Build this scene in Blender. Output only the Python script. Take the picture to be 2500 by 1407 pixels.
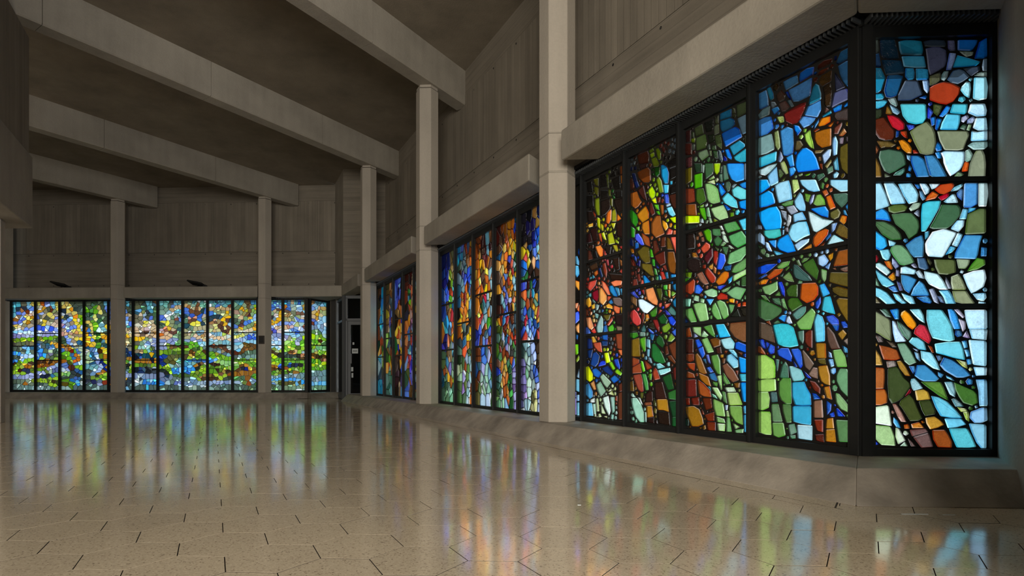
import bpy, bmesh, math, random
from mathutils import Vector, Matrix
from mathutils.geometry import delaunay_2d_cdt

for o in list(bpy.data.objects): bpy.data.objects.remove(o)
SC = bpy.context.scene
COL = SC.collection
R = random.Random(7)

# ------------------------------------------------------------------ camera, world, lights, exposure
cam_d = bpy.data.cameras.new('camera'); cam = bpy.data.objects.new('camera', cam_d); COL.objects.link(cam)
cam.location = (0, 0, .70); cam.rotation_euler = (math.radians(90), 0, 0)
cam_d.sensor_fit = 'HORIZONTAL'; cam_d.sensor_width = 36
cam_d.lens = 1378 / 2500 * 36
cam_d.shift_x = (1250 - 1230) / 2500
cam_d.shift_y = (915.5 - 703.5) / 2500
cam_d.clip_start = .05; cam_d.clip_end = 200
SC.camera = cam

w = bpy.data.worlds.new('overcast_sky'); SC.world = w; w.use_nodes = True
wn = w.node_tree.nodes; wl = w.node_tree.links
bg = wn['Background']
tc = wn.new('ShaderNodeTexCoord'); sep = wn.new('ShaderNodeSeparateXYZ'); wl.new(tc.outputs['Generated'], sep.inputs[0])
ramp = wn.new('ShaderNodeValToRGB'); ramp.color_ramp.elements[0].position = 0; ramp.color_ramp.elements[0].color = (.80, .90, .95, 1)
ramp.color_ramp.elements[1].position = 1; ramp.color_ramp.elements[1].color = (.86, .95, 1.0, 1)
mr = wn.new('ShaderNodeMapRange'); mr.inputs['From Min'].default_value = -1; wl.new(sep.outputs['Z'], mr.inputs['Value'])
wl.new(mr.outputs[0], ramp.inputs[0]); wl.new(ramp.outputs[0], bg.inputs['Color'])
bg.inputs['Strength'].default_value = WORLD_S = 1.25

def area(name, loc, target, size, power, color):
    d = bpy.data.lights.new(name, 'AREA'); d.shape = 'RECTANGLE'; d.size, d.size_y = size
    d.energy = power; d.color = color
    o = bpy.data.objects.new(name, d); COL.objects.link(o); o.location = loc
    o.rotation_euler = (Vector(target) - Vector(loc)).to_track_quat('-Z', 'Y').to_euler()
    return o
# daylight from the glazed entrance side behind the camera
area('entrance_daylight', (-.2, -6.0, 2.5), (-1.6, 9, 3.2), (4.2, 3.2), 980, (1.0, .925, .79))
area('hall_fill', (-11.0, 6.0, 2.2), (-2, 11.5, 3.0), (5, 3.0), 45, (1.0, .86, .70))  # added weak warm fill from the left, no known source

sd = bpy.data.lights.new('veiled_sun', 'SUN'); sd.energy = 2.2; sd.angle = math.radians(35); sd.color = (.93, .97, 1.0)
so = bpy.data.objects.new('veiled_sun', sd); COL.objects.link(so); so.rotation_euler = (-Vector((-.05, .87, .55))).to_track_quat('-Z', 'Y').to_euler()

area('left_wall_fill', (3.6, -4.0, 2.4), (-7.5, 8.5, 3.6), (3.0, 2.6), 230, (.90, .95, 1.0))  # added cool fill to brighten the left inner wall, no glazing there

vs = SC.view_settings; vs.view_transform = 'Standard'; vs.look = 'None'; vs.gamma = 1; vs.use_curve_mapping = False
vs.exposure = 0.0

# ------------------------------------------------------------------ building frame (hexagonal plan, everything turns by 60 degrees)
EP = -.0485
def dr(deg): a = math.radians(deg) + EP; return Vector((math.cos(a), math.sin(a)))
E0, E60, E120 = dr(0), dr(60), dr(120)
NW = dr(30)          # outward normal of the long window wall
NF = dr(90)          # outward normal of the far wall and the short end wall
NR = dr(150)
F = Vector((2.311, 3.682))       # window corner nearest the camera
G = Vector((-5.869, 16.85))      # far corner post
ZS = .175; ZG0, ZG1 = .22, 2.88; ZL0, ZL1 = 2.97, 3.29; ZC = 6.55; ZB = 5.90
COLT = (3.186, 7.56, 11.94)
def W(t, p): return F + E120 * t + NW * p
def FA(s, p): return G - E0 * s + NF * p            # far wall, s runs to the left

# ------------------------------------------------------------------ materials
def mat(name):
    m = bpy.data.materials.new(name); m.use_nodes = True; n = m.node_tree.nodes; l = m.node_tree.links
    return m, n, l, n['Principled BSDF']
def math_(n, l, op, a, b=None):
    x = n.new('ShaderNodeMath'); x.operation = op
    for i, v in enumerate((a, b)):
        if v is None: continue
        if isinstance(v, (int, float)): x.inputs[i].default_value = v
        else: l.new(v, x.inputs[i])
    return x.outputs[0]
def concrete(name, base, board=None, pitch=.11, rough=.85, var=.16, stain=.25, seed=0, nscale=1.3):
    m, n, l, bs = mat(name)
    tc = n.new('ShaderNodeTexCoord'); co = tc.outputs['Object']
    nz = n.new('ShaderNodeTexNoise'); nz.inputs['Scale'].default_value = nscale; nz.inputs['Detail'].default_value = 8; l.new(co, nz.inputs['Vector'])
    fine = n.new('ShaderNodeTexNoise'); fine.inputs['Scale'].default_value = 38; fine.inputs['Detail'].default_value = 4; l.new(co, fine.inputs['Vector'])
    mp = n.new('ShaderNodeMapping'); l.new(co, mp.inputs['Vector'])
    # dark runs of water and dust: long along the boards (down the wall when vertical)
    mp.inputs['Scale'].default_value = (7, 7, .5) if board != 'h' else (.7, .7, 9)
    st = n.new('ShaderNodeTexNoise'); st.inputs['Scale'].default_value = 1; st.inputs['Detail'].default_value = 6; l.new(mp.outputs[0], st.inputs['Vector'])
    v = math_(n, l, 'MULTIPLY', math_(n, l, 'SUBTRACT', nz.outputs['Fac'], .5), stain * 2)
    v = math_(n, l, 'ADD', v, math_(n, l, 'MULTIPLY', math_(n, l, 'SUBTRACT', fine.outputs['Fac'], .5), .16))
    v = math_(n, l, 'ADD', v, math_(n, l, 'MULTIPLY', math_(n, l, 'SUBTRACT', st.outputs['Fac'], .5), (var * 4.5 if board else .3)))
    hgt = fine.outputs['Fac']
    if board:
        sp = n.new('ShaderNodeSeparateXYZ'); l.new(co, sp.inputs[0])
        ax = sp.outputs['X'] if board == 'v' else sp.outputs['Z']
        q = math_(n, l, 'DIVIDE', ax, pitch)
        fl = math_(n, l, 'FLOOR', q)
        wnz = n.new('ShaderNodeTexWhiteNoise'); wnz.noise_dimensions = '1D'; l.new(math_(n, l, 'ADD', fl, seed + .5), wnz.inputs['W'])
        v = math_(n, l, 'ADD', v, math_(n, l, 'MULTIPLY', math_(n, l, 'SUBTRACT', wnz.outputs['Value'], .5), var))
        fr = math_(n, l, 'PINGPONG', q, .5)          # 0 at the joints
        j = n.new('ShaderNodeMapRange'); j.inputs['From Max'].default_value = .07; l.new(fr, j.inputs['Value'])
        v = math_(n, l, 'ADD', v, math_(n, l, 'MULTIPLY', math_(n, l, 'SUBTRACT', j.outputs[0], 1), .20))
        hgt = math_(n, l, 'ADD', math_(n, l, 'MULTIPLY', hgt, .25), math_(n, l, 'ADD', math_(n, l, 'MULTIPLY', j.outputs[0], .5), math_(n, l, 'MULTIPLY', wnz.outputs['Value'], .8)))
    v = math_(n, l, 'ADD', v, 1.0)
    mix = n.new('ShaderNodeMix'); mix.data_type = 'RGBA'; mix.blend_type = 'MULTIPLY'; mix.inputs['Factor'].default_value = 1
    mix.inputs['A'].default_value = (*base, 1)
    cb = n.new('ShaderNodeCombineColor'); 
    for k in range(3): l.new(v, cb.inputs[k])
    l.new(cb.outputs[0], mix.inputs['B']); l.new(mix.outputs['Result'], bs.inputs['Base Color'])
    bs.inputs['Roughness'].default_value = rough; bs.inputs['Specular IOR Level'].default_value = .3
    bp = n.new('ShaderNodeBump'); bp.inputs['Strength'].default_value = .5; bp.inputs['Distance'].default_value = .006
    l.new(hgt, bp.inputs['Height']); l.new(bp.outputs[0], bs.inputs['Normal'])
    return m
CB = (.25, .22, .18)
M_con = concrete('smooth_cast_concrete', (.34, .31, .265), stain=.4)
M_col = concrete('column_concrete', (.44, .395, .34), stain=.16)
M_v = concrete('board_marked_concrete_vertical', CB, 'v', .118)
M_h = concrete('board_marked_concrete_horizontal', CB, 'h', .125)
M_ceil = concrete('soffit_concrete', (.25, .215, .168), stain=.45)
M_sill = concrete('sill_concrete', (.35, .31, .265), rough=.55, stain=.85, nscale=3.2)

def terrazzo():
    m, n, l, bs = mat('polished_terrazzo')
    tc = n.new('ShaderNodeTexCoord'); co = tc.outputs['Object']
    geo = n.new('ShaderNodeNewGeometry'); co = geo.outputs['Position']
    vo = n.new('ShaderNodeTexVoronoi'); vo.inputs['Scale'].default_value = 170; l.new(co, vo.inputs['Vector'])
    r1 = n.new('ShaderNodeValToRGB'); e = r1.color_ramp.elements
    e[0].position = .0; e[0].color = (.20, .155, .11, 1); e[1].position = 1; e[1].color = (.55, .46, .34, 1)
    for p, c in ((.04, (.30, .24, .17, 1)), (.09, (.44, .365, .262, 1)), (.8, (.49, .41, .30, 1))):
        x = e.new(p); x.color = c
    sepc = n.new('ShaderNodeSeparateColor'); l.new(vo.outputs['Color'], sepc.inputs[0]); l.new(sepc.outputs[0], r1.inputs[0])
    nz = n.new('ShaderNodeTexNoise'); nz.inputs['Scale'].default_value = 1.1; nz.inputs['Detail'].default_value = 5; l.new(co, nz.inputs['Vector'])
    oi = n.new('ShaderNodeObjectInfo')
    v = math_(n, l, 'ADD', math_(n, l, 'MULTIPLY', nz.outputs['Fac'], .35), math_(n, l, 'ADD', 1.16, math_(n, l, 'MULTIPLY', oi.outputs['Random'], .12)))
    mx = n.new('ShaderNodeVectorMath'); mx.operation = 'SCALE'; l.new(r1.outputs[0], mx.inputs[0]); l.new(v, mx.inputs['Scale'])
    l.new(mx.outputs[0], bs.inputs['Base Color'])
    rr = n.new('ShaderNodeMapRange'); rr.inputs['To Min'].default_value = .08; rr.inputs['To Max'].default_value = .15; l.new(nz.outputs['Fac'], rr.inputs['Value'])
    l.new(rr.outputs[0], bs.inputs['Roughness']); bs.inputs['Specular IOR Level'].default_value = 1.0; bs.inputs['Coat Weight'].default_value = .35; bs.inputs['Coat Roughness'].default_value = .09
    bp = n.new('ShaderNodeBump'); bp.inputs['Strength'].default_value = .06; bp.inputs['Distance'].default_value = .01
    n2 = n.new('ShaderNodeTexNoise'); n2.inputs['Scale'].default_value = 5; n2.inputs['Detail'].default_value = 2; l.new(co, n2.inputs['Vector'])
    l.new(n2.outputs['Fac'], bp.inputs['Height']); l.new(bp.outputs[0], bs.inputs['Normal'])
    return m
M_floor = terrazzo()
def plain(name, col, rough=.5, metal=0.0, noise=0.0):
    m, n, l, bs = mat(name); bs.inputs['Base Color'].default_value = (*col, 1); bs.inputs['Roughness'].default_value = rough; bs.inputs['Metallic'].default_value = metal
    tc = n.new('ShaderNodeTexCoord'); nz = n.new('ShaderNodeTexNoise'); nz.inputs['Scale'].default_value = 9; l.new(tc.outputs['Object'], nz.inputs['Vector'])
    rr = n.new('ShaderNodeMapRange'); rr.inputs['To Min'].default_value = max(0, rough - .1); rr.inputs['To Max'].default_value = min(1, rough + .12); l.new(nz.outputs['Fac'], rr.inputs['Value']); l.new(rr.outputs[0], bs.inputs['Roughness'])
    return m
M_grout = plain('dark_joint_mortar', (.05, .037, .026), .9)
M_frame = plain('black_bronze_frame', (.010, .011, .012), .45)
M_lead = plain('dark_epoxy_matrix', (.0095, .0085, .0075), .6)
M_slat = plain('black_anodised_slats', (.20, .22, .24), .35, .7)
M_alu = plain('grey_aluminium', (.16, .17, .185), .45, .5)
M_black = plain('black_painted_metal', (.012, .012, .013), .5)
M_dark = plain('lobby_shade_tone', (.035, .032, .030), .8)  # near-black colour stands in for the shade of the unlit lobby
M_white = plain('white_plastic', (.55, .6, .62), .5)
M_brown = plain('brown_anodised_box', (.035, .026, .02), .5)
def pane():
    m, n, l, bs = mat('tinted_pane'); out = n['Material Output']; n.remove(bs)
    t = n.new('ShaderNodeBsdfTransparent'); t.inputs[0].default_value = (.55, .6, .62, 1)
    g = n.new('ShaderNodeBsdfGlossy'); g.inputs['Roughness'].default_value = .03; g.inputs[0].default_value = (.9, .95, 1, 1)
    fr = n.new('ShaderNodeFresnel'); fr.inputs[0].default_value = 1.5
    mx = n.new('ShaderNodeMixShader'); l.new(fr.outputs[0], mx.inputs[0]); l.new(t.outputs[0], mx.inputs[1]); l.new(g.outputs[0], mx.inputs[2]); l.new(mx.outputs[0], out.inputs[0])
    return m
M_pane = pane()
def stained():
    m, n, l, bs = mat('thick_stained_glass'); out = n['Material Output']; n.remove(bs)
    at = n.new('ShaderNodeAttribute'); at.attribute_name = 'Col'
    geo = n.new('ShaderNodeNewGeometry'); co = geo.outputs['Position']
    nz = n.new('ShaderNodeTexNoise'); nz.inputs['Scale'].default_value = 16; nz.inputs['Detail'].default_value = 3; nz.inputs['Distortion'].default_value = 1.2; l.new(co, nz.inputs['Vector'])
    n2 = n.new('ShaderNodeTexNoise'); n2.inputs['Scale'].default_value = 130; n2.inputs['Detail'].default_value = 2; l.new(co, n2.inputs['Vector'])
    vo = n.new('ShaderNodeTexNoise'); vo.inputs['Scale'].default_value = 42; vo.inputs['Detail'].default_value = 4; vo.inputs['Distortion'].default_value = 2.5; l.new(co, vo.inputs['Vector'])
    # alpha of Col = how strongly the piece is chipped and rippled
    chip = at.outputs['Alpha']
    v = math_(n, l, 'MULTIPLY', math_(n, l, 'SUBTRACT', nz.outputs['Fac'], .5), .55)
    v = math_(n, l, 'ADD', v, math_(n, l, 'MULTIPLY', math_(n, l, 'SUBTRACT', n2.outputs['Fac'], .5), .22))
    v = math_(n, l, 'ADD', v, math_(n, l, 'MULTIPLY', math_(n, l, 'MULTIPLY', math_(n, l, 'SUBTRACT', vo.outputs['Fac'], .5), 3.4), chip))
    v = math_(n, l, 'MAXIMUM', math_(n, l, 'ADD', v, 1.0), .12)
    mx = n.new('ShaderNodeVectorMath'); mx.operation = 'SCALE'; l.new(at.outputs['Color'], mx.inputs[0]); l.new(v, mx.inputs['Scale'])
    tl = n.new('ShaderNodeBsdfTranslucent'); l.new(mx.outputs[0], tl.inputs[0])
    tr = n.new('ShaderNodeBsdfTransparent'); l.new(mx.outputs[0], tr.inputs[0])
    a = n.new('ShaderNodeMixShader'); a.inputs[0].default_value = .6; l.new(tl.outputs[0], a.inputs[1]); l.new(tr.outputs[0], a.inputs[2])
    bp = n.new('ShaderNodeBump'); bp.inputs['Strength'].default_value = .6; bp.inputs['Distance'].default_value = .01; l.new(vo.outputs['Fac'], bp.inputs['Height'])
    gl = n.new('ShaderNodeBsdfGlossy'); gl.inputs['Roughness'].default_value = .12; l.new(bp.outputs[0], gl.inputs['Normal'])
    b = n.new('ShaderNodeMixShader'); b.inputs[0].default_value = .05; l.new(a.outputs[0], b.inputs[1]); l.new(gl.outputs[0], b.inputs[2])
    l.new(b.outputs[0], out.inputs[0])
    return m
M_glass = stained()
def clear():
    m, n, l, bs = mat('clear_glass_body'); out = n['Material Output']; n.remove(bs)
    t = n.new('ShaderNodeBsdfTransparent'); t.inputs[0].default_value = (1, 1, 1, 1); l.new(t.outputs[0], out.inputs[0]); return m
M_clear = clear()

# ------------------------------------------------------------------ helpers
def link(o, parent=None):
    COL.objects.link(o)
    if parent: o.parent = parent
    return o
def mesh_obj(name, verts, faces, mats, parent=None, matrix=None, slots=None):
    me = bpy.data.meshes.new(name); me.from_pydata([tuple(v) for v in verts], [], faces)
    for m in (mats if isinstance(mats, (list, tuple)) else [mats]): me.materials.append(m)
    if slots: me.polygons.foreach_set('material_index', slots)
    me.update()
    o = bpy.data.objects.new(name, me); link(o, parent)
    if matrix is not None: o.matrix_basis = matrix
    return o
def tag(o, label=None, cat=None, group=None, kind=None):
    if label: o['label'] = label
    if cat: o['category'] = cat
    if group: o['group'] = group
    if kind: o['kind'] = kind
    return o
def struct(o, label=None, cat=None): return tag(o, label, cat, kind='structure')
def frame_m(org, d, z=0.0):
    """matrix of a wall frame: x along d, y = outward (left of d rotated clockwise), z up"""
    d = Vector((d[0], d[1])).normalized(); n = Vector((-d.y, d.x))
    return Matrix(((d.x, n.x, 0, org[0]), (d.y, n.y, 0, org[1]), (0, 0, 1, z), (0, 0, 0, 1)))
class MB:
    def __init__(s): s.v = []; s.f = []
    def prism(s, pts, z0, z1):
        k = len(s.v); n = len(pts)
        A = sum(pts[i][0] * pts[(i + 1) % n][1] - pts[(i + 1) % n][0] * pts[i][1] for i in range(n))
        if A < 0: pts = list(reversed(pts))
        s.v += [(p[0], p[1], z0) for p in pts] + [(p[0], p[1], z1) for p in pts]
        s.f += [tuple(k + i for i in reversed(range(n))), tuple(k + n + i for i in range(n))]
        s.f += [(k + i, k + (i + 1) % n, k + n + (i + 1) % n, k + n + i) for i in range(n)]
        return s
    def box(s, x0, x1, y0, y1, z0, z1): return s.prism([(x0, y0), (x1, y0), (x1, y1), (x0, y1)], z0, z1)
    def hull8(s, a, b_):      # two matching quads (bottom/front loop a, other loop b)
        k = len(s.v); n = len(a); s.v += list(a) + list(b_)
        s.f += [tuple(k + i for i in reversed(range(n))), tuple(k + n + i for i in range(n))]
        s.f += [(k + i, k + (i + 1) % n, k + n + (i + 1) % n, k + n + i) for i in range(n)]
        return s
    def build(s, name, m, parent=None, matrix=None, bevel=0.0, world=False):
        if matrix is None and not parent:
            # world-built meshes keep their origin at their own base centre
            xs = [p[0] for p in s.v]; ys = [p[1] for p in s.v]; zs = [p[2] for p in s.v]
            c = Vector(((min(xs) + max(xs)) / 2, (min(ys) + max(ys)) / 2, min(zs)))
            s.v = [tuple(Vector(p) - c) for p in s.v]; matrix = Matrix.Translation(c)
        o = mesh_obj(name, s.v, s.f, m, parent, matrix)
        bm = bmesh.new(); bm.from_mesh(o.data); bmesh.ops.recalc_face_normals(bm, faces=bm.faces); bm.to_mesh(o.data); bm.free()
        if bevel:
            md = o.modifiers.new('edge', 'BEVEL'); md.width = bevel; md.segments = 2; md.limit_method = 'ANGLE'
        return o
def empty(name, matrix=None, parent=None):
    o = bpy.data.objects.new(name, None); link(o, parent); o.empty_display_size = .1
    if matrix is not None: o.matrix_basis = matrix
    return o

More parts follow.
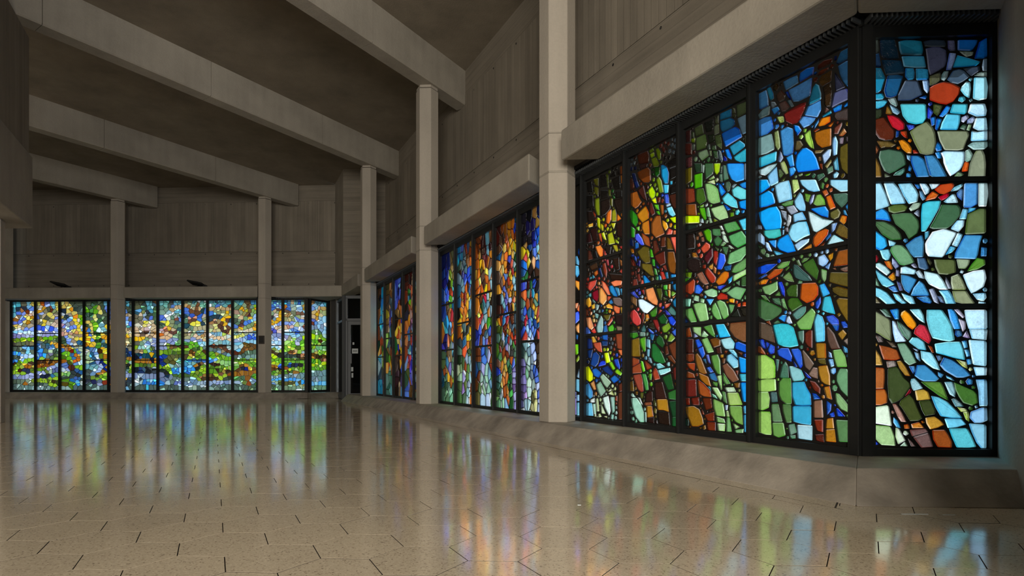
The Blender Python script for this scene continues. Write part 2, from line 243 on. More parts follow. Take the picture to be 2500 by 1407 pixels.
# outlines of the hand-cut glass pieces: colour (glass tone plus eaves' shade in upper pieces), then u z in millimetres on the window plane
POLY = {
'end': '''6f7468 104 2797 128 2792 133 2813 128 2880 98 2878;17374a 140 2783 158 2760 198 2751 258 2755 245 2828 230 2879 137 2880;1f7f9a 259 2815 270 2781 356 2774 405 2774 410 2805 399 2864 350 2873 297 2875 253 2867;2a3440 419 2831 461 2826 549 2824 554 2842 543 2867 461 2873 411 2862;5d5c77 564 2812 577 2796 612 2797 605 2865 562 2865;0d5fae 704 2793 719 2799 744 2835 749 2863 625 2867 624 2799;0862b5 758 2849 744 2797 728 2742 782 2742 808 2751 806 2876;7c8578 658 2770 679 2755 719 2765 727 2787 633 2794;4b4c63 433 2752 440 2684 452 2643 503 2670 547 2697 558 2732 553 2804 511 2824 474 2825 424 2818;3a8fae 287 2702 362 2693 429 2693 423 2731 415 2768 346 2771 273 2771;2d5f92 98 2705 104 2704 133 2702 145 2707 131 2793 98 2786;123a52 159 2702 175 2654 199 2653 294 2660 285 2702 267 2742 204 2748 147 2750;8293be 561 2720 552 2672 585 2674 607 2731 616 2779 573 2784;1d8fb5 610 2734 594 2688 674 2691 741 2696 770 2722 692 2748 623 2769;6a7a88 776 2693 780 2663 807 2658 808 2741 785 2741;353e4c 709 2629 763 2665 758 2695 656 2682;485a6c 558 2610 583 2592 625 2581 660 2598 701 2628 664 2667 634 2678 595 2668;97a79d 807 2624 807 2656 761 2655 727 2633;7a8c8c 525 2644 522 2613 541 2603 560 2623 570 2668 540 2666;2b88b2 295 2636 314 2615 353 2619 357 2664 349 2692 297 2693;2b8fba 366 2612 442 2614 439 2678 409 2688 362 2687;5a5a42 451 2576 461 2578 497 2592 522 2613 516 2660 450 2637;1a86ab 98 2541 122 2535 149 2554 163 2600 173 2631 160 2661 142 2698 99 2699;18517a 163 2549 175 2507 204 2502 248 2517 272 2597 284 2640 247 2652 185 2648;3f4d60 272 2562 252 2521 250 2483 330 2482 410 2521 394 2563 379 2609 297 2615;8fb0d8 413 2551 435 2524 446 2541 446 2580 441 2611 404 2611;a5371a 450 2481 509 2458 554 2450 601 2470 636 2519 643 2560 594 2588 543 2599 512 2592 474 2578 450 2561;a6e4ee 642 2540 667 2506 698 2487 708 2546 704 2590 678 2596 650 2564;a9e8f4 719 2485 754 2472 805 2480 812 2557 800 2622 726 2624;2a9cbb 98 2492 132 2491 159 2494 169 2512 153 2534 98 2530;4dbbd8 94 2439 126 2433 167 2450 189 2482 171 2490 119 2486 94 2482;97a8a5 241 2443 252 2454 234 2504 186 2496 205 2465;0a5aa8 424 2487 436 2502 423 2514 380 2500;5acad6 280 2384 313 2339 361 2326 409 2333 432 2368 428 2459 264 2462;6b92a8 218 2406 247 2389 269 2408 242 2437 207 2459 197 2460;8a6a2a 173 2400 184 2396 210 2394 219 2397 209 2426 183 2458;2c3322 94 2365 130 2370 154 2391 152 2433 93 2426;c01a2c 193 2357 215 2313 256 2288 292 2297 293 2334 260 2369 222 2389 181 2392;5a2312 99 2310 109 2273 132 2238 169 2226 214 2229 231 2249 231 2293 212 2315 188 2348 165 2380 96 2361;3d5fd0 436 2367 449 2356 474 2405 439 2445;48502e 474 2398 497 2377 514 2397 532 2447 473 2458;2a8bd8 509 2376 532 2369 563 2395 584 2435 558 2446;54c2d4 575 2395 667 2384 683 2397 687 2452 594 2455;bfe6f8 688 2393 740 2368 799 2371 805 2403 792 2451 704 2452;5cc4e2 526 2333 514 2288 625 2284 640 2335 642 2385 557 2391;2b80cc 462 2314 483 2321 487 2346 486 2375 454 2368;1a83cc 484 2294 498 2283 512 2315 528 2358 494 2364 493 2358;b0b2cc 647 2340 662 2330 695 2362 685 2382 651 2367;a8b4d4 682 2324 717 2326 736 2355 722 2371 686 2348;b5e4f6 719 2296 751 2278 811 2279 803 2361 738 2362;3a57c8 321 2287 355 2303 358 2323 302 2328;7d8260 356 2203 390 2136 431 2127 475 2134 491 2210 484 2268 469 2306 435 2345 376 2316 325 2279;7f8466 626 2152 662 2159 681 2211 698 2249 689 2278 543 2283 496 2281 512 2217 542 2156;55705c 671 2280 683 2315 661 2322 637 2295;8ba57c 679 2283 699 2277 714 2318 695 2325;b8e8fa 810 2213 810 2279 745 2270 711 2277 706 2210;1b4a9a 237 2243 254 2247 261 2286 240 2291;c2471c 270 2266 289 2246 312 2234 305 2286 267 2285;6b5428 144 2176 171 2182 213 2181 245 2200 199 2221 153 2225 114 2227;e08818 266 2194 277 2168 307 2141 337 2137 339 2171 320 2202 286 2230 253 2224;8a5030 92 2151 111 2129 133 2167 118 2191 91 2207;8fb0ac 723 2154 791 2156 811 2173 810 2208 731 2207 722 2206 685 2181;46654e 130 2116 144 2071 166 2026 198 2009 235 2024 271 2048 304 2068 293 2126 277 2153 198 2170 138 2159;8a6428 90 1987 150 1987 140 2059 115 2112 91 2133;b0321a 348 2137 387 2138 363 2163 343 2162;1570b8 485 2167 494 2147 520 2153 528 2156 526 2178 517 2197 498 2211;2f79b0 332 2082 346 2038 369 1982 452 1985 432 2055 417 2099 381 2124 334 2127;3f84b4 433 2052 451 1992 482 1975 559 1984 535 2032 507 2087 478 2124 416 2124;2490d8 500 2102 525 2102 517 2148 483 2140;c5ecfc 533 2107 537 2072 554 2027 578 1985 611 2004 641 2028 653 2047 666 2083 668 2133 666 2145 547 2151 519 2139;9ab8aa 671 2085 682 2076 705 2085 720 2123 698 2161 673 2148;e0601c 653 2034 651 2014 689 2016 697 2074 670 2080;8a8f74 690 1989 689 1977 797 1978 801 2061 794 2119 779 2154 742 2151 726 2126 700 2063;5f8f80 221 1997 270 1997 292 2017 298 2049 237 2017;829a78 602 1980 621 1973 667 1995 634 2016 621 2006;6f7460 167 1985 213 1991 167 2015;3f93c8 315 2028 332 2018 339 2045 322 2067;78a8c8 309 2103 329 2086 334 2126 305 2131;a8dcee 91 1767 156 1785 201 1800 179 1874 145 1949 93 1946;a9dcf0 182 1873 206 1808 303 1814 288 1856 255 1917 227 1949 161 1948;a2dcee 285 1865 319 1809 373 1823 381 1873 364 1908 336 1946 250 1943;3da0e0 374 1908 394 1908 385 1935 352 1941;c8e8f8 419 1870 422 1866 446 1881 451 1911 428 1941 386 1944 397 1912;e5f4fa 463 1902 490 1912 517 1938 445 1940;bc4418 520 1934 479 1900 510 1875 539 1868 585 1891 606 1929 594 1943;a8dce8 604 1915 581 1887 628 1894 657 1922 655 1937;4a90cc 660 1782 707 1780 748 1803 751 1920 751 1939 665 1940;c8e0e0 753 1787 803 1786 815 1865 810 1938 756 1939 755 1931;d0641e 435 1858 422 1829 487 1843 508 1871 470 1892;c01030 524 1829 549 1839 568 1856 572 1880 501 1851;bfe2ec 559 1812 630 1813 610 1869 592 1870 536 1821;6fa8d0 390 1857 406 1830 427 1843 402 1893 385 1899;5a84b4 618 1876 622 1853 654 1823 662 1896 644 1906;56692f 193 1763 225 1750 299 1764 314 1792 290 1809 231 1807 189 1792;a8bca4 333 1762 382 1782 399 1819 351 1817 320 1780;48c0d0 396 1746 397 1630 425 1630 465 1697 511 1782 523 1830 441 1827 403 1809;3f6344 507 1760 477 1701 450 1655 473 1645 559 1647 595 1674 644 1735 644 1777 628 1800 525 1805;2d9cea 101 1713 160 1708 210 1697 188 1759 156 1785 96 1753;4b7048 234 1680 292 1633 320 1581 373 1619 387 1661 381 1703 342 1751 289 1753 209 1745;8894a8 384 1722 384 1778 351 1750;7cc8e4 635 1707 677 1706 691 1772 658 1776;54b8dc 732 1765 745 1780 693 1779 690 1745;5e6c42 678 1684 670 1608 801 1613 801 1773 765 1775 688 1739;4e7048 119 1661 151 1614 208 1576 277 1580 268 1618 228 1667 169 1698 93 1700;bfe8fa 583 1643 631 1623 663 1662 668 1703 624 1701 588 1658;35b4ee 132 1511 157 1517 186 1539 175 1587 132 1622 90 1652 90 1537;5bb0cc 421 1577 433 1583 445 1601 449 1635 419 1624;d8f0f6 429 1568 421 1549 425 1495 441 1468 534 1460 617 1612 618 1622 544 1647 468 1628 463 1622;a8dcf0 623 1527 638 1557 657 1607 626 1622 588 1540;4588b0 297 1544 330 1487 351 1463 411 1464 416 1562 406 1609 357 1589;4896c8 635 1541 609 1489 604 1454 739 1448 752 1478 764 1550 782 1603 668 1605;a0d8e8 197 1537 227 1540 243 1561 190 1581;c8dcd8 91 1508 121 1513 91 1531;84ccdc 154 1459 174 1445 189 1446 197 1452 208 1481 196 1519 135 1512;8f1020 93 1437 118 1431 131 1456 123 1480 93 1480;6f9c70 201 1508 221 1472 261 1417 289 1410 334 1422 356 1431 338 1469 313 1510 279 1542 237 1546 209 1531;6cc8e8 547 1474 591 1493 616 1524 612 1526 589 1535 576 1528;3a88c4 768 1466 803 1465 807 1521 772 1526;d88028 183 1403 208 1384 221 1390 204 1442 163 1440;8c94b8 214 1420 237 1387 262 1407 239 1445 214 1467;3f5e7c 381 1394 423 1379 447 1391 422 1460 370 1459;a0a0b8 351 1396 376 1394 356 1426 339 1419 332 1414;5a6438 485 1398 506 1353 560 1348 615 1363 611 1445 476 1450;4f4f38 437 1431 455 1408 466 1426 434 1471;9aa888 630 1388 673 1386 694 1412 705 1445 617 1449;5a8a30 711 1414 683 1368 752 1382 798 1411 795 1446 748 1458;bfe0e0 133 1382 181 1345 208 1369 177 1406 137 1431 92 1417;72c8e0 125 1325 152 1283 181 1269 235 1290 188 1329 152 1354 104 1394;e49820 188 1336 196 1328 218 1310 237 1321 227 1371;9a9cbc 237 1343 260 1338 261 1377 239 1389;c0ecfa 266 1359 289 1357 356 1351 368 1380 302 1406 269 1398;c8d8e0 382 1331 421 1321 408 1351 386 1382 361 1365;d0f0f4 421 1326 446 1287 511 1253 567 1251 535 1313 503 1354 414 1375;8a90a0 549 1299 566 1257 589 1258 573 1296 549 1338;3f8cc0 272 1301 292 1250 322 1228 351 1280 371 1320 323 1343 270 1353;8f9570 583 1293 592 1250 674 1249 679 1260 656 1315 632 1354 584 1336;d8eef4 685 1271 710 1225 742 1239 788 1269 805 1325 794 1381 727 1373 656 1347;8cb898 90 1291 140 1274 117 1327 92 1345;7a80a8 261 1246 284 1247 268 1299 242 1313;4a98c8 349 1264 331 1217 342 1213 450 1213 447 1227 415 1291 387 1313;5898d8 223 1238 255 1240 234 1281 188 1268;88d8ec 90 1225 133 1200 179 1159 243 1165 217 1194 184 1235 144 1259 91 1275;a0e0f0 237 1191 275 1162 310 1165 280 1191 254 1224 218 1230;98dcf0 292 1190 332 1158 364 1157 344 1206 340 1209 270 1235;9098b0 477 1173 509 1158 498 1211 476 1262 445 1254;78c8e4 534 1206 554 1152 615 1156 592 1210 572 1248 505 1247;8f9470 596 1213 611 1171 671 1156 733 1162 700 1210 680 1244 591 1244;a8d8ec 744 1186 770 1177 788 1176 805 1199 800 1230 716 1225;b0e0f4 752 1150 798 1150 798 1170 755 1175;4088c0 409 1171 457 1161 466 1176 441 1211 364 1204;8c8060 101 1168 146 1166 112 1209 90 1211;8090a8 516 1172 548 1162 528 1206 496 1215;8a906c 93 1032 101 981 135 963 168 939 210 918 209 977 202 1059 110 1116 97 1102;5c7c6c 176 1079 215 1073 180 1128 136 1126;3a9cd8 231 1062 257 1061 257 1131 200 1122;f49818 268 1085 283 1055 312 1015 343 992 367 1015 367 1035 327 1095 297 1121 273 1106;a0dce4 352 1089 386 1054 421 1033 413 1087 392 1127 324 1125;74ccd8 430 1057 446 988 468 938 525 923 576 916 606 925 590 1018 563 1069 528 1122 431 1123;3898e0 577 1055 602 995 645 996 623 1079 609 1109 595 1125 562 1125;b0a8bc 657 1065 672 1076 633 1126 602 1123 626 1095;bfe4f4 675 1056 693 995 811 996 808 1121 666 1121;d0e8fa 219 976 234 912 307 917 261 986 234 1049 214 1053;708c7c 252 1009 279 960 316 924 334 948 334 979 286 1022 244 1056;c83040 358 999 351 968 374 950 435 907 446 900 459 924 453 958 425 1018 388 1029;b0a8b8 656 977 675 997 674 1046 628 1068;b8e0f0 713 934 804 924 811 995 696 995;3a6c98 607 960 624 943 655 952 647 986 612 990;7a6c68 128 912 162 913 149 947 104 963;7cccdc 380 866 432 858 417 914 379 941 341 944 318 914;70ccdc 490 841 542 828 607 808 673 795 662 865 644 915 559 913 480 901;b8a8c8 700 935 680 987 656 946;a8dcf0 704 846 720 765 804 754 805 920 692 927;60b8e8 665 869 687 877 680 922 650 917;685848 215 880 249 880 224 909 174 926;9c4c20 146 839 161 799 207 794 242 795 269 805 248 862 200 880 131 895;7ca084 268 839 293 786 322 761 371 781 333 857 299 906 246 902;c89848 91 762 155 763 143 816 122 851 94 887;c0541c 465 843 478 844 465 884 437 894;90a8c8 373 849 381 863 339 876;b0d4e8 365 810 391 784 383 840 353 851;98dcec 398 804 425 775 472 741 517 728 499 781 464 844 392 858;6888a8 505 788 524 796 524 823 490 826;3c84b8 512 764 543 727 617 682 665 682 708 697 667 742 594 796 538 815;c8cc90 654 755 686 738 681 782 611 802;58b0e4 681 815 700 820 693 864 666 863;68bce8 687 765 710 769 709 803 679 799;9c8c84 185 745 241 756 235 790 199 789 177 786;a87c30 296 696 333 691 301 755 272 794 243 788 260 744;4c90cc 346 706 361 723 360 756 319 755;3c88b8 364 733 354 695 386 670 411 659 491 658 512 677 464 729 424 764 369 763;c0e8fa 739 694 805 697 808 748 722 751;58a8dc 503 695 520 679 538 702 501 722;b0602c 163 611 169 677 168 745 92 749 94 608;3c4824 186 636 193 546 212 512 239 522 256 531 286 556 331 624 326 648 287 683 261 735 248 753 187 741;70c4ec 604 658 588 681 550 698 556 680;98c0c8 338 615 349 596 411 613 390 643 360 678 334 673 329 654;5c8434 438 618 514 561 569 533 540 614 521 653 393 655;8cb4bc 554 621 575 573 609 554 612 595 596 655 541 654;3f6828 609 606 634 555 659 519 717 500 754 519 747 572 730 597 601 655;90c8e8 754 593 757 530 761 497 811 498 806 670 738 669 740 656;c02c48 329 581 337 612 324 606 291 555;bc6424 93 503 143 502 184 518 185 566 173 607 93 604;c09838 369 532 456 541 442 590 414 606 357 597;404820 259 506 277 483 312 425 328 399 381 402 405 420 373 488 355 538 326 574 267 533;6cc4dc 485 491 518 432 585 421 656 420 618 468 562 526 505 556 458 564;3a4220 401 470 422 432 482 443 488 465 458 537 382 528;7c9ca0 611 493 664 495 651 512 608 549 585 542;e8f4d8 93 385 155 376 215 366 194 504 93 488;b08070 250 426 271 395 306 393 278 452 242 511 215 510;c8d090 646 460 687 463 679 480 620 493;90c0e4 699 422 729 389 773 389 811 406 806 488 775 488 706 461;c0d078 675 412 695 396 693 462 658 458;48a4d0 221 391 241 360 272 352 251 402 224 429;c08c30 429 384 453 345 499 356 543 378 520 404 484 430 423 421;70c8e4 563 354 622 360 681 379 650 417 541 418;c46420 292 349 324 350 319 382 288 374;c87c28 341 353 418 355 388 394 333 380;a8c888 92 303 124 266 147 243 237 238 231 299 208 364 94 374;d8e4c8 235 298 252 247 300 273 278 315 260 351 241 356 236 355;745450 443 330 429 351 323 342 340 299;6c504c 398 226 473 232 445 326 345 296;8c4418 471 283 500 231 589 228 591 266 570 309 547 344 465 342;58bcc8 588 298 618 229 697 228 742 234 714 303 686 355 569 353;88c4dc 712 328 741 262 770 226 804 226 804 379 693 386;2848c0 94 236 133 247 95 288;b0ccb0 263 236 313 235 296 268;6c5450 334 234 363 236 341 266 310 296;3c84b8 718 667 692 679 674 658 687 635 715 638;54c2d4 636 2499 627 2473 652 2461 674 2477 664 2500;4896c8 799 1547 810 1559 808 1577 791 1582 780 1570 783 1552;3f93c8 304 2008 303 1988 316 1976 333 1984 335 2003 320 2013;d8e4c8 299 304 319 316 311 335 290 336 282 317;4588b0 292 1586 283 1571 297 1557 314 1565 311 1586;3f6828 645 641 662 643 665 657 657 668 642 666 637 653;c89848 113 912 97 900 109 882 125 896;d8eef4 666 1370 648 1381 637 1362 655 1353;a8d8ec 789 1236 804 1238 808 1255 793 1265 779 1251;e08818 335 2233 320 2234 313 2217 327 2208 340 2216;c8cc90 699 748 692 735 702 722 717 730 716 746;3f6828 699 472 712 471 720 485 711 496 697 495 691 483;5a6438 585 1477 567 1475 567 1458 582 1452 593 1464;5a6438 470 1399 458 1387 463 1373 479 1374 483 1389;3f4d60 386 2482 376 2495 362 2489 362 2473 376 2468;a6e4ee 716 2604 713 2619 697 2618 692 2605 705 2595;3f6828 714 611 728 607 737 620 726 633 712 625;e08818 263 2166 266 2179 258 2188 247 2186 242 2173 252 2164;3d5fd0 452 2443 463 2448 463 2460 454 2468 443 2462 441 2450;90c0e4 752 488 746 503 730 498 736 481;b08070 210 452 221 445 230 455 225 468 211 466;3c84b8 731 699 714 697 716 683 731 684;c87c28 397 398 403 383 418 389 412 404;6b5428 242 2230 231 2231 226 2220 232 2211 243 2212 247 2221;a6e4ee 702 2463 716 2470 708 2485 695 2476''',
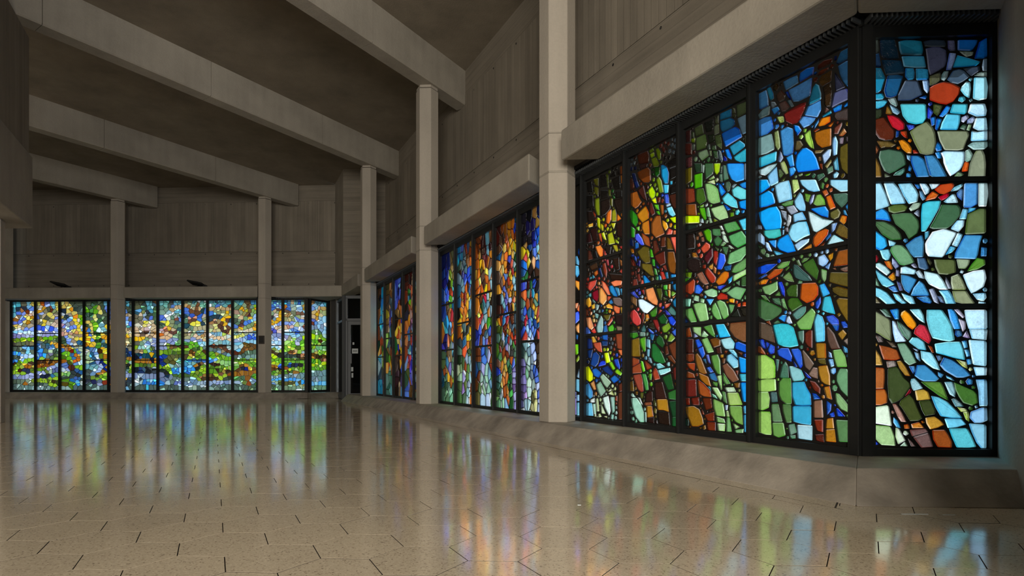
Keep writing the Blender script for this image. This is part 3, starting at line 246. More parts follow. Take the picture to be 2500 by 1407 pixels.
'w0': '''2c6f9c 114 2865 45 2866 45 2788 124 2784 145 2804;1c3c8c 154 2857 140 2852 140 2824 155 2824;4484b8 133 2778 80 2784 45 2777 45 2606 69 2608 98 2654 120 2714;581e0c 279 2833 273 2854 228 2864 172 2851 172 2823 224 2813 269 2816;742a0c 274 2794 256 2808 198 2803 198 2786 247 2773 274 2778;50320e 267 2751 249 2768 173 2773 176 2700 245 2691 267 2718;34200e 240 2685 184 2693 175 2625 184 2531 210 2537 228 2558 229 2629;0a60b4 417 2822 407 2863 355 2871 300 2856 309 2805 363 2802 411 2797;4478a0 545 2862 486 2865 429 2858 420 2798 478 2791 523 2788;4a80b4 503 2783 444 2782 316 2790 323 2720 329 2666 413 2663 462 2680;1d52a8 528 2781 505 2774 473 2696 507 2735;1f7f9c 348 2606 312 2714 289 2733 266 2710 250 2644 251 2608 308 2603;4488c4 380 2549 350 2600 255 2606 250 2534 274 2496 280 2494;6f1814 359 2635 375 2585 408 2533 431 2513 473 2521 527 2566 529 2573 542 2624 470 2637 404 2643;484a66 155 2750 125 2696 83 2615 151 2617;56587c 184 2515 161 2612 118 2613 73 2603 45 2537 65 2524 119 2522;1480d4 173 2509 136 2515 104 2511 111 2474 162 2477;1a80d8 99 2497 45 2520 45 2501 57 2483 93 2483;88a098 59 2593 45 2595 45 2552;4a3c38 74 2468 45 2463 45 2424 45 2382 147 2424 163 2451 158 2472;4480b0 752 2865 685 2867 669 2798 666 2737 747 2739;2888a4 683 2874 649 2874 624 2810 621 2773 649 2766 666 2813;3c2c14 630 2864 597 2880 575 2841 597 2818 624 2834;4c3428 602 2793 557 2810 523 2758 530 2728 574 2724 594 2750;60443c 580 2719 525 2715 490 2657 519 2637 557 2648;6b7c80 511 2712 483 2704 457 2648 481 2647;7c8488 650 2762 612 2744 597 2713 622 2707 641 2707;2c88c8 619 2703 586 2698 571 2667 618 2649 645 2702;6c8484 758 2704 717 2732 652 2733 658 2668 746 2670;744c40 193 2509 236 2497 219 2541;2ca8c0 248 2488 181 2502 176 2479 241 2476;3d80c0 755 2663 702 2665 643 2648 629 2585 622 2549 676 2528 751 2534;7c9c98 754 2527 640 2520 621 2433 617 2390 685 2381 758 2392;8a9458 621 2521 585 2525 571 2444 566 2388 589 2369 614 2417;4088c0 571 2513 510 2518 463 2484 458 2372 463 2309 512 2305 547 2322 560 2420;40b8d0 751 2373 677 2373 596 2370 602 2298 677 2295 751 2296;7c8cac 567 2368 542 2300 566 2277 589 2289;a8b460 600 2627 543 2610 537 2586 536 2564 574 2570;0a84e0 458 2510 420 2490 396 2448 434 2417 441 2453 456 2474;5f9cd8 290 2494 301 2477 332 2460 384 2459 421 2520 387 2547;3898d8 309 2409 300 2453 264 2484 270 2454;e88010 276 2441 248 2476 185 2465 185 2425 224 2417 270 2425;e07820 208 2405 176 2414 154 2419 181 2387;bc5c20 309 2409 281 2419 262 2404 297 2397;a86010 299 2396 238 2392 178 2381 179 2260 248 2269 286 2311 301 2352;b0d858 378 2413 330 2430 324 2377 310 2334 302 2279 337 2308 368 2362;605030 452 2338 442 2389 405 2378 384 2338 415 2315 451 2324;7a3c2c 166 2335 159 2377 104 2393 106 2369 132 2322;907018 86 2364 76 2384 45 2370 45 2343 70 2350;b87840 133 2310 93 2349 73 2309 101 2295;988890 127 2293 93 2286 98 2244 125 2252;a08c90 78 2280 45 2287 45 2249 77 2247;98c8f0 169 2308 149 2318 133 2269 138 2185 169 2186 174 2266;605018 122 2230 81 2239 45 2231 45 2019 77 2037 112 2082 126 2155;0a8cea 448 2230 436 2286 394 2317 361 2312 314 2267 284 2208 260 2125 319 2134 429 2157 445 2199;b8d0f0 247 2219 204 2243 178 2237 185 2190 233 2147 240 2186;7c6438 304 2272 226 2251 253 2236 300 2249;2c98e0 523 2297 468 2307 452 2212 491 2215 507 2262;3ca0e8 458 2208 447 2192 441 2176 460 2153 490 2143 498 2211;b4bc80 571 2274 537 2280 514 2228 502 2175 521 2170 555 2220;5a6844 587 2229 564 2224 538 2181 567 2156 583 2173 587 2215;c0d8d8 755 2278 668 2287 591 2279 608 2260 659 2230 694 2218 742 2241;8cc8ec 582 2130 649 2122 660 2141 677 2206 656 2226 597 2261;6c8c74 214 2114 172 2124 165 2081 206 2071;98884c 229 2137 180 2173 177 2147 210 2113;78bcd0 167 2143 136 2173 125 2074 159 2090;8a3414 268 2167 242 2160 240 2116 257 2129;7c6048 277 2219 252 2211 249 2184 270 2181;4c7058 286 2096 236 2094 223 2067 276 2045;8cd414 374 2123 321 2122 339 2110 370 2112;8c9c70 429 2140 390 2143 389 2124 418 2123;b8c870 565 2133 515 2156 537 2131;0aa4ec 751 2204 676 2183 651 2122 705 2102 751 2091;a8dcf0 615 2118 576 2129 498 2124 481 2067 470 1976 528 1977 583 1977 603 2051;c8dc80 477 2120 428 2106 411 2036 463 2009;9cd8f0 416 2100 290 2064 258 1975 303 1981 350 2006 399 2059;a8e0f4 190 2032 45 1985 45 1917 74 1918 117 1928 154 1963 188 1996;70985c 248 2037 227 2014 238 1978 256 1996;0a9ce8 752 2082 669 2098 630 2065 611 2003 612 1984 679 1979 747 1986;689858 568 1966 520 1973 461 1968 466 1935 530 1939;98d4f0 458 1959 412 2012 390 1982 366 1899 368 1864 415 1879 448 1916;74a03c 378 1993 327 1967 346 1917 371 1940;a4acd8 319 1965 297 1963 312 1910 334 1894 341 1919;84b050 313 1903 287 1956 255 1952 227 1906 220 1867 287 1879;c05c28 248 1968 215 1976 197 1937 226 1926;e07018 221 1925 184 1928 168 1883 147 1831 190 1824 207 1873;4c6c58 173 1929 78 1909 45 1881 77 1838 109 1816 155 1873;3098e0 85 1822 45 1857 45 1765 62 1770;0aa4f0 757 1954 670 1967 599 1960 567 1907 554 1839 560 1786 626 1791 700 1805 739 1880;94a0a8 593 1958 551 1951 533 1924 565 1930;a0a4b0 524 1933 458 1930 423 1874 480 1864 507 1899;9098a4 570 1923 516 1898 514 1824 550 1864;b8b8b8 505 1877 477 1853 481 1812 502 1782 521 1796;98d0ec 465 1864 392 1867 359 1800 420 1808 460 1803;1490e8 337 1871 221 1860 197 1818 200 1774 258 1805;d8ecec 350 1859 298 1825 237 1773 160 1744 207 1721 285 1695 312 1709 337 1783;6c6430 191 1809 134 1823 114 1789 126 1759 159 1751 188 1775;58b0e0 101 1800 84 1799 66 1751 94 1772;dc8420 127 1736 110 1770 72 1752 79 1715 94 1701;985828 71 1728 45 1750 45 1704 62 1700;98dcf0 504 1733 477 1792 428 1801 360 1789 342 1737 332 1686 378 1679 445 1655 482 1687;48c0b8 709 1803 633 1792 569 1784 559 1729 616 1722 672 1735 706 1768;b0ccf0 179 1729 136 1727 154 1682 178 1663;6c5420 156 1661 127 1718 91 1696 48 1649 45 1615 74 1602 118 1629;b8d8f4 758 1784 742 1796 704 1751 700 1704 704 1686 757 1731;2c98e8 674 1717 600 1708 604 1645 628 1662;0a94ea 598 1679 583 1708 505 1732 464 1652 440 1589 504 1591 575 1628 599 1662;b0d0e8 458 1641 405 1664 336 1663 343 1637 429 1591;cc5c14 309 1662 279 1695 223 1706 197 1690 203 1661 248 1614 294 1587 313 1623;2474c0 185 1673 179 1646 219 1615 221 1636;c0e8ec 218 1582 177 1643 162 1652 89 1593 121 1577 203 1572;d08028 433 1577 373 1605 321 1624 320 1580 387 1568;c07030 298 1585 257 1596 217 1616 245 1578;b8d8f8 697 1715 666 1698 634 1627 673 1640 693 1677 694 1687;c09080 85 1576 45 1591 45 1573;c8d0e0 758 1859 730 1845 725 1816 758 1824;78b0d0 554 1772 533 1771 538 1734 553 1733;b0a8b0 528 1780 504 1785 500 1745 524 1754;608060 758 1705 722 1678 747 1670;607850 740 1665 707 1668 690 1638 709 1612 741 1644;709068 693 1627 661 1613 660 1589 662 1581 700 1605;88a088 657 1603 627 1607 603 1577 650 1575 656 1591;68c8e8 629 1635 567 1607 531 1587 579 1576 612 1603;b8d0f8 756 1627 704 1576 758 1576;1050d0 758 1531 691 1541 590 1528 636 1500 690 1473 758 1478;7ca858 600 1506 553 1532 486 1531 500 1500 552 1485 588 1492;7c9c58 532 1470 492 1506 494 1481 518 1464;b85018 687 1446 622 1491 539 1483 566 1451 627 1429 657 1417;e08818 755 1411 719 1429 664 1426 689 1392 748 1393;3870c0 758 1445 690 1472 677 1456 746 1435;788c60 443 1524 420 1531 398 1480 425 1486;80a060 403 1508 384 1532 335 1527 357 1510 395 1498;3c6020 395 1490 311 1522 285 1462 267 1422 282 1358 332 1406 371 1448;406058 465 1504 427 1488 378 1436 340 1400 317 1362 380 1369 417 1384 450 1403 463 1436;b0d0f0 276 1520 229 1532 197 1480 214 1457 239 1446 272 1467;e09820 207 1517 164 1533 169 1493 189 1472;985018 171 1436 134 1533 50 1534 46 1428 111 1431;88604c 179 1424 149 1427 142 1404;8c6c5c 130 1412 46 1423 46 1384 91 1387;90b478 256 1436 209 1414 215 1355 231 1333 251 1374;60501c 191 1401 49 1375 50 1277 120 1302 199 1336;6c98d0 229 1442 197 1462 181 1467 198 1418;708c50 553 1421 497 1456 474 1420 454 1371 513 1389;405c4c 579 1432 533 1461 550 1425;648860 424 1381 412 1377 390 1368 391 1354 434 1356;7ca464 731 1373 639 1386 592 1402 587 1334 656 1302 703 1320;2854d8 590 1392 554 1389 531 1330 529 1271 556 1298;345018 524 1321 488 1354 426 1352 427 1260 510 1277;c05410 411 1244 401 1355 291 1344 271 1310 271 1257 302 1223 360 1207;3cb0e8 268 1324 229 1332 187 1253 241 1236;604c18 178 1291 137 1298 45 1260 50 1210 127 1229 171 1263;7c5c18 46 1030 78 1061 118 1125 123 1134 150 1202 132 1218 52 1201 45 1164 45 1120;6c9450 621 1293 576 1325 565 1286;486c40 556 1165 583 1142 642 1112 695 1112 741 1140 758 1161 758 1293 689 1262 627 1231 557 1192;6c9450 744 1312 697 1305 652 1250 703 1270;507454 646 1277 575 1271 558 1208 615 1236;84ac74 565 1259 537 1266 522 1218 504 1169 548 1200;3c601c 511 1245 487 1261 427 1253 389 1201 392 1195 472 1157 508 1204;1c50c0 295 1206 255 1247 252 1199 274 1158 294 1165;40c0d4 250 1148 234 1236 185 1238 149 1108 204 1126;7cac58 325 1019 410 1025 428 1048 442 1077 322 1171 300 1149 291 1130;608c80 363 1188 365 1151 382 1129 414 1105 441 1097 472 1138 442 1164 429 1172 400 1186;504c1c 171 1241 140 1237 161 1219;30a0e8 589 1123 552 1143 514 1137 532 1086;c0d0e8 515 1122 494 1134 467 1073 504 1074 525 1092;5c8060 631 1089 591 1110 565 1085 615 1081;88401c 699 1103 658 1111 640 1068;5c4838 750 1107 692 1092 639 1064 621 1001 612 936 736 982 751 989;38bcc8 563 1081 500 1070 459 1043 434 961 420 909 487 900 544 909 592 928 633 1076;70d0e8 292 1111 283 1128 242 1102 226 1058 223 988 224 931 292 926 304 1071;4068d8 221 1102 167 1107 130 1071 124 1039 177 1041 207 1072;2c60d0 118 1057 86 1056 56 1015 100 1012;2468b8 179 1038 124 1035 131 998 150 995;a87828 139 977 100 1005 73 972 107 929;587c6c 432 1012 379 1019 379 949 388 916 421 956;6c2414 375 996 341 1018 314 1011 315 886 351 901 374 933;604438 218 1024 202 1033 158 979 129 904 117 875 185 874 208 932;3460c8 758 973 720 971 707 966 691 895 724 911;2c58c8 697 955 661 939 667 919 686 893;3060d4 657 937 613 912 617 863 653 855 673 882 671 891;a05020 758 921 736 920 699 872 690 850 758 871;2458c8 597 882 568 898 499 895 470 833 477 792 537 819 588 847;2c60d0 487 886 422 889 402 867 393 823 388 765 408 740 436 786;2858d0 473 822 428 758 450 756;705848 398 869 386 880 344 831 302 777 338 727 374 756 378 772;a87018 293 921 217 917 213 814 285 816;685820 282 809 221 812 214 766 270 781;90b0e0 202 862 178 847 172 813 200 821;84b460 173 867 112 872 83 823 70 752 144 752 160 802;98c8f0 204 807 166 807 158 760 184 751;a8d060 758 852 693 851 622 810 608 763 609 677 677 668 754 668;60887c 608 818 576 812 592 712 605 746;48745c 572 696 555 770 527 802 506 769 501 746 498 678 575 677;90c8c8 500 763 462 761 398 735 373 680 391 660 466 652 484 693 486 702;907060 313 754 278 747 275 671 298 677 330 689 347 705;b07820 186 626 226 636 253 655 269 701 278 760 207 767 188 697;70a070 49 536 84 565 118 598 146 658 146 697 124 743 71 739 46 689;2c58e0 328 682 322 672 358 681 385 734;78c0e0 104 898 70 876 65 843 92 851;a08878 99 928 59 952 53 880;68b8e0 71 1002 45 993 45 953 65 961;a4cc60 758 658 677 668 606 668 601 583 677 572 754 571;5c8c3c 581 644 553 677 480 676 475 489 520 485 563 515 581 553;34a8cc 475 646 375 652 359 612 328 563 322 486 393 480 450 482 472 542;6c2414 344 662 293 650 255 607 258 563 308 594;a0c868 758 567 669 570 655 521 664 451 719 427 758 431;506c68 655 570 597 572 588 499 646 492;c07c20 235 615 190 624 172 529 214 542;1860b8 322 572 287 567 255 534 307 527;648458 647 480 581 484 562 408 547 354 637 347;587c44 555 485 479 485 475 352 522 348 548 430;38a8cc 471 474 323 482 323 345 402 349 467 361;8c6048 308 517 243 527 235 404 307 399;90b878 154 578 125 572 84 526 50 480 48 442 117 471 146 512;a0c860 755 419 648 421 639 247 694 244 755 256;6c9848 642 339 540 347 523 254 584 232 630 245;789880 506 335 452 347 434 285 489 256;b0d4dc 436 340 314 343 315 238 427 241;802810 308 385 236 391 236 301 285 311;5a2014 300 282 232 292 228 233 292 241;b87818 214 399 166 409 158 336 221 331;b87818 221 323 155 333 144 243 221 242;5c8450 152 396 45 398 45 254 131 248;2458d8 151 478 131 472 83 422 137 420;1858b8 216 525 177 501 181 456 211 418;2858d0 198 432 160 450 154 416 184 413;6c9878 496 255 444 265 443 240 481 235;a8e0f4 169 2062 143 2074 125 2053 138 2030 166 2033;a87018 303 870 294 844 319 832 341 848 331 871;70a070 162 588 176 603 173 627 150 633 136 617 141 594;98c8f0 147 743 146 717 163 701 184 712 187 736 168 749;3d80c0 596 2534 619 2547 610 2569 586 2570 576 2548;70985c 210 2056 199 2039 216 2023 235 2032 232 2056;742a0c 283 2744 304 2746 308 2764 299 2777 281 2775 274 2759;742a0c 176 2814 156 2799 172 2777 192 2794;788c60 480 1542 458 1555 444 1532 466 1521;4c7058 301 2078 321 2082 325 2102 306 2115 289 2098;b0d858 410 2416 390 2417 382 2396 398 2385 416 2395;708c50 509 1381 499 1364 513 1348 531 1358 530 1378;605018 94 2017 111 2016 122 2033 110 2048 92 2047 84 2031;c05410 325 1211 303 1208 303 1186 322 1178 336 1193;b0d0f0 290 1557 274 1541 281 1523 301 1524 307 1543;c05c28 201 1960 189 1976 170 1969 170 1948 188 1942;4088c0 567 2531 562 2550 542 2549 535 2532 552 2520;587c6c 387 888 405 882 417 899 403 916 385 906;1050d0 590 1533 593 1550 583 1562 569 1559 562 1542 575 1530;b0d0f0 208 1530 222 1537 223 1552 212 1563 196 1555 194 1539;0a9ce8 648 2089 640 2108 619 2101 626 2079;c07c20 224 540 239 531 251 545 244 562 227 559;a8d060 634 846 611 844 615 823 635 826;b0d858 356 2443 365 2421 387 2430 378 2452;c05c28 218 2008 201 2010 195 1995 203 1982 219 1983 224 1997;3c6020 260 1333 280 1344 268 1365 249 1353;6c2414 355 863 367 877 363 894 343 891 339 874;80a060 413 1554 396 1561 382 1548 392 1532 410 1535;30a0e8 511 1154 525 1143 539 1155 533 1171 515 1172;7ca464 741 1362 727 1356 727 1339 741 1332 753 1342 755 1355;7c5c18 112 1104 123 1092 137 1092 143 1106 136 1117 120 1116;60501c 205 1305 200 1324 181 1320 184 1300;70a070 175 664 162 668 153 659 155 645 168 640 180 651;98d4f0 385 2027 377 2016 381 2003 395 2002 403 2011 400 2026;80a060 343 1557 326 1556 323 1539 338 1531 350 1543;3d80c0 620 2594 628 2608 619 2622 603 2617 603 2600;b85018 585 1411 605 1410 607 1428 589 1432;2c88c8 578 2632 594 2642 581 2658 566 2645;985018 157 1555 136 1554 138 1536 157 1537;90b878 80 430 70 441 56 438 55 422 70 417;b0d0f0 248 1558 236 1552 236 1538 252 1534 258 1548;a4cc60 577 657 591 653 599 663 593 677 577 672;48745c 555 777 570 782 571 797 558 803 548 792;0a8cea 454 2296 453 2310 439 2315 432 2301 441 2289;c0d8d8 754 2223 745 2234 733 2230 728 2219 736 2210 748 2211;0a60b4 289 2817 279 2808 285 2796 300 2797 303 2812;2458c8 597 898 599 915 581 917 579 898;8c9c70 450 2121 458 2130 451 2143 438 2142 432 2132 436 2121;7cac58 453 1071 440 1064 446 1051 461 1051 465 1064;6c2414 324 613 330 599 343 601 347 614 336 623;6c9878 520 246 509 253 498 250 496 237 505 227 517 233;7a3c2c 144 2413 129 2410 128 2395 140 2389 149 2399;3c2c14 550 2852 555 2839 571 2842 570 2858 559 2865;c07c20 233 626 248 614 260 630 244 641;78c0e0 53 822 64 814 75 817 76 831 68 837 56 833;a87018 292 798 309 799 307 816 291 815;34a8cc 353 671 355 656 368 651 375 665 366 675;40c0d4 225 1125 232 1111 247 1116 249 1128 235 1134;c0d0e8 479 1144 489 1139 501 1145 500 1156 489 1163 480 1156;b8b8b8 530 1827 522 1818 526 1806 538 1805 545 1814 542 1825;0aa4f0 533 1793 539 1779 554 1785 547 1801;70d0e8 282 1148 269 1152 260 1140 270 1129 283 1135;70a070 61 517 73 519 78 530 71 539 60 538 53 528;3898d8 329 2445 320 2456 307 2447 316 2434;b85018 650 1391 661 1398 659 1410 645 1411 641 1399;c8dc80 450 1984 465 1992 457 2008 441 2000;406058 471 1457 488 1458 487 1473 473 1474;907060 281 662 267 663 263 648 279 645;6f1814 525 2529 523 2546 507 2542 510 2527;6c9450 670 1280 667 1294 654 1295 650 1283 659 1274;6c9848 505 306 514 293 526 302 518 314;2458d8 165 497 152 503 146 490 159 483;70d0e8 219 1056 208 1062 199 1052 206 1041 217 1044;a05020 673 852 685 853 687 867 677 872 668 864''',
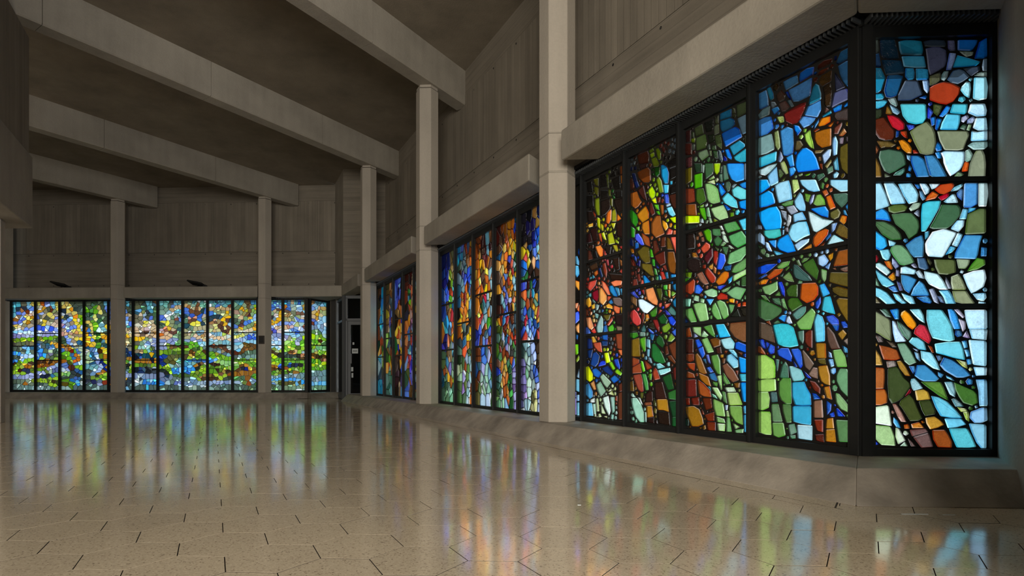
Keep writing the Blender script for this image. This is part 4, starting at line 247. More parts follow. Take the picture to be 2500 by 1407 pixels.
'w1': '''4c5434 961 2867 846 2855 846 2767 956 2762;6c8490 953 2755 846 2755 847 2607 909 2612;1c6c90 1126 2867 1008 2861 1009 2793 1083 2805 1132 2813;5c5c3c 1004 2866 974 2845 970 2805 1001 2812;20688c 1126 2805 1020 2790 979 2755 974 2718 1011 2700 1105 2703 1122 2745;5a5c40 1179 2837 1141 2868 1140 2793 1178 2803;4c5430 1408 2856 1317 2859 1299 2769 1396 2776;1c1e18 1296 2859 1194 2853 1194 2771 1216 2755 1273 2768;6c7054 1190 2787 1140 2793 1134 2710 1188 2710 1190 2730;1060b8 1111 2696 971 2699 930 2662 907 2592 962 2585 1075 2570;401818 1506 2865 1446 2857 1447 2749 1501 2763;5a6c38 1391 2763 1284 2761 1265 2679 1278 2637 1385 2648;8c9c10 1442 2774 1394 2768 1402 2728 1437 2740;505c34 1184 2703 1119 2695 1107 2621 1110 2563 1168 2622;5c6454 885 2593 847 2595 849 2466 875 2504;248cac 1036 2561 932 2577 882 2527 880 2513 884 2503 994 2472;30a8bc 992 2462 871 2491 845 2425 847 2377 927 2397 977 2432;541e14 1511 2761 1438 2736 1435 2671 1435 2632 1511 2657;647454 1362 2630 1267 2624 1245 2560 1327 2541 1369 2601;5a6858 1234 2654 1230 2607 1258 2615 1263 2659;3c4c30 1220 2638 1170 2622 1166 2580 1221 2602;7c8468 1246 2602 1218 2597 1214 2547 1242 2555;0c84e0 1081 2554 1039 2543 1007 2465 1010 2443 1056 2483;482020 1507 2627 1434 2622 1435 2533 1481 2536 1501 2539;34482c 1209 2589 1155 2567 1148 2503 1189 2520;505c5c 1151 2579 1119 2554 1097 2478 1112 2452 1144 2501;1c2c9c 1094 2513 1058 2475 1054 2451 1096 2464;6c7464 1433 2724 1400 2718 1401 2668 1430 2671;54603c 1440 2840 1411 2821 1407 2769 1437 2779;242a1c 1263 2742 1191 2721 1181 2653 1205 2654 1242 2660;203420 1418 2552 1324 2522 1325 2447 1397 2469;b8c8b8 1320 2511 1293 2494 1301 2430 1321 2444;3c5c38 1295 2511 1202 2482 1199 2467 1195 2417 1202 2391 1284 2369 1292 2438;a8c810 1195 2478 1122 2455 1134 2389 1165 2369 1189 2406;2898e8 1060 2433 889 2377 887 2244 965 2250 1016 2291 1047 2357;d0e0f8 884 2375 846 2363 847 2232 883 2242;5c7c64 1100 2430 1068 2421 1038 2300 1095 2298;5c4c08 1511 2529 1480 2531 1435 2529 1434 2405 1511 2390;4ca008 1413 2451 1316 2439 1317 2317 1408 2325;a0b878 1254 2364 1193 2379 1181 2348 1240 2350;d8e0a8 1275 2345 1187 2340 1177 2296;3c5c18 1390 2319 1306 2304 1272 2186 1349 2170 1392 2218;90bc70 1290 2336 1236 2322 1182 2285 1150 2248 1124 2133 1196 2137 1241 2162 1265 2200;2098e4 1145 2306 1108 2262 1067 2201 1114 2176 1138 2231;506450 1075 2283 1040 2282 1017 2249 1029 2199 1055 2197 1077 2246;b0ccd0 1011 2230 983 2241 958 2232 986 2216 1005 2209;2090e0 939 2224 915 2229 846 2223 847 2162 909 2190;70d8dc 986 2211 952 2217 846 2144 847 2084 927 2100 996 2148 1010 2202;7c3018 1511 2359 1411 2330 1400 2212 1507 2222;68d8e4 1107 2159 1051 2193 998 2141 959 2097 946 2036 1015 2065 1086 2117;0c98ec 943 2088 846 2083 847 1994 929 2034;844410 1506 2216 1389 2190 1378 2085 1501 2120;6ca01c 1351 2165 1299 2166 1305 2140 1346 2148 1351 2150;58a810 1357 2145 1348 2144 1293 2133 1282 2092 1271 2031 1293 2019 1337 2087;7ca878 1274 2123 1246 2127 1224 2030 1269 2048 1274 2075;a8c888 1231 2108 1094 2103 1057 2035 1042 1988 1060 1967 1125 1978 1189 2028;d8f008 1511 2116 1349 2076 1350 2014 1511 2048;b0c8a0 1253 2034 1224 2029 1202 1975 1236 1981;909c20 1198 2017 1138 1978 1193 1979;e0f0f0 1334 2046 1316 2046 1308 2033 1300 2002 1340 2016;5c9c54 1096 1942 971 1939 921 1862 1054 1860 1076 1895;58d0ec 943 1937 847 1940 847 1842 899 1849;e8f0d0 1137 1939 1109 1935 1088 1891 1115 1899;0c80d8 1095 2110 1059 2086 1017 2045 1054 2043;6c9c14 1025 2019 988 2015 984 1970 1026 1980;1c2820 1511 2038 1372 2005 1373 1972 1511 1981;688870 1137 2367 1104 2368 1099 2293 1132 2310;506054 1123 2428 1104 2433 1109 2370 1132 2376;c8d0c8 1292 2152 1257 2164 1256 2140 1283 2131;58a408 1307 1934 1259 1944 1223 1918 1212 1844 1226 1813 1274 1854;4c7c4c 1214 1932 1129 1913 1119 1855 1131 1854 1174 1863 1210 1882;e8f0e0 1117 1882 1090 1889 1068 1852 1105 1858;5ca460 1046 1834 913 1849 863 1781 864 1737 954 1717 1016 1767;70b8d8 886 1840 846 1832 849 1762;201410 1506 1946 1412 1935 1399 1868 1401 1804 1501 1814;986848 1369 1931 1334 1940 1309 1898 1349 1891;8c5c44 1340 1887 1300 1885 1295 1842 1328 1848;3c683c 1200 1835 1164 1856 1142 1852 1102 1815 1118 1790 1143 1773 1177 1783;d8e8d0 1105 1858 1069 1843 1038 1781 1063 1784 1083 1798 1102 1826;94b084 1061 1778 1092 1761 1131 1775 1094 1801;cc4c30 1341 1791 1281 1835 1234 1802 1234 1775 1256 1756 1305 1740;501018 1227 1775 1207 1764 1201 1699 1260 1639 1303 1692 1296 1716 1294 1718;e0ecd0 1051 1760 1020 1751 983 1718 1025 1727;78b070 1057 1614 1035 1689 954 1707 875 1722 868 1653 912 1614 928 1608 1028 1600;446c44 1116 1761 1038 1745 1061 1678 1086 1700;a42818 1198 1745 1150 1728 1149 1674 1168 1607 1200 1649;2c60e8 1135 1717 1078 1689 1067 1635 1110 1572 1163 1582;a86c1c 1442 1774 1390 1766 1362 1719 1426 1729;6c9c58 847 1635 845 1578 886 1537 932 1525 973 1521 1017 1535 989 1579;1c5c8c 1009 1597 1019 1550 1075 1554 1096 1591;d09030 1254 1618 1198 1646 1203 1589 1229 1593;e08038 1197 1621 1164 1588 1172 1546 1194 1554;201412 1489 1713 1420 1724 1388 1719 1343 1697 1331 1631 1357 1596 1429 1599 1496 1656;c4e89c 996 1504 847 1542 846 1499 923 1478 995 1453;a83018 1285 1599 1259 1615 1202 1554 1169 1514 1172 1500 1181 1477 1219 1473 1253 1513 1286 1562;d07010 1172 1486 1115 1540 1082 1553 1038 1536 1037 1499 1080 1454 1145 1446 1176 1477;946048 1386 1577 1323 1592 1245 1472 1294 1471 1340 1509;6c8810 1511 1611 1434 1600 1448 1551 1501 1568;6cc820 1511 1559 1457 1554 1510 1525;a03818 1511 1497 1420 1543 1399 1515 1411 1426 1450 1406 1511 1438;3874e0 1396 1482 1357 1482 1309 1432 1341 1403 1355 1401 1408 1416;3cb0e0 1047 1479 999 1507 1008 1461 1039 1439;4060e0 1158 1439 1057 1440 1123 1406 1151 1414;3c6030 919 1477 847 1487 847 1397 919 1407;648c5c 978 1443 931 1457 932 1409;a0c898 1308 1416 1216 1429 1160 1403 1155 1359 1195 1353 1262 1371;8ca878 1117 1399 1008 1426 1050 1384 1104 1379;7cac74 1067 1375 973 1412 868 1379 923 1300 949 1305 999 1322;b82c18 1164 1352 1124 1383 1053 1352 1048 1317 1157 1328;4c5c34 1199 1786 1138 1748 1154 1728;906c1c 1211 1444 1160 1440 1161 1421;7c4c2c 1321 1401 1309 1379 1337 1371 1362 1395;a8c8a0 1406 1396 1355 1380 1356 1334 1426 1356;a0c890 1338 1361 1294 1346 1300 1315 1346 1330;88c8a8 1511 1377 1446 1369 1459 1302 1507 1308;58b8f0 1280 1347 1190 1338 1233 1285;f0a818 1041 1320 1001 1318 980 1311 984 1279 1036 1293;d85020 958 1265 922 1280 921 1245 952 1243;d85018 904 1277 846 1274 847 1240 910 1247;90bc70 1425 1318 1359 1326 1277 1308 1245 1167 1349 1157 1385 1222;70a858 1210 1286 1179 1310 1138 1237 1108 1159 1156 1156 1199 1195 1222 1241;78a860 1168 1313 1132 1321 1079 1298 1047 1244 1037 1182 1093 1151 1128 1214;6ca060 1046 1276 979 1264 998 1217 1023 1193;6ca050 1507 1283 1436 1290 1377 1161 1452 1162 1508 1234;1c2018 1027 1173 952 1236 921 1162;201c14 934 1231 847 1236 847 1162 899 1167;2c5ca0 1510 1205 1474 1171 1505 1157;7c4c2c 1030 1122 846 1120 847 956 908 966 986 1007 1037 1069;a0c080 1431 1119 1332 1112 1334 1028 1419 1077;548c38 1314 1112 1214 1125 1180 1041 1183 1011 1230 1038;30b8e0 1178 1121 1085 1119 1018 1011 1136 1008;b0d0a0 1336 1030 1304 1082 1249 1035 1280 1020;b0b8e8 1412 1067 1365 1033 1413 1024;8c3c10 1501 1106 1460 1123 1434 1035 1501 1034;88b868 1330 1004 1263 1020 1191 893 1262 885;704010 1242 1003 1173 1011 1124 990 1124 943 1197 927;a8d8dc 1127 993 1020 1006 978 956 989 911 1017 909 1073 913 1096 933;0c58c8 977 957 944 966 846 928 847 863 917 891 977 911;401810 1506 1020 1417 1014 1418 890 1507 891;2058d0 1402 1004 1357 1009 1315 954 1372 930;2460d0 1369 924 1312 947 1287 876 1320 839;7cc8dc 989 902 959 869 946 830 978 846 1051 907;401c14 1178 926 1120 933 1108 876 1167 877;88541c 1265 712 1297 703 1359 724 1386 788 1396 826 1402 879 1375 889 1332 847;743014 1411 885 1411 826 1462 812 1501 828 1501 886;5c8c3c 1118 700 1157 709 1193 757 1217 821 1226 861 1152 872 1127 822;8ccce0 944 762 991 752 1060 817 1056 860 1015 872 948 816 944 783;7888e0 1280 871 1246 871 1224 787 1253 805;6c4020 1069 836 1079 793 1105 793 1115 838;0c98e8 845 781 847 717 925 717 942 815 942 846 846 819;c08820 1127 866 1088 869 1093 842 1127 843;a04820 1086 898 1047 896 1073 865;2c6c90 1319 833 1278 838 1268 784;783c1c 958 884 901 874 914 852;9c3c14 1509 803 1399 802 1407 729 1469 758;884018 1494 733 1413 709 1399 673 1502 673;9c5c10 1252 684 1219 597 1284 618 1346 664 1368 722;9c4818 1375 662 1303 625 1230 566 1219 510 1307 515 1352 534;681c14 1508 655 1388 662 1381 514 1501 505;b8d898 1163 690 1112 700 1106 577 1118 572;7c4c34 1109 778 1059 798 986 733 938 659 1002 638 1059 684 1076 706;48b8cc 936 707 847 708 847 649 920 649;0c94e4 926 639 847 640 848 484 899 487;5080d8 1275 762 1233 769 1195 725 1237 718;2c6c9c 1252 707 1187 719 1166 686 1154 655 1165 645 1226 664;6c9850 1021 628 1068 620 1098 658 1101 731;7c4c10 995 632 928 638 934 597 971 596;d0e0c0 1080 596 988 600 965 564 1057 559;a8c068 1059 553 945 557 902 461 1036 450;5c8c3c 1216 643 1150 636 1158 597 1192 610;b0d088 1217 593 1152 592 1105 527 1120 485 1158 522;7cb898 1221 544 1174 528 1150 495 1209 515;6c9858 1114 565 1072 558 1052 458 1091 480;88b058 1203 500 1095 467 1072 356 1169 358 1194 423;78a048 1037 444 909 451 898 298 972 319 1026 378;60b8e0 900 451 848 463 847 396 889 393;48acd8 895 383 848 391 848 243 890 249;902808 1511 492 1463 495 1462 435 1501 433;681c0c 1451 494 1357 508 1350 436 1431 436;5c2008 1322 499 1220 504 1208 420 1284 397;906010 1511 415 1415 427 1351 401 1313 327 1302 278 1365 251 1441 246 1501 358;b04818 1325 422 1296 360 1321 358;702408 1299 355 1186 392 1185 313 1260 306;70280c 1274 299 1174 302 1173 232 1261 229;88b068 1170 352 1084 336 1072 303 1157 305;c0d8a0 1158 294 1072 296 1079 235 1146 234;7ca868 1063 355 1030 353 1007 238 1063 233;b0c888 1070 403 1041 405 1029 359 1063 356;b0c890 999 311 927 283 976 261;88b078 984 255 892 272 898 238 971 232;c0d0e8 1080 451 1045 452 1052 410 1074 409;1c4030 1511 316 1480 310 1470 291 1476 248 1507 246;5cb8c0 1266 601 1232 599 1216 561;8c3820 978 733 944 733 952 682;cc4c30 1338 1813 1370 1805 1380 1836 1347 1845;201412 1458 1737 1493 1738 1489 1771 1459 1768;7cac74 878 1334 849 1317 867 1287 893 1306;647454 1380 2563 1403 2560 1418 2579 1408 2601 1385 2604 1372 2584;68d8e4 943 2026 927 2002 949 1982 976 1993 969 2022;cc4c30 1332 1703 1354 1720 1345 1744 1316 1744 1311 1718;a83018 1312 1644 1279 1642 1280 1611 1314 1612;4ca008 1422 2385 1418 2363 1438 2348 1459 2363 1460 2385 1440 2399;3c5c38 1230 2540 1233 2512 1258 2503 1275 2529 1256 2550;906010 1307 227 1313 262 1284 272 1276 238;986848 1363 1870 1387 1871 1393 1894 1376 1909 1357 1895;70a858 1208 1198 1211 1170 1241 1175 1235 1201;cc4c30 1347 1756 1366 1751 1379 1770 1368 1789 1348 1789 1337 1772;201412 1420 1555 1432 1574 1417 1594 1393 1585 1396 1559;946048 1282 1433 1286 1456 1265 1465 1250 1450 1259 1429;d8e0a8 1168 2344 1148 2343 1142 2321 1163 2309 1180 2326;401810 1377 922 1383 901 1404 901 1413 921 1395 934;a03818 1397 1509 1377 1530 1356 1511 1375 1493;b0c8a0 1250 2013 1262 1987 1284 1998 1275 2020;541e14 1414 2664 1396 2656 1395 2637 1410 2626 1427 2632 1430 2652;d07010 1160 1547 1141 1565 1123 1545 1143 1528;884018 1402 693 1398 713 1376 717 1365 697 1383 683;70a858 1232 1244 1252 1246 1258 1267 1238 1274 1222 1260;0c58c8 873 837 889 839 896 854 889 869 872 868 863 852;0c98ec 914 2005 898 2011 883 2003 885 1988 899 1979 913 1988;a03818 1498 1388 1507 1398 1504 1414 1489 1417 1479 1406 1482 1389;681c0c 1325 471 1314 456 1327 441 1346 448 1343 467;5c4c08 1473 2362 1496 2362 1495 2384 1473 2386;7c4c2c 1037 1117 1045 1100 1063 1103 1066 1121 1050 1130;9c3c14 1504 743 1504 764 1481 766 1482 744;501018 1326 1664 1324 1682 1308 1686 1298 1672 1308 1657;a8c8a0 1438 1382 1442 1401 1422 1406 1418 1385;d85020 971 1273 975 1291 961 1299 947 1289 954 1272;58b8f0 1274 1372 1273 1358 1287 1353 1300 1359 1299 1374 1285 1383;a8c068 930 561 948 568 940 589 922 580;34482c 1221 2509 1209 2524 1193 2517 1195 2500 1210 2495;58a408 1207 1786 1228 1792 1220 1812 1202 1804;34482c 1179 2500 1164 2505 1157 2490 1165 2477 1182 2483;906010 1344 254 1325 246 1336 229 1354 237;e0f0f0 1335 2008 1327 1998 1332 1986 1346 1982 1352 1994 1350 2007;5c5c3c 966 2793 969 2779 982 2774 993 2783 992 2797 978 2803;446c44 1133 1745 1117 1748 1111 1733 1122 1720 1138 1730;6c8810 1501 1638 1487 1639 1481 1628 1486 1615 1498 1616 1506 1626;3c5c38 1291 2524 1307 2514 1316 2530 1301 2540;90bc70 1218 2144 1209 2130 1220 2118 1236 2124 1233 2141;0c84e0 1107 2537 1106 2555 1088 2553 1088 2535;647454 1352 2567 1347 2551 1356 2541 1369 2549 1366 2563;7c4c2c 983 974 981 985 970 991 960 985 961 971 972 966;648c5c 994 1443 980 1438 979 1422 993 1417 1001 1429;78a048 998 321 1016 322 1016 341 999 341;a8c8a0 1432 1328 1442 1337 1435 1350 1421 1348 1419 1333;201410 1391 1946 1380 1933 1390 1920 1405 1924 1406 1941;5a5c40 1186 2852 1189 2865 1176 2871 1166 2862 1172 2849;3c5c38 1284 2353 1294 2344 1305 2351 1303 2366 1288 2367;906c1c 1218 1445 1231 1448 1233 1461 1221 1467 1210 1458;30b8e0 1173 1024 1163 1035 1150 1032 1151 1018 1164 1011;201410 1415 1799 1409 1786 1420 1777 1431 1785 1428 1798;6c9c14 1000 2027 998 2040 987 2044 978 2036 980 2025 991 2021;2098e4 1108 2282 1097 2287 1087 2281 1086 2269 1097 2262 1108 2269;a0c898 1131 1387 1145 1380 1153 1392 1146 1404 1134 1402;946048 1304 1473 1303 1459 1316 1452 1324 1465 1317 1475;7cac74 866 1347 876 1357 867 1369 853 1364 853 1350;6c9850 995 616 1006 608 1019 614 1014 629 1000 629;946048 1384 1534 1394 1540 1396 1551 1386 1559 1375 1553 1375 1540;9c4818 1343 523 1331 517 1331 503 1345 501 1350 512;906010 1284 316 1298 310 1307 321 1300 332 1287 330;906010 1448 237 1458 228 1467 239 1463 252 1448 250;78b070 1034 1700 1033 1716 1016 1716 1019 1699;702408 1215 397 1215 409 1205 416 1196 409 1196 397 1205 393;6c9850 1090 629 1079 627 1078 615 1086 608 1096 610 1099 622;d8f008 1355 2106 1347 2096 1353 2084 1367 2087 1367 2100;401818 1428 2870 1420 2861 1425 2849 1439 2853 1441 2865;5c6454 904 2581 893 2582 887 2572 894 2563 904 2561 909 2572;702408 1239 403 1225 404 1222 391 1232 383 1242 391;2098e4 1172 2295 1164 2303 1154 2301 1147 2292 1155 2282 1167 2285;5c2008 1263 376 1278 380 1273 395 1258 390;90bc70 1231 1222 1237 1212 1249 1216 1250 1228 1238 1234;6ca01c 1357 2161 1361 2150 1374 2149 1378 2161 1367 2169;501018 1212 1657 1216 1647 1226 1642 1233 1651 1230 1662 1221 1665;88541c 1373 747 1380 736 1393 736 1395 749 1384 756;7cac74 920 1297 911 1306 900 1302 898 1291 905 1284 916 1287;68d8e4 1094 2124 1101 2112 1113 2115 1117 2127 1105 2133;906010 1332 407 1341 401 1349 407 1349 418 1339 422 1330 417;f0a818 1051 1285 1063 1290 1058 1303 1046 1304 1041 1291''',
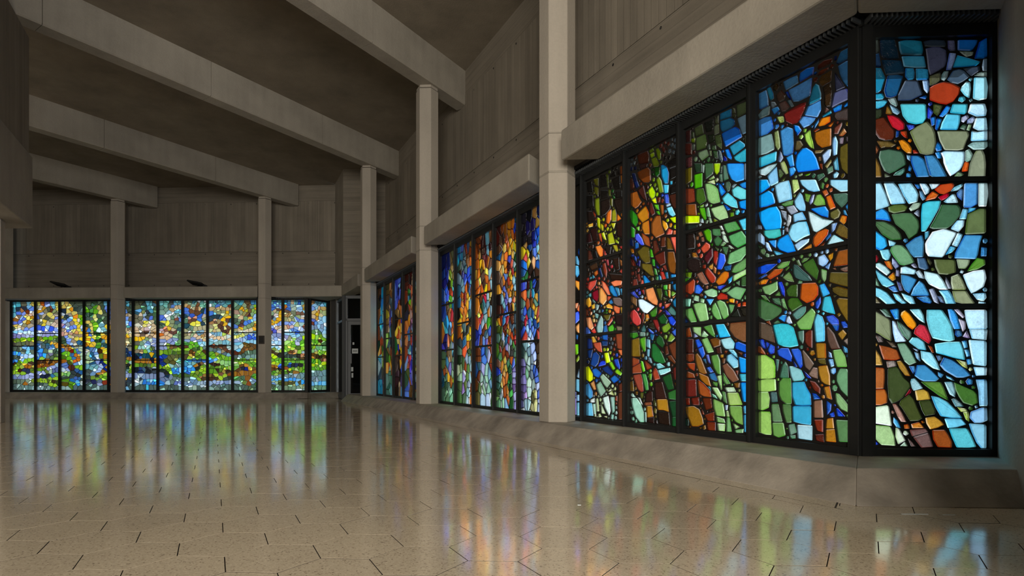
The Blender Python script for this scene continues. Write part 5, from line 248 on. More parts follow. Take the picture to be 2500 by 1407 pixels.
'w2': '''481c0c 2154 2879 2003 2871 1979 2810 1987 2748 2131 2777;6c7c10 1989 2861 1931 2871 1913 2839 1964 2826;98ac10 1973 2822 1915 2825 1907 2785 1957 2779;687010 1958 2776 1887 2770 1842 2686 1859 2668 1923 2686;6c7c08 1894 2844 1859 2845 1821 2790 1823 2726 1857 2730;702c20 1810 2823 1782 2838 1760 2769 1787 2770;104408 1829 2655 1836 2593 1876 2572 1909 2604 1907 2677;70340c 2154 2708 2084 2711 1999 2709 1964 2669 1958 2571 1991 2558 2069 2582 2131 2643;1890c0 1822 2667 1796 2666 1746 2629 1718 2560 1727 2470 1780 2484 1817 2567;708410 1887 2552 1853 2576 1814 2523 1787 2406 1850 2416 1866 2483;0c1c48 2238 2725 2186 2711 2153 2626 2123 2561 2176 2552 2201 2607;bcd804 1996 2484 1946 2514 1899 2438 1907 2396 1949 2384 1989 2437;48c0e0 1794 2477 1719 2455 1727 2383 1781 2391;4868d8 1780 2385 1729 2371 1716 2326 1713 2282 1768 2296;944c14 2257 2529 2163 2526 2123 2442 2091 2398 2140 2365 2190 2357 2249 2406;401810 2155 2530 2064 2559 2031 2456 2010 2383 2085 2432;f0f408 1952 2381 1894 2389 1879 2327 1921 2342;6cb820 1922 2329 1857 2308 1844 2248 1894 2280;c0d8e8 1761 2281 1700 2282 1692 2258 1753 2257;80dcf0 1754 2250 1683 2247 1632 2155 1670 2148 1713 2175;602014 1978 2367 1943 2342 1900 2235 1949 2223 1981 2275;c07814 1987 2211 2083 2190 2146 2258 2163 2293 2034 2347 2002 2295 1986 2266;2c8018 2145 2211 2181 2168 2241 2230 2264 2296 2264 2359 2235 2358 2170 2294 2153 2267;a86018 1836 2302 1787 2285 1787 2206 1814 2189;401c10 1721 2358 1613 2348 1614 2203 1668 2229 1685 2261 1708 2314;14100e 1713 2596 1613 2585 1613 2503 1699 2498;14100e 1699 2429 1613 2424 1614 2360 1700 2364;14100e 1755 2657 1669 2681 1613 2671 1614 2593 1711 2599;502818 2264 2672 2228 2678 2206 2609 2200 2574 2255 2544;38201c 2004 2747 2017 2714 2074 2715 2115 2719 2131 2772;5cb020 1894 2256 1844 2246 1830 2200 1871 2224;7c2c1c 1871 2381 1829 2370 1837 2325 1872 2334;9c541c 1952 2155 1891 2214 1829 2198 1814 2104 1773 2013 1892 2000 1952 2061;dcf404 1714 2147 1606 2138 1607 2078 1658 2089;c07018 2084 2189 1988 2198 1973 2055 2054 2072 2094 2145;f0a020 1807 2153 1746 2109 1725 2062 1765 2036 1803 2096;349820 2247 2197 2186 2151 2194 2073 2241 2082;74b828 2178 2168 2123 2168 2124 2120 2161 2137;f06048 1724 2056 1671 2023 1680 1990 1755 2002;f08050 1666 2022 1612 2010 1634 1979 1667 1982;a05020 2099 2100 1987 2025 1966 1932 2039 1966 2086 2039;4c5ce0 2187 2100 2140 2101 2085 2036 2054 1967 2103 1975 2191 2055;0c2860 2264 2075 2217 2064 2210 1982 2264 2005;1c60a8 2193 2015 2155 2016 2137 1999 2131 1957 2192 1951;5c4c14 2163 1924 2066 1961 1987 1929 1965 1782 2023 1782 2043 1787 2100 1836;582818 1937 1983 1887 1979 1842 1870 1921 1842;5c2814 1822 1989 1760 1986 1761 1891 1830 1900;6c4810 1752 1984 1705 1955 1659 1843 1747 1863;f86850 1700 1966 1606 1952 1609 1754 1648 1840;5cc020 1978 1922 1943 1895 1921 1824 1966 1831;d08818 2264 1977 2217 1960 2201 1918 2240 1924;581c10 1915 1837 1774 1858 1760 1736 1835 1726 1894 1788;7c4410 1739 1840 1653 1825 1625 1715 1641 1618 1713 1649 1741 1743;6c2c1c 2255 1893 2201 1830 2170 1777 2241 1798;1c4ca8 2207 1905 2169 1865 2164 1815 2202 1855;6c5818 1964 1764 1951 1761 1914 1643 1969 1657 2087 1746 2098 1795;44a830 1950 1815 1907 1798 1901 1735 1937 1746;0c1094 2138 1834 2108 1824 2117 1766 2139 1775;5068d0 1893 1760 1843 1701 1879 1716;883c2c 1810 1719 1761 1728 1740 1663 1780 1679;cc4030 1836 1676 1788 1660 1752 1580 1800 1564;2c90c8 1700 1624 1626 1614 1640 1561 1686 1567;1884c0 2076 1673 2039 1665 1939 1566 2051 1571;e87860 2098 1637 2069 1624 2056 1573 2108 1574;3c9cc0 1857 1650 1822 1625 1809 1567 1844 1581;3c8cac 1768 1654 1733 1651 1720 1573 1754 1588;4c9838 1921 1720 1886 1704 1865 1637 1909 1657;702c20 2225 1654 2163 1657 2138 1569 2225 1580;803828 2191 1745 2170 1730 2164 1660 2185 1675;742c20 2162 1697 2124 1703 2100 1621 2145 1625;28241c 1966 1649 2003 1636 2056 1688 2066 1725;60b870 1857 1628 1858 1594 1894 1605 1885 1641;f09050 2040 1530 1930 1538 1899 1472 1863 1397 1873 1358 1935 1379 2010 1429;484c10 1894 1521 1816 1512 1800 1457 1817 1395 1851 1420;50b430 1795 1537 1739 1535 1740 1489 1787 1495;e09820 1726 1538 1699 1534 1701 1479 1727 1493;1c78a8 1673 1523 1607 1536 1608 1447 1660 1483;4858c0 2264 1528 2203 1539 2170 1498 2123 1455 2176 1468;4c54d0 2146 1524 2109 1531 2100 1492 2138 1490;b03028 2101 1532 2055 1534 2049 1473 2077 1499;7c5430 2256 1497 2162 1459 2164 1374 2249 1436;e8f4fa 2146 1446 2080 1441 1989 1394 1906 1351 1960 1322 2013 1296 2068 1312 2131 1372;1c78a4 1674 1375 1608 1417 1608 1295 1660 1330;3c9430 1775 1485 1747 1483 1733 1425 1768 1439;f0a020 1733 1490 1699 1476 1701 1405 1727 1425;80b038 1685 1470 1625 1444 1659 1422 1673 1418 1694 1431;e88828 1634 1425 1625 1427 1663 1396 1683 1411;d8e0f0 1713 1399 1672 1396 1682 1365;e87858 1775 1358 1691 1359 1721 1331 1766 1316;407c20 1981 1298 1872 1351 1878 1276 1902 1255 1956 1256;505024 1801 1431 1731 1399 1794 1388;c83c38 2248 1338 2204 1356 2154 1318 2103 1243 2102 1227 2108 1199 2159 1185 2224 1223 2264 1294;507870 1735 1293 1696 1333 1652 1298 1618 1252 1643 1241 1698 1256;4c54d4 1780 1316 1720 1276 1692 1244 1753 1257;e06048 1842 1319 1807 1301 1864 1267;e89838 2040 1286 1996 1288 1980 1244 2031 1242;e0a030 2040 1245 1986 1234 2030 1211;144c1c 1866 1237 1790 1274 1731 1207 1748 1174 1829 1180;1c48d4 1734 1232 1681 1240 1625 1182 1662 1147 1707 1171;902420 1937 1226 1872 1222 1842 1157 1845 1097 1894 1146;682418 2100 1302 2055 1309 2046 1263 2081 1189 2097 1228 2100 1278;789828 1817 1146 1721 1185 1691 1134 1748 1095 1794 1094;486c68 2101 1146 2057 1198 2031 1140 2038 1117 2100 1124;282414 2264 1203 2202 1187 2153 1131 2256 1130;282414 2011 1190 1931 1207 1900 1137 1978 1152;789080 2039 1112 2040 1075 2123 1081 2122 1122;4070d8 2002 1156 1913 1101 1927 1091 1949 1096 1988 1118;4068d8 1915 1099 1856 1071 1892 1075;3c68c8 1688 1096 1607 1133 1606 1059 1645 1054;3c8020 2264 1122 2155 1121 2137 1083 2205 1063 2257 1078;7c9c2c 1740 1010 1697 1087 1638 1035 1682 1004;1c6490 1909 1083 1931 1027 1966 1041 1980 1098;1c4c20 1894 1042 1847 1077 1801 1048 1772 989 1804 951 1864 985 1894 1008;70a8b0 2024 1051 1972 1038 1966 949 2025 973;7c5c14 2241 1052 2124 1068 2108 879 2241 883;58a020 2123 1055 2033 1072 2032 933 2059 921 2101 988;20682c 1758 817 1807 804 1914 828 1952 875 1950 997 1902 996 1817 917;683018 1606 811 1673 866 1696 907 1728 974 1607 1019 1603 906;80b8c8 2016 949 1972 947 1981 874 1988 874 2017 884;5c2c18 1775 968 1733 967 1719 892 1767 882;986048 1836 952 1786 905 1807 903;a06020 2163 1177 2115 1180 2135 1142;944020 2234 877 2127 851 2127 818 2234 780;944020 2235 776 2113 819 2087 719 2234 713;6cc820 2110 841 2071 829 2039 736 2077 724 2104 792;943c20 2062 850 1969 795 1944 769 2021 744;643014 1746 872 1690 883 1631 816 1649 796 1723 845;8ccccc 1892 802 1835 810 1765 772 1868 754;a0dcd8 1871 744 1703 766 1695 734 1777 706 1838 696;98b8c0 1955 859 1938 808 1975 819 2005 875;a84024 1912 774 1877 751 1832 662 1914 649 1939 716;14481c 1812 677 1697 715 1680 666 1653 571 1736 557;6c2018 1668 758 1605 790 1605 641 1654 662;98402c 2226 697 2104 710 2078 653 2063 541 2100 527 2152 561;449040 2095 709 2032 710 1999 621 1992 553 2038 546;78b828 1992 709 1945 715 1954 649 1975 649;886018 2260 631 2219 644 2202 537 2260 535;30140e 1915 624 1804 637 1745 477 1899 470;2c6428 1738 534 1633 569 1618 472 1723 477;a86c18 1647 628 1604 629 1607 555;d0e8d8 2253 494 2232 522 2176 473 2233 479;a0ccb0 2252 464 2162 469 2095 405 2062 339 2055 238 2116 232 2185 284 2227 371;30140f 2040 503 1989 545 1938 540 1930 449 2038 433;b07818 1885 467 1738 474 1717 354 1792 370 1869 367;144020 1724 453 1605 469 1604 322 1681 316;b07418 2023 398 1946 402 1922 301 2018 284;d0e4c8 2152 479 2112 470 2071 399 2110 419;90b8a8 2054 343 2025 335 2022 261 2024 240 2046 239;5c5c24 1927 499 1891 434 1885 397 1923 407;945030 2055 428 1954 439 1945 411 2046 400;201008 1870 353 1717 352 1702 234 1854 242;240e0a 2008 281 1916 298 1916 237 2008 242;185024 1682 313 1605 319 1604 231 1682 230;786828 1913 394 1876 372 1886 323 1924 345;606024 2119 524 2063 525 2081 462 2111 474;5c6468 1731 2758 1716 2784 1688 2776 1687 2748 1710 2741;5c6468 1691 2825 1664 2821 1657 2796 1682 2783 1700 2802;5c6468 1638 2744 1650 2714 1683 2724 1670 2756;5c6468 2212 2836 2180 2826 2192 2792 2221 2804;14100e 1776 2740 1751 2730 1750 2704 1777 2693 1791 2716;702c20 1715 2855 1701 2824 1732 2812 1748 2841;0c1c48 2199 2780 2168 2777 2165 2742 2198 2745;a0ccb0 2220 237 2237 249 2238 272 2217 282 2199 269 2197 246;5c6468 1608 2831 1624 2813 1647 2812 1659 2835 1645 2853 1619 2853;5c6468 1637 2753 1658 2771 1654 2795 1631 2803 1611 2788 1615 2765;886018 2168 541 2143 529 2151 502 2175 497 2187 525;a86018 1754 2201 1740 2171 1766 2154 1785 2182;e06048 1829 1334 1850 1342 1856 1366 1835 1380 1812 1373 1813 1349;803828 2224 1696 2247 1702 2248 1725 2231 1742 2210 1731 2205 1710;78b828 1979 619 1961 635 1937 623 1937 600 1956 587 1976 596;14100e 1614 2458 1632 2441 1655 2454 1649 2484 1621 2485;7c9c2c 1755 1026 1775 1035 1784 1059 1765 1076 1741 1065 1740 1044;14100e 1700 2725 1691 2705 1705 2683 1727 2689 1736 2710 1724 2727;401810 2034 2514 2028 2537 2004 2537 1989 2521 1996 2499 2021 2496;708410 1906 2546 1934 2541 1948 2569 1924 2588 1903 2573;a0dcd8 1750 800 1730 820 1707 813 1706 783 1732 776;944c14 2045 2365 2075 2351 2088 2383 2057 2396;7c5c14 2057 875 2081 865 2100 888 2084 910 2055 903;dcf404 1658 2059 1637 2071 1613 2063 1611 2042 1631 2027 1654 2035;803828 2157 1748 2138 1760 2119 1747 2119 1724 2138 1713 2157 1722;48c0e0 1672 2479 1674 2447 1705 2449 1705 2483;f0a020 1682 2094 1675 2075 1687 2056 1712 2059 1718 2079 1706 2097;702c20 1804 2836 1831 2827 1848 2852 1829 2873 1803 2864;9c541c 1942 2035 1926 2019 1931 1999 1956 1994 1970 2009 1966 2030;7c2c1c 1818 2310 1828 2332 1815 2352 1791 2348 1782 2326 1795 2307;6c5818 1918 1608 1950 1599 1963 1628 1930 1638;c07814 2180 2320 2172 2345 2143 2350 2136 2323 2155 2306;28241c 2118 1708 2106 1729 2082 1729 2068 1708 2080 1686 2103 1687;0c1c48 2217 2755 2246 2746 2262 2771 2244 2795 2218 2784;7c5430 2237 1362 2261 1376 2253 1401 2223 1403 2214 1377;a0ccb0 2236 300 2256 309 2258 333 2238 344 2216 333 2215 311;240e0a 1865 237 1900 232 1908 264 1874 269;c07018 1959 2217 1936 2195 1957 2168 1983 2193;708410 1889 2524 1883 2502 1899 2486 1920 2494 1926 2516 1908 2531;70340c 1943 2719 1964 2694 1991 2713 1970 2738;c83c38 2169 1342 2163 1364 2141 1369 2123 1355 2130 1334 2153 1328;789080 2030 1105 2013 1116 1993 1107 1994 1087 2011 1074 2033 1083;bcd804 1866 2392 1887 2389 1899 2409 1890 2428 1865 2430 1856 2411;9c541c 1854 1959 1869 1976 1858 1998 1833 1990 1833 1967;80b8c8 2035 842 2051 861 2038 883 2015 877 2012 850;4868d8 1784 2375 1812 2365 1822 2389 1798 2401;dcf404 1736 2113 1753 2127 1744 2148 1721 2144 1715 2122;6c2c1c 2220 1766 2236 1752 2256 1764 2251 1786 2226 1786;90b8a8 2048 388 2031 373 2038 351 2060 350 2065 373;30140f 1936 582 1922 571 1925 551 1944 545 1959 560 1953 578;507870 1640 1232 1620 1243 1603 1222 1618 1203 1643 1212;602014 2020 2356 2008 2376 1988 2368 1988 2343 2010 2340;886018 2242 647 2256 660 2249 679 2231 685 2219 669 2225 650;14100e 1631 2716 1609 2710 1611 2688 1631 2678 1644 2698;c07814 2141 2197 2117 2215 2099 2191 2123 2174;484c10 1805 1544 1812 1522 1834 1520 1839 1541 1825 1557;a0ccb0 2190 230 2187 254 2167 261 2155 239 2169 220;80dcf0 1621 2159 1633 2182 1610 2194 1599 2170;708410 1883 2483 1865 2467 1877 2449 1899 2451 1903 2471;70340c 2115 2566 2122 2583 2110 2599 2091 2596 2084 2579 2095 2563;944c14 2127 2364 2102 2374 2093 2348 2119 2338;e8f4fa 2103 1458 2095 1478 2075 1482 2064 1461 2082 1445;78b828 1982 748 1958 755 1949 734 1964 718 1985 728;104408 1913 2659 1928 2646 1949 2655 1944 2675 1922 2678;886018 2164 560 2178 546 2196 553 2201 570 2188 585 2169 579;4c54d0 2148 1543 2155 1522 2175 1522 2184 1543 2164 1553;5c6468 2256 2861 2236 2876 2218 2859 2238 2841;481c0c 2174 2875 2166 2856 2182 2843 2200 2853 2194 2875;702c20 1776 2843 1788 2862 1773 2877 1752 2868 1756 2849;5c6468 1664 2868 1672 2842 1697 2852 1687 2874;3c68c8 1634 1167 1609 1160 1614 1135 1638 1140;f09050 2025 1454 2027 1434 2046 1430 2056 1449 2042 1463;687010 1804 2701 1815 2681 1836 2684 1837 2704 1821 2716;104408 1938 2600 1948 2624 1924 2632 1915 2610;282414 1955 1233 1950 1215 1969 1204 1983 1219 1974 1239;4068d8 1893 1130 1878 1112 1897 1098 1913 1116;902420 1840 1097 1822 1112 1807 1095 1824 1079;bcd804 1984 2525 1969 2543 1950 2529 1965 2511;7c4410 1599 1633 1614 1621 1631 1629 1629 1648 1608 1653;1c4ca8 2213 1888 2230 1881 2244 1889 2243 1908 2226 1912 2213 1904;702c20 2246 1685 2228 1685 2222 1667 2237 1657 2251 1667;643014 1664 791 1673 773 1691 780 1694 800 1675 805;449040 2014 733 1998 720 2010 704 2030 716;1c4ca8 2139 1874 2130 1859 2144 1844 2163 1854 2160 1873;4c54d4 1810 1321 1810 1337 1798 1345 1782 1339 1783 1323 1794 1313;8ccccc 1900 789 1920 785 1929 801 1916 813 1898 808;786828 1884 314 1881 295 1899 286 1911 302 1902 320;5c6468 2241 2800 2257 2803 2261 2818 2252 2831 2234 2828 2230 2811;702c20 2247 1645 2231 1634 2237 1613 2254 1613 2260 1631;484c10 1913 1532 1920 1546 1912 1559 1896 1559 1888 1546 1897 1533;486c68 2007 1172 2017 1155 2036 1164 2026 1182;5c2c18 1737 984 1747 971 1761 977 1765 991 1755 1004 1742 999;606024 2053 457 2057 435 2079 437 2075 460;401810 1980 2407 1985 2390 2004 2389 2007 2406 1994 2415;cc4030 1825 1678 1829 1693 1819 1704 1804 1702 1799 1686 1810 1674;789828 1716 1074 1734 1076 1737 1092 1724 1102 1710 1092;702c20 1808 2765 1789 2767 1783 2749 1794 2737 1809 2746;481c0c 2152 2783 2169 2794 2159 2812 2140 2801;5c2814 1831 1891 1811 1888 1814 1865 1837 1871;2c90c8 1690 1535 1690 1558 1667 1556 1668 1534;14100e 1777 2682 1760 2682 1755 2667 1769 2657 1784 2666;20682c 1737 846 1744 829 1761 833 1763 851 1748 859;c83c38 2116 1317 2106 1304 2115 1288 2133 1294 2133 1312;c83c38 2242 1237 2230 1223 2240 1209 2258 1212 2257 1231;7c5c14 2077 934 2085 920 2100 921 2109 934 2100 946 2087 948;5c4c14 2162 1916 2166 1895 2186 1897 2182 1918;a0ccb0 2245 383 2233 374 2233 358 2246 353 2257 360 2260 376;80dcf0 1753 2208 1771 2211 1773 2227 1758 2237 1747 2223;4c9838 1871 1676 1868 1693 1852 1693 1844 1677 1859 1665;484c10 1858 1545 1858 1529 1873 1525 1883 1538 1871 1550;bcd804 2024 2469 2006 2477 1998 2459 2017 2452;20682c 1925 1005 1925 1021 1910 1030 1899 1017 1908 1002;582818 1961 1916 1961 1931 1949 1936 1937 1932 1937 1917 1949 1910;742c20 2083 1673 2082 1656 2096 1648 2106 1661 2099 1675;4c54d0 2118 1540 2135 1532 2140 1551 2123 1559;6c7c10 1893 2851 1912 2851 1913 2869 1895 2871;6c2c1c 2170 1761 2184 1749 2195 1763 2182 1774;c07018 2113 2132 2099 2136 2088 2126 2092 2114 2106 2110 2114 2119;14481c 1738 549 1746 535 1760 537 1761 554 1749 560;70340c 2024 2556 2033 2544 2049 2546 2051 2561 2037 2566;1c6490 1936 1016 1948 1004 1962 1014 1950 1028;944c14 2187 2543 2203 2532 2212 2547 2199 2557;38201c 2138 2746 2124 2738 2131 2724 2145 2723 2151 2738;449040 2009 693 1995 691 1992 677 2004 669 2016 679;0c1094 2147 1789 2158 1785 2167 1794 2166 1806 2153 1812 2146 1802;70340c 2121 2625 2118 2610 2132 2606 2143 2616 2135 2627;943c20 1995 844 1993 830 2004 822 2016 832 2010 846;902420 1897 1235 1891 1253 1875 1244 1881 1228;7c5c14 2118 871 2107 874 2100 864 2103 853 2115 851 2123 860;702c20 1756 2786 1762 2798 1754 2809 1741 2804 1741 2789;3c68c8 1659 1126 1664 1113 1678 1114 1682 1128 1669 1135;606024 2071 484 2064 495 2051 494 2046 484 2051 473 2064 474;449040 2026 527 2037 517 2051 524 2048 538 2033 539;702c20 2139 1594 2139 1609 2124 1611 2116 1598 2127 1588;a84024 1940 653 1922 656 1921 637 1940 636;1c60a8 2197 2044 2185 2041 2180 2030 2188 2020 2200 2021 2204 2034;e87858 1781 1375 1773 1385 1758 1382 1760 1367 1772 1362;e0a030 2035 1215 2040 1203 2052 1201 2061 1211 2056 1221 2044 1224;6c2018 1688 724 1676 729 1668 718 1675 707 1687 710;582818 1856 1944 1843 1942 1839 1929 1851 1921 1860 1930;505024 1731 1375 1735 1388 1724 1395 1714 1388 1717 1374;803828 2194 1663 2207 1662 2213 1675 2202 1683 2190 1677;683018 1605 1036 1610 1025 1624 1023 1627 1037 1616 1045;4858c0 2114 1483 2109 1472 2119 1463 2130 1470 2128 1482;789080 2142 1134 2130 1131 2129 1118 2141 1111 2149 1122;98402c 2204 603 2194 613 2183 607 2183 594 2197 590;70a8b0 1988 1049 2002 1051 2003 1064 1993 1072 1983 1062;a05020 1948 1968 1954 1959 1964 1960 1968 1970 1963 1979 1952 1978;2c8018 2230 2367 2244 2365 2249 2377 2238 2386 2227 2378;f09050 2031 1553 2031 1539 2043 1536 2049 1546 2043 1555;7c4410 1612 1662 1625 1665 1624 1679 1612 1682 1604 1672;507870 1608 1268 1621 1267 1626 1278 1618 1286 1606 1281;643014 1630 790 1635 800 1627 810 1616 804 1617 791;a86018 1814 2171 1812 2184 1801 2186 1794 2175 1803 2166;0c1c48 2242 2689 2255 2693 2250 2707 2237 2702;7c5430 2192 1385 2182 1378 2185 1367 2198 1367 2202 1379;4c54d4 1776 1295 1786 1284 1797 1293 1788 1305''',
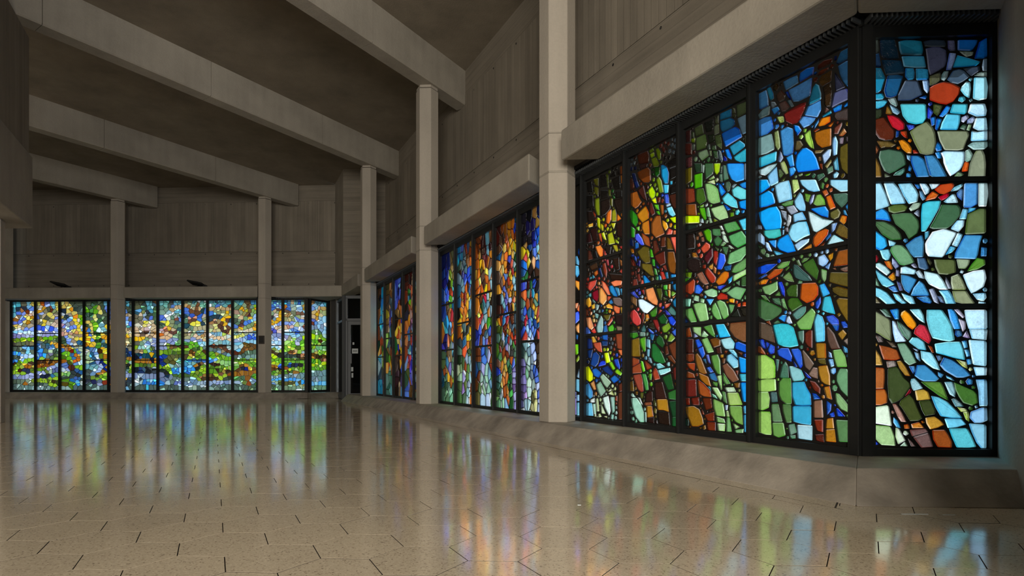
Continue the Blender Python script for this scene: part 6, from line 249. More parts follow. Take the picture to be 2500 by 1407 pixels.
'w3': '''8c4014 2420 2853 2364 2849 2365 2751 2411 2764;c06818 2354 2743 2365 2660 2401 2670 2410 2759;6c6410 2884 2863 2787 2849 2789 2755 2851 2793;747010 2861 2776 2787 2742 2789 2640 2851 2699;788010 2850 2638 2776 2633 2766 2436 2816 2447 2852 2539;687010 2653 2860 2615 2821 2606 2681 2624 2685;707410 2611 2676 2573 2652 2586 2590 2608 2602 2613 2627;6c6814 2585 2577 2543 2553 2545 2470 2581 2491;14100d 3011 2860 2912 2854 2889 2724 2988 2751;14100d 2761 2866 2659 2849 2626 2702 2762 2726;14100d 2593 2811 2504 2845 2492 2776 2581 2789;14100d 2561 2763 2423 2762 2413 2625 2509 2638;14100d 3010 2724 2888 2690 2876 2558 3011 2572;14100d 2751 2703 2626 2669 2621 2650 2611 2591 2740 2600;14100d 2489 2615 2383 2598 2384 2528 2490 2544;1c100c 2752 2584 2589 2573 2584 2463 2673 2420 2741 2427;1c100c 3010 2545 2896 2516 2851 2391 2988 2422;1c100c 2531 2536 2383 2517 2364 2386 2469 2385;e87020 2598 2449 2565 2451 2564 2423 2569 2342 2608 2303 2656 2329 2636 2432;948c14 2559 2429 2504 2441 2481 2382 2483 2300 2566 2320;e88020 2467 2381 2402 2308 2480 2298;c8c018 2582 2304 2492 2290 2527 2226;e0a838 2988 2387 2888 2385 2889 2345 2975 2350;cccc10 2816 2428 2765 2403 2756 2272 2807 2326;c8c018 2761 2354 2699 2307 2702 2248 2741 2269;c05828 2795 2241 2745 2239 2723 2134 2762 2155;d4d410 2741 2235 2691 2240 2648 2138 2697 2160;acac18 2634 2199 2554 2210 2502 2076 2612 2083;240c0a 2954 2326 2821 2323 2798 2177 2895 2182 2900 2193;240e0a 2490 2282 2364 2279 2365 2109 2470 2144;ac9c20 2451 1999 2465 1976 2510 2004 2551 2071 2473 2051;a8b420 2509 2128 2442 2081 2444 2056 2500 2087;2c1010 3010 2283 2941 2281 2909 2204 2899 2172 3011 2180;14100d 2470 2824 2433 2829 2423 2767 2470 2780;1c7c20 2549 2607 2501 2552 2529 2540;c85830 2881 2513 2842 2460 2845 2427 2867 2449 2883 2493;f08030 2851 2112 2756 2110 2710 2058 2711 1987 2760 1973 2806 2030;e86858 2696 2064 2637 1973 2687 1988;4c2418 2987 2100 2933 2077 2888 1980 2988 1983;100c0c 2896 2067 2833 2064 2798 1977 2872 1988;1c100c 2676 2064 2564 2056 2586 1975 2655 2001;b83028 2441 2028 2364 2029 2366 1971;3c2414 2965 1915 2821 1934 2798 1870 2917 1860;883018 2719 1901 2669 1907 2636 1806 2650 1725 2699 1800;e05058 2655 1929 2617 1931 2605 1862 2633 1866;e05058 2633 1861 2583 1811 2600 1794;0c2858 2796 1860 2756 1869 2710 1764 2739 1751;a06030 2439 1904 2383 1869 2364 1821 2410 1821;b84030 2441 1773 2365 1803 2366 1726;241008 2551 1923 2443 1918 2432 1795 2488 1790;241008 2613 1778 2383 1730 2384 1674 2574 1705;3090a0 2919 1766 2893 1812 2853 1772;c06420 2874 1832 2811 1852 2797 1804 2849 1781;d04838 2963 1739 2820 1745 2843 1689 2937 1632 2989 1669;f08058 2740 1727 2669 1684 2616 1624 2584 1549 2632 1553 2719 1645;f88050 2583 1682 2500 1689 2435 1678 2382 1666 2405 1625 2529 1629;f0a050 2774 1615 2760 1658 2712 1624 2646 1548 2647 1492 2704 1449 2773 1493;800820 2907 1615 2799 1636 2786 1549 2812 1501 2896 1546;2488c0 2603 1647 2545 1640 2517 1608 2470 1535 2462 1514 2529 1527 2592 1588;3884a8 2520 1622 2442 1601 2421 1529 2447 1516 2464 1534 2516 1615;4898c0 2430 1591 2364 1589 2365 1520 2400 1523;60a0a0 2976 1603 2923 1612 2923 1570 2976 1577;f06848 2633 1541 2563 1524 2632 1481;705850 2551 1511 2424 1498 2383 1466 2364 1401 2468 1417 2531 1451;f0a828 3011 1552 2958 1569 2921 1514 2922 1469 2973 1451 3017 1494;3888b8 2614 1477 2567 1502 2533 1453 2583 1450 2598 1458;7c9898 2918 1556 2854 1508 2843 1487 2895 1505;f0b838 2919 1472 2855 1489 2854 1434 2906 1425;f0a830 2667 1445 2611 1461 2543 1421 2544 1394 2654 1418;e87040 2530 1432 2422 1394 2433 1338 2488 1343 2532 1388;f0b848 2420 1400 2364 1395 2365 1332 2400 1334;90401c 3017 1458 2980 1425 2968 1364 3010 1360;205888 2761 1471 2721 1450 2749 1427;9cb0a8 2839 1479 2775 1458 2799 1414 2839 1404;5c5018 2720 1345 2574 1339 2606 1284 2653 1280;f09860 2917 1200 2927 1201 2969 1222 2984 1239 2989 1257 3011 1346 2934 1341 2875 1222;90b0a8 2709 1210 2723 1156 2800 1160 2817 1168 2829 1219 2806 1273 2748 1351 2710 1305;d0a860 2907 1323 2854 1319 2855 1278 2895 1281;e06040 2646 1230 2556 1314 2542 1274 2608 1224;246cac 2698 1226 2648 1236 2626 1156 2708 1161;54b028 2521 1198 2534 1149 2600 1152 2610 1155 2624 1206 2545 1236;7c6850 2363 1158 2369 1152 2473 1160 2490 1210 2368 1189 2363 1180;201010 2510 1326 2364 1327 2365 1206 2489 1228;4c70c8 2928 1164 3017 1160 3017 1185 3017 1238 2986 1236;e04838 2831 1165 2875 1157 2931 1187 2865 1223;80a8a0 2861 1381 2787 1359 2800 1314 2851 1332;5cb030 2676 1381 2625 1361 2652 1352;e8a838 2920 1123 2872 1122 2819 1059 2899 1054;1c5ca8 2730 1126 2627 1128 2628 1069 2717 1081;8c3c20 2496 1126 2367 1126 2368 957 2474 976;143868 2742 1067 2627 1062 2628 1011 2729 1015;b84c30 2891 1052 2747 1054 2722 941 2801 958 2865 1008;e87840 2464 959 2367 957 2368 901 2416 901;14285c 2992 1112 2916 1094 2903 1049 2895 994 2992 989;0c2c60 2993 973 2888 983 2923 888 2979 889;143c7c 2899 940 2835 954 2770 903 2795 825 2848 787 2942 814 2922 879;e4f410 2689 934 2616 938 2580 837 2656 822;2040c8 2778 832 2727 854 2667 844 2662 828 2662 808 2803 788;8cc818 2612 826 2559 843 2499 765 2539 746;1c48b8 2530 861 2456 869 2420 779 2435 753 2496 798;8cc818 2509 738 2470 763 2387 716 2413 689 2495 719;0c2c68 2743 769 2630 801 2533 723 2571 689 2680 733;1c60b0 2917 756 2835 774 2733 717 2786 666 2877 690;e4e808 3017 789 2974 798 2894 711 2895 645 2951 620 3006 644;98b090 2767 680 2714 713 2567 621 2642 557 2705 601;1868b8 2589 658 2515 699 2431 651 2527 610;d09050 2943 603 2872 638 2832 541 2875 530;8cac90 2829 591 2761 632 2661 525 2751 458 2803 527;4898c8 3017 587 2975 614 2894 513 2895 455 2951 429 3017 475;d8e0b0 2636 517 2571 561 2559 539 2580 528;d8dca0 2624 496 2598 514 2557 535 2522 482;d8e8d8 2718 452 2617 479 2590 390 2579 316 2606 260 2682 354;5c2818 2452 597 2382 623 2368 622 2367 537 2439 520;5c2c18 2452 512 2368 530 2367 242 2451 235 2464 395;d8dcd0 2942 422 2858 449 2857 396 2941 392;68b8d8 3017 380 2909 386 2883 244 3017 241;c0dcc8 2903 378 2846 381 2832 269 2877 266;c0c8a0 2840 441 2796 443 2771 303 2827 299;a0c0b0 2588 465 2512 468 2510 319 2551 285;d0dcb0 2752 402 2662 281 2741 282;c8d8a8 2865 266 2833 269 2832 239 2864 237;c8d0a0 2803 269 2761 282 2733 247 2789 234;a0c8b8 2575 285 2522 280 2535 229 2576 235;d8d8a0 2707 251 2639 259 2639 237;1c3c80 2408 638 2368 656 2368 626 2385 628;a85028 2496 475 2467 484 2467 419 2509 434;5c6468 2576 1014 2557 1001 2553 977 2576 966 2594 977 2596 998;5c6468 2526 1036 2539 1013 2565 1016 2569 1043 2545 1055;8c3c20 2508 910 2538 894 2555 924 2524 939;d4d410 2606 2258 2622 2235 2649 2242 2650 2270 2623 2279;5c6468 2570 1054 2595 1062 2596 1084 2581 1098 2561 1094 2555 1071;3c2414 2955 1802 2980 1808 2985 1830 2971 1848 2945 1843 2938 1820;4c2418 2925 2124 2911 2142 2885 2142 2878 2120 2891 2100 2912 2102;d8dca0 2501 532 2528 545 2518 571 2494 574 2483 552;c8c018 2680 2379 2689 2352 2716 2358 2725 2382 2700 2397;1c48b8 2408 833 2422 854 2408 872 2383 871 2370 852 2386 832;8c3c20 2531 991 2504 984 2500 957 2527 945 2544 968;f0a050 2786 1720 2764 1708 2766 1681 2793 1681 2805 1703;d09050 2820 473 2851 471 2861 498 2839 519 2817 501;205888 2696 1400 2706 1377 2733 1375 2743 1400 2721 1415;f09860 2932 1409 2905 1396 2909 1370 2936 1362 2949 1387;3c2414 2770 1937 2743 1919 2760 1893 2789 1910;4c2418 2974 2129 2956 2156 2929 2133 2952 2107;143c7c 2749 908 2731 920 2712 911 2709 889 2727 874 2749 884;b84c30 2802 1077 2818 1094 2805 1115 2782 1115 2770 1097 2781 1076;1c100c 2688 2080 2706 2101 2694 2124 2666 2120 2666 2093;e05058 2536 1840 2554 1821 2578 1831 2577 1860 2549 1865;240e0a 2416 2071 2403 2099 2373 2083 2389 2052;1c48b8 2477 882 2498 894 2499 917 2477 929 2456 918 2454 895;0c2c60 2971 825 2996 827 3002 855 2978 867 2958 848;883018 2647 1702 2618 1721 2596 1696 2624 1674;1c60b0 2827 616 2846 624 2851 649 2829 661 2806 648 2809 625;1c48b8 2402 778 2409 802 2397 823 2375 819 2362 797 2379 779;d04838 2794 1733 2806 1763 2773 1772 2759 1742;e88020 2401 2330 2408 2356 2384 2370 2363 2351 2376 2326;a06030 2401 1932 2367 1930 2371 1898 2407 1901;d04838 3003 1780 2983 1794 2963 1786 2961 1762 2979 1747 3000 1758;3c2414 3001 1867 2991 1898 2963 1890 2969 1857;e4f410 2702 984 2671 992 2662 959 2695 949;241008 2550 1789 2546 1815 2519 1820 2506 1793 2528 1775;14100d 2585 2674 2586 2702 2559 2711 2544 2689 2560 2664;241008 2573 1920 2551 1902 2566 1878 2591 1880 2597 1908;e87040 2559 1362 2535 1371 2519 1356 2521 1335 2544 1328 2561 1340;a0c8b8 2476 263 2474 239 2493 229 2513 237 2518 260 2496 272;e4f410 2634 947 2652 962 2647 984 2626 991 2607 978 2614 957;8c3c20 2508 1061 2535 1058 2547 1084 2523 1102 2498 1087;9cb0a8 2789 1375 2790 1408 2759 1410 2756 1377;acac18 2520 2213 2490 2203 2505 2174 2534 2186;240c0a 2868 2363 2847 2377 2823 2364 2831 2336 2859 2334;687010 2618 2857 2596 2872 2575 2861 2578 2834 2605 2832;acac18 2591 2256 2565 2261 2555 2234 2575 2216 2599 2230;d8e0b0 2575 585 2560 602 2536 600 2524 581 2540 562 2563 566;240c0a 2851 2127 2873 2139 2872 2164 2844 2170 2834 2145;883018 2702 1713 2714 1733 2706 1755 2683 1758 2671 1737 2680 1716;d04838 2808 1656 2833 1641 2849 1669 2823 1683;e0a838 2982 2342 2967 2319 2983 2297 3011 2307 3008 2333;68b8d8 3007 426 2974 429 2974 399 3005 395;8cc818 2376 767 2356 750 2365 726 2395 726 2401 754;1c7c20 2532 2615 2565 2629 2546 2656 2519 2642;f08030 2769 2139 2782 2122 2803 2120 2812 2141 2802 2160 2779 2160;f0a830 2588 1351 2613 1363 2613 1392 2586 1395 2569 1373;e87020 2645 2293 2664 2279 2686 2288 2689 2311 2668 2325 2646 2315;14100d 2357 2625 2371 2606 2397 2612 2396 2639 2371 2648;a0c0b0 2475 324 2463 300 2482 279 2507 294 2502 319;d0dcb0 2774 442 2750 453 2735 431 2748 408 2775 414;8cc818 2548 893 2533 866 2556 846 2580 863 2574 886;e4f410 2573 915 2606 921 2596 952 2564 945;e04838 2859 1226 2875 1246 2864 1268 2839 1263 2836 1239;1c3c80 2380 660 2398 677 2390 700 2364 697 2360 674;1c100c 2559 1984 2569 2009 2552 2028 2528 2016 2531 1989;60a0a0 3002 1610 3009 1639 2978 1644 2970 1616;14100d 2462 2867 2460 2833 2493 2835 2494 2865;f88050 2356 1625 2364 1599 2392 1600 2402 1624 2379 1639;246cac 2668 1278 2653 1258 2668 1235 2693 1245 2694 1271;d0a860 2902 1339 2897 1363 2873 1366 2860 1345 2878 1324;d0a860 2849 1306 2816 1311 2811 1282 2839 1276;3c2414 2908 1811 2927 1826 2922 1851 2898 1854 2886 1829;54b028 2500 1248 2523 1227 2543 1250 2521 1271;90401c 2973 1434 2960 1450 2940 1443 2932 1425 2947 1409 2968 1412;d8dca0 2523 497 2520 517 2498 524 2485 508 2490 487 2510 482;687010 2598 2768 2569 2765 2570 2737 2602 2738;5c2818 2497 609 2475 622 2459 605 2466 583 2490 584;1c60b0 2938 781 2928 798 2907 797 2896 781 2909 762 2929 766;1c100c 2659 2080 2650 2102 2629 2102 2620 2081 2638 2068;143868 2611 1018 2622 1041 2593 1051 2586 1025;a0c0b0 2501 369 2476 376 2469 347 2497 340;788010 2840 2649 2861 2646 2875 2663 2860 2682 2838 2671;80a8a0 2893 1398 2887 1417 2866 1421 2852 1405 2861 1386 2879 1383;240e0a 2504 2166 2479 2157 2485 2133 2514 2141;8c3c20 2524 1009 2515 1029 2494 1029 2487 1009 2504 995;3c2414 2978 1945 2970 1927 2985 1913 3003 1921 3007 1938 2994 1952;883018 2703 1922 2726 1917 2740 1932 2726 1949 2705 1943;4898c0 2387 1490 2377 1508 2354 1505 2351 1484 2372 1473;d8e8d8 2671 505 2648 510 2639 490 2655 475 2673 485;cccc10 2767 2260 2780 2247 2797 2253 2802 2272 2787 2286 2768 2279;c0c8a0 2810 474 2784 483 2775 457 2800 451;98b090 2614 665 2634 672 2636 692 2617 702 2603 683;14100d 2522 2856 2534 2841 2552 2845 2558 2864 2545 2877 2528 2872;240e0a 2349 2303 2359 2289 2377 2288 2386 2301 2379 2316 2362 2318;0c2c68 2754 776 2748 753 2768 744 2784 761 2773 781;14100d 2899 2528 2893 2550 2874 2551 2863 2532 2880 2519;f0a830 2689 1447 2670 1438 2672 1419 2690 1411 2701 1429;b84c30 2850 988 2851 969 2870 964 2879 980 2869 996;1c5ca8 2732 1102 2751 1086 2765 1108 2744 1122;d04838 2882 1660 2858 1653 2865 1632 2890 1636;c05828 2715 2108 2734 2097 2743 2118 2724 2130;54b028 2487 1177 2499 1163 2519 1168 2519 1188 2499 1195;e4e808 2874 649 2889 659 2882 676 2863 677 2856 659;3090a0 2929 1763 2946 1767 2954 1782 2943 1796 2926 1795 2920 1778;e8a838 2852 1124 2833 1128 2820 1115 2830 1097 2850 1105;a8b420 2446 2127 2435 2116 2439 2102 2454 2099 2465 2109 2460 2126;a85028 2501 399 2497 413 2483 417 2471 408 2473 391 2489 387;5cb030 2657 1405 2640 1407 2630 1393 2639 1378 2657 1377 2666 1393;c8c018 2588 2300 2577 2284 2589 2268 2606 2274 2608 2294;14100d 2880 2820 2865 2812 2868 2797 2884 2791 2898 2799 2896 2817;2c1010 2990 2145 3011 2149 3009 2169 2986 2168;d04838 3014 1730 2995 1743 2983 1722 3003 1709;60a0a0 2991 1567 3011 1569 3015 1589 2997 1598 2985 1585;d0dcb0 2727 381 2737 396 2723 411 2705 401 2707 382;747010 2871 2722 2858 2713 2862 2696 2876 2693 2887 2701 2887 2717;d8dcd0 2885 477 2865 480 2859 463 2871 448 2888 459;1868b8 2417 632 2422 616 2436 614 2446 624 2443 640 2428 644;241008 2474 1757 2486 1769 2477 1782 2462 1785 2452 1773 2458 1759;f0a050 2778 1640 2800 1649 2789 1671 2768 1659;0c2858 2748 1869 2751 1886 2735 1894 2723 1882 2731 1864;100c0c 2877 2093 2861 2100 2850 2088 2857 2073 2874 2074;d4d410 2671 2213 2656 2229 2641 2211 2658 2198;e05058 2664 1944 2663 1924 2684 1921 2687 1943;143c7c 2776 938 2757 938 2751 921 2764 909 2778 919;1c100c 2674 2416 2655 2413 2651 2395 2668 2387 2682 2398;1c60b0 2778 659 2769 646 2778 632 2794 636 2797 654;e87840 2431 905 2416 893 2425 875 2443 877 2445 894;e06040 2540 1315 2523 1317 2518 1299 2530 1288 2545 1298;d8e8d8 2596 245 2608 226 2626 238 2616 255;0c2c60 2993 877 3013 883 3005 902 2985 896;948c14 2535 2469 2520 2464 2520 2446 2536 2442 2547 2455;ac9c20 2418 1989 2434 1981 2445 1994 2439 2009 2422 2007;14100d 2755 2664 2753 2645 2769 2638 2778 2652 2771 2667;98b090 2603 579 2588 565 2603 552 2616 565;98b090 2672 697 2667 709 2653 713 2641 703 2647 688 2662 686;d8e0b0 2630 527 2646 527 2652 541 2640 553 2627 544;f0a050 2801 1502 2781 1501 2784 1482 2802 1483;f0a050 2734 1668 2744 1659 2758 1663 2759 1676 2750 1684 2735 1681;241008 2614 1766 2610 1748 2627 1739 2634 1759;2040c8 2744 866 2752 849 2768 857 2760 875;c85830 2830 2421 2824 2407 2835 2396 2849 2405 2848 2420;1868b8 2420 677 2423 662 2440 661 2445 677 2432 688;241008 2434 1918 2446 1935 2430 1947 2418 1931;707410 2574 2578 2577 2598 2560 2602 2557 2582;1c60b0 2735 748 2720 746 2718 729 2732 723 2742 735;241008 2565 1797 2567 1777 2588 1781 2585 1799;1c100c 2936 2558 2923 2545 2936 2530 2949 2545;5c2818 2463 516 2471 534 2454 540 2445 524;1c100c 2736 2405 2748 2397 2759 2407 2755 2422 2738 2420;d4d410 2669 2237 2684 2238 2688 2254 2672 2262 2661 2249;e0a838 3008 2409 2995 2413 2987 2400 2996 2390 3009 2394;d04838 2828 1754 2843 1750 2849 1763 2840 1773 2827 1768;4c2418 3003 2101 3012 2113 3003 2125 2988 2121 2988 2106;e0a838 3005 2376 2989 2374 2987 2358 3001 2353 3011 2363;0c2c60 2934 878 2935 864 2949 860 2956 871 2949 884;4898c8 3009 610 3007 629 2990 628 2989 611;2488c0 2583 1668 2590 1652 2606 1659 2598 1674;c8d0a0 2822 243 2812 252 2798 246 2802 233 2815 229;90b0a8 2703 1300 2693 1305 2682 1300 2683 1287 2694 1281 2703 1288;d04838 2990 1682 3005 1680 3012 1692 3001 1701 2988 1695;f88050 2420 1620 2411 1610 2418 1597 2433 1600 2434 1615;3c2414 2949 1945 2943 1928 2958 1924 2964 1938;100c0c 2917 2068 2920 2080 2912 2088 2901 2085 2897 2074 2906 2066;1868b8 2480 688 2474 701 2461 700 2458 687 2468 679;747010 2880 2752 2869 2755 2861 2746 2865 2735 2876 2733 2884 2740;883018 2616 1807 2610 1794 2626 1787 2630 1802;d0dcb0 2774 362 2773 374 2761 377 2754 366 2762 356;f08058 2626 1664 2613 1663 2610 1650 2622 1642 2632 1651;d4d410 2654 2131 2642 2131 2638 2119 2648 2111 2658 2118;14100d 2953 2735 2942 2723 2955 2714 2965 2726;cccc10 2749 2384 2739 2381 2737 2370 2745 2363 2755 2366 2759 2378;1c7c20 2521 2600 2507 2599 2503 2587 2513 2578 2524 2587;d8dca0 2530 542 2531 531 2542 528 2550 535 2548 546 2537 549;b83028 2462 2039 2451 2051 2440 2043 2449 2029;d8e8d8 2685 482 2683 468 2696 465 2705 475 2697 485;5cb030 2672 1368 2680 1357 2692 1359 2693 1371 2682 1377;c8c018 2706 2340 2694 2336 2694 2323 2705 2318 2714 2329;0c2858 2776 1869 2788 1870 2792 1878 2789 1887 2779 1890 2772 1880;705850 2419 1521 2407 1519 2405 1505 2415 1500 2425 1508;80a8a0 2775 1359 2764 1349 2773 1336 2785 1347;1c5ca8 2620 1090 2622 1100 2614 1107 2604 1103 2601 1092 2610 1086;f0a050 2662 1473 2651 1473 2647 1461 2657 1454 2667 1462;1c100c 2754 2589 2768 2597 2758 2609 2747 2601;9cb0a8 2812 1401 2810 1386 2826 1386 2827 1400''',
'w4': '''1c4ca0 3162 2157 3121 2081 3138 2051 3180 2104;70b8d8 3228 2075 3197 2078 3157 2005 3159 1958 3216 1981;60b8e0 3239 1971 3171 1954 3145 1859 3200 1822 3241 1873;f8a038 3239 1801 3148 1768 3110 1747 3110 1678 3163 1668 3228 1729;f09060 3240 1531 3171 1530 3183 1500 3205 1470 3240 1474;e87848 3176 1502 3162 1517 3121 1466 3149 1421 3203 1449 3203 1463;5070f0 3240 1423 3173 1433 3121 1353 3159 1325 3239 1288;f8a860 3119 1167 3202 1194 3223 1248 3216 1265 3124 1316 3117 1241;2c70a8 3221 1173 3172 1153 3188 1099 3222 1120;84c818 3250 1055 3173 1051 3173 943 3220 927;8ca020 3223 869 3162 934 3144 880 3205 839;90a8b8 3209 675 3121 824 3119 650;70b0c8 3221 650 3118 642 3119 494 3222 516;98c0e0 3208 467 3119 470 3118 401 3207 396;7cb8cc 3208 380 3119 384 3118 236 3207 230;4c50a0 3249 506 3214 498 3214 436 3249 434;a890d0 3250 426 3215 428 3214 238 3249 235''',
}
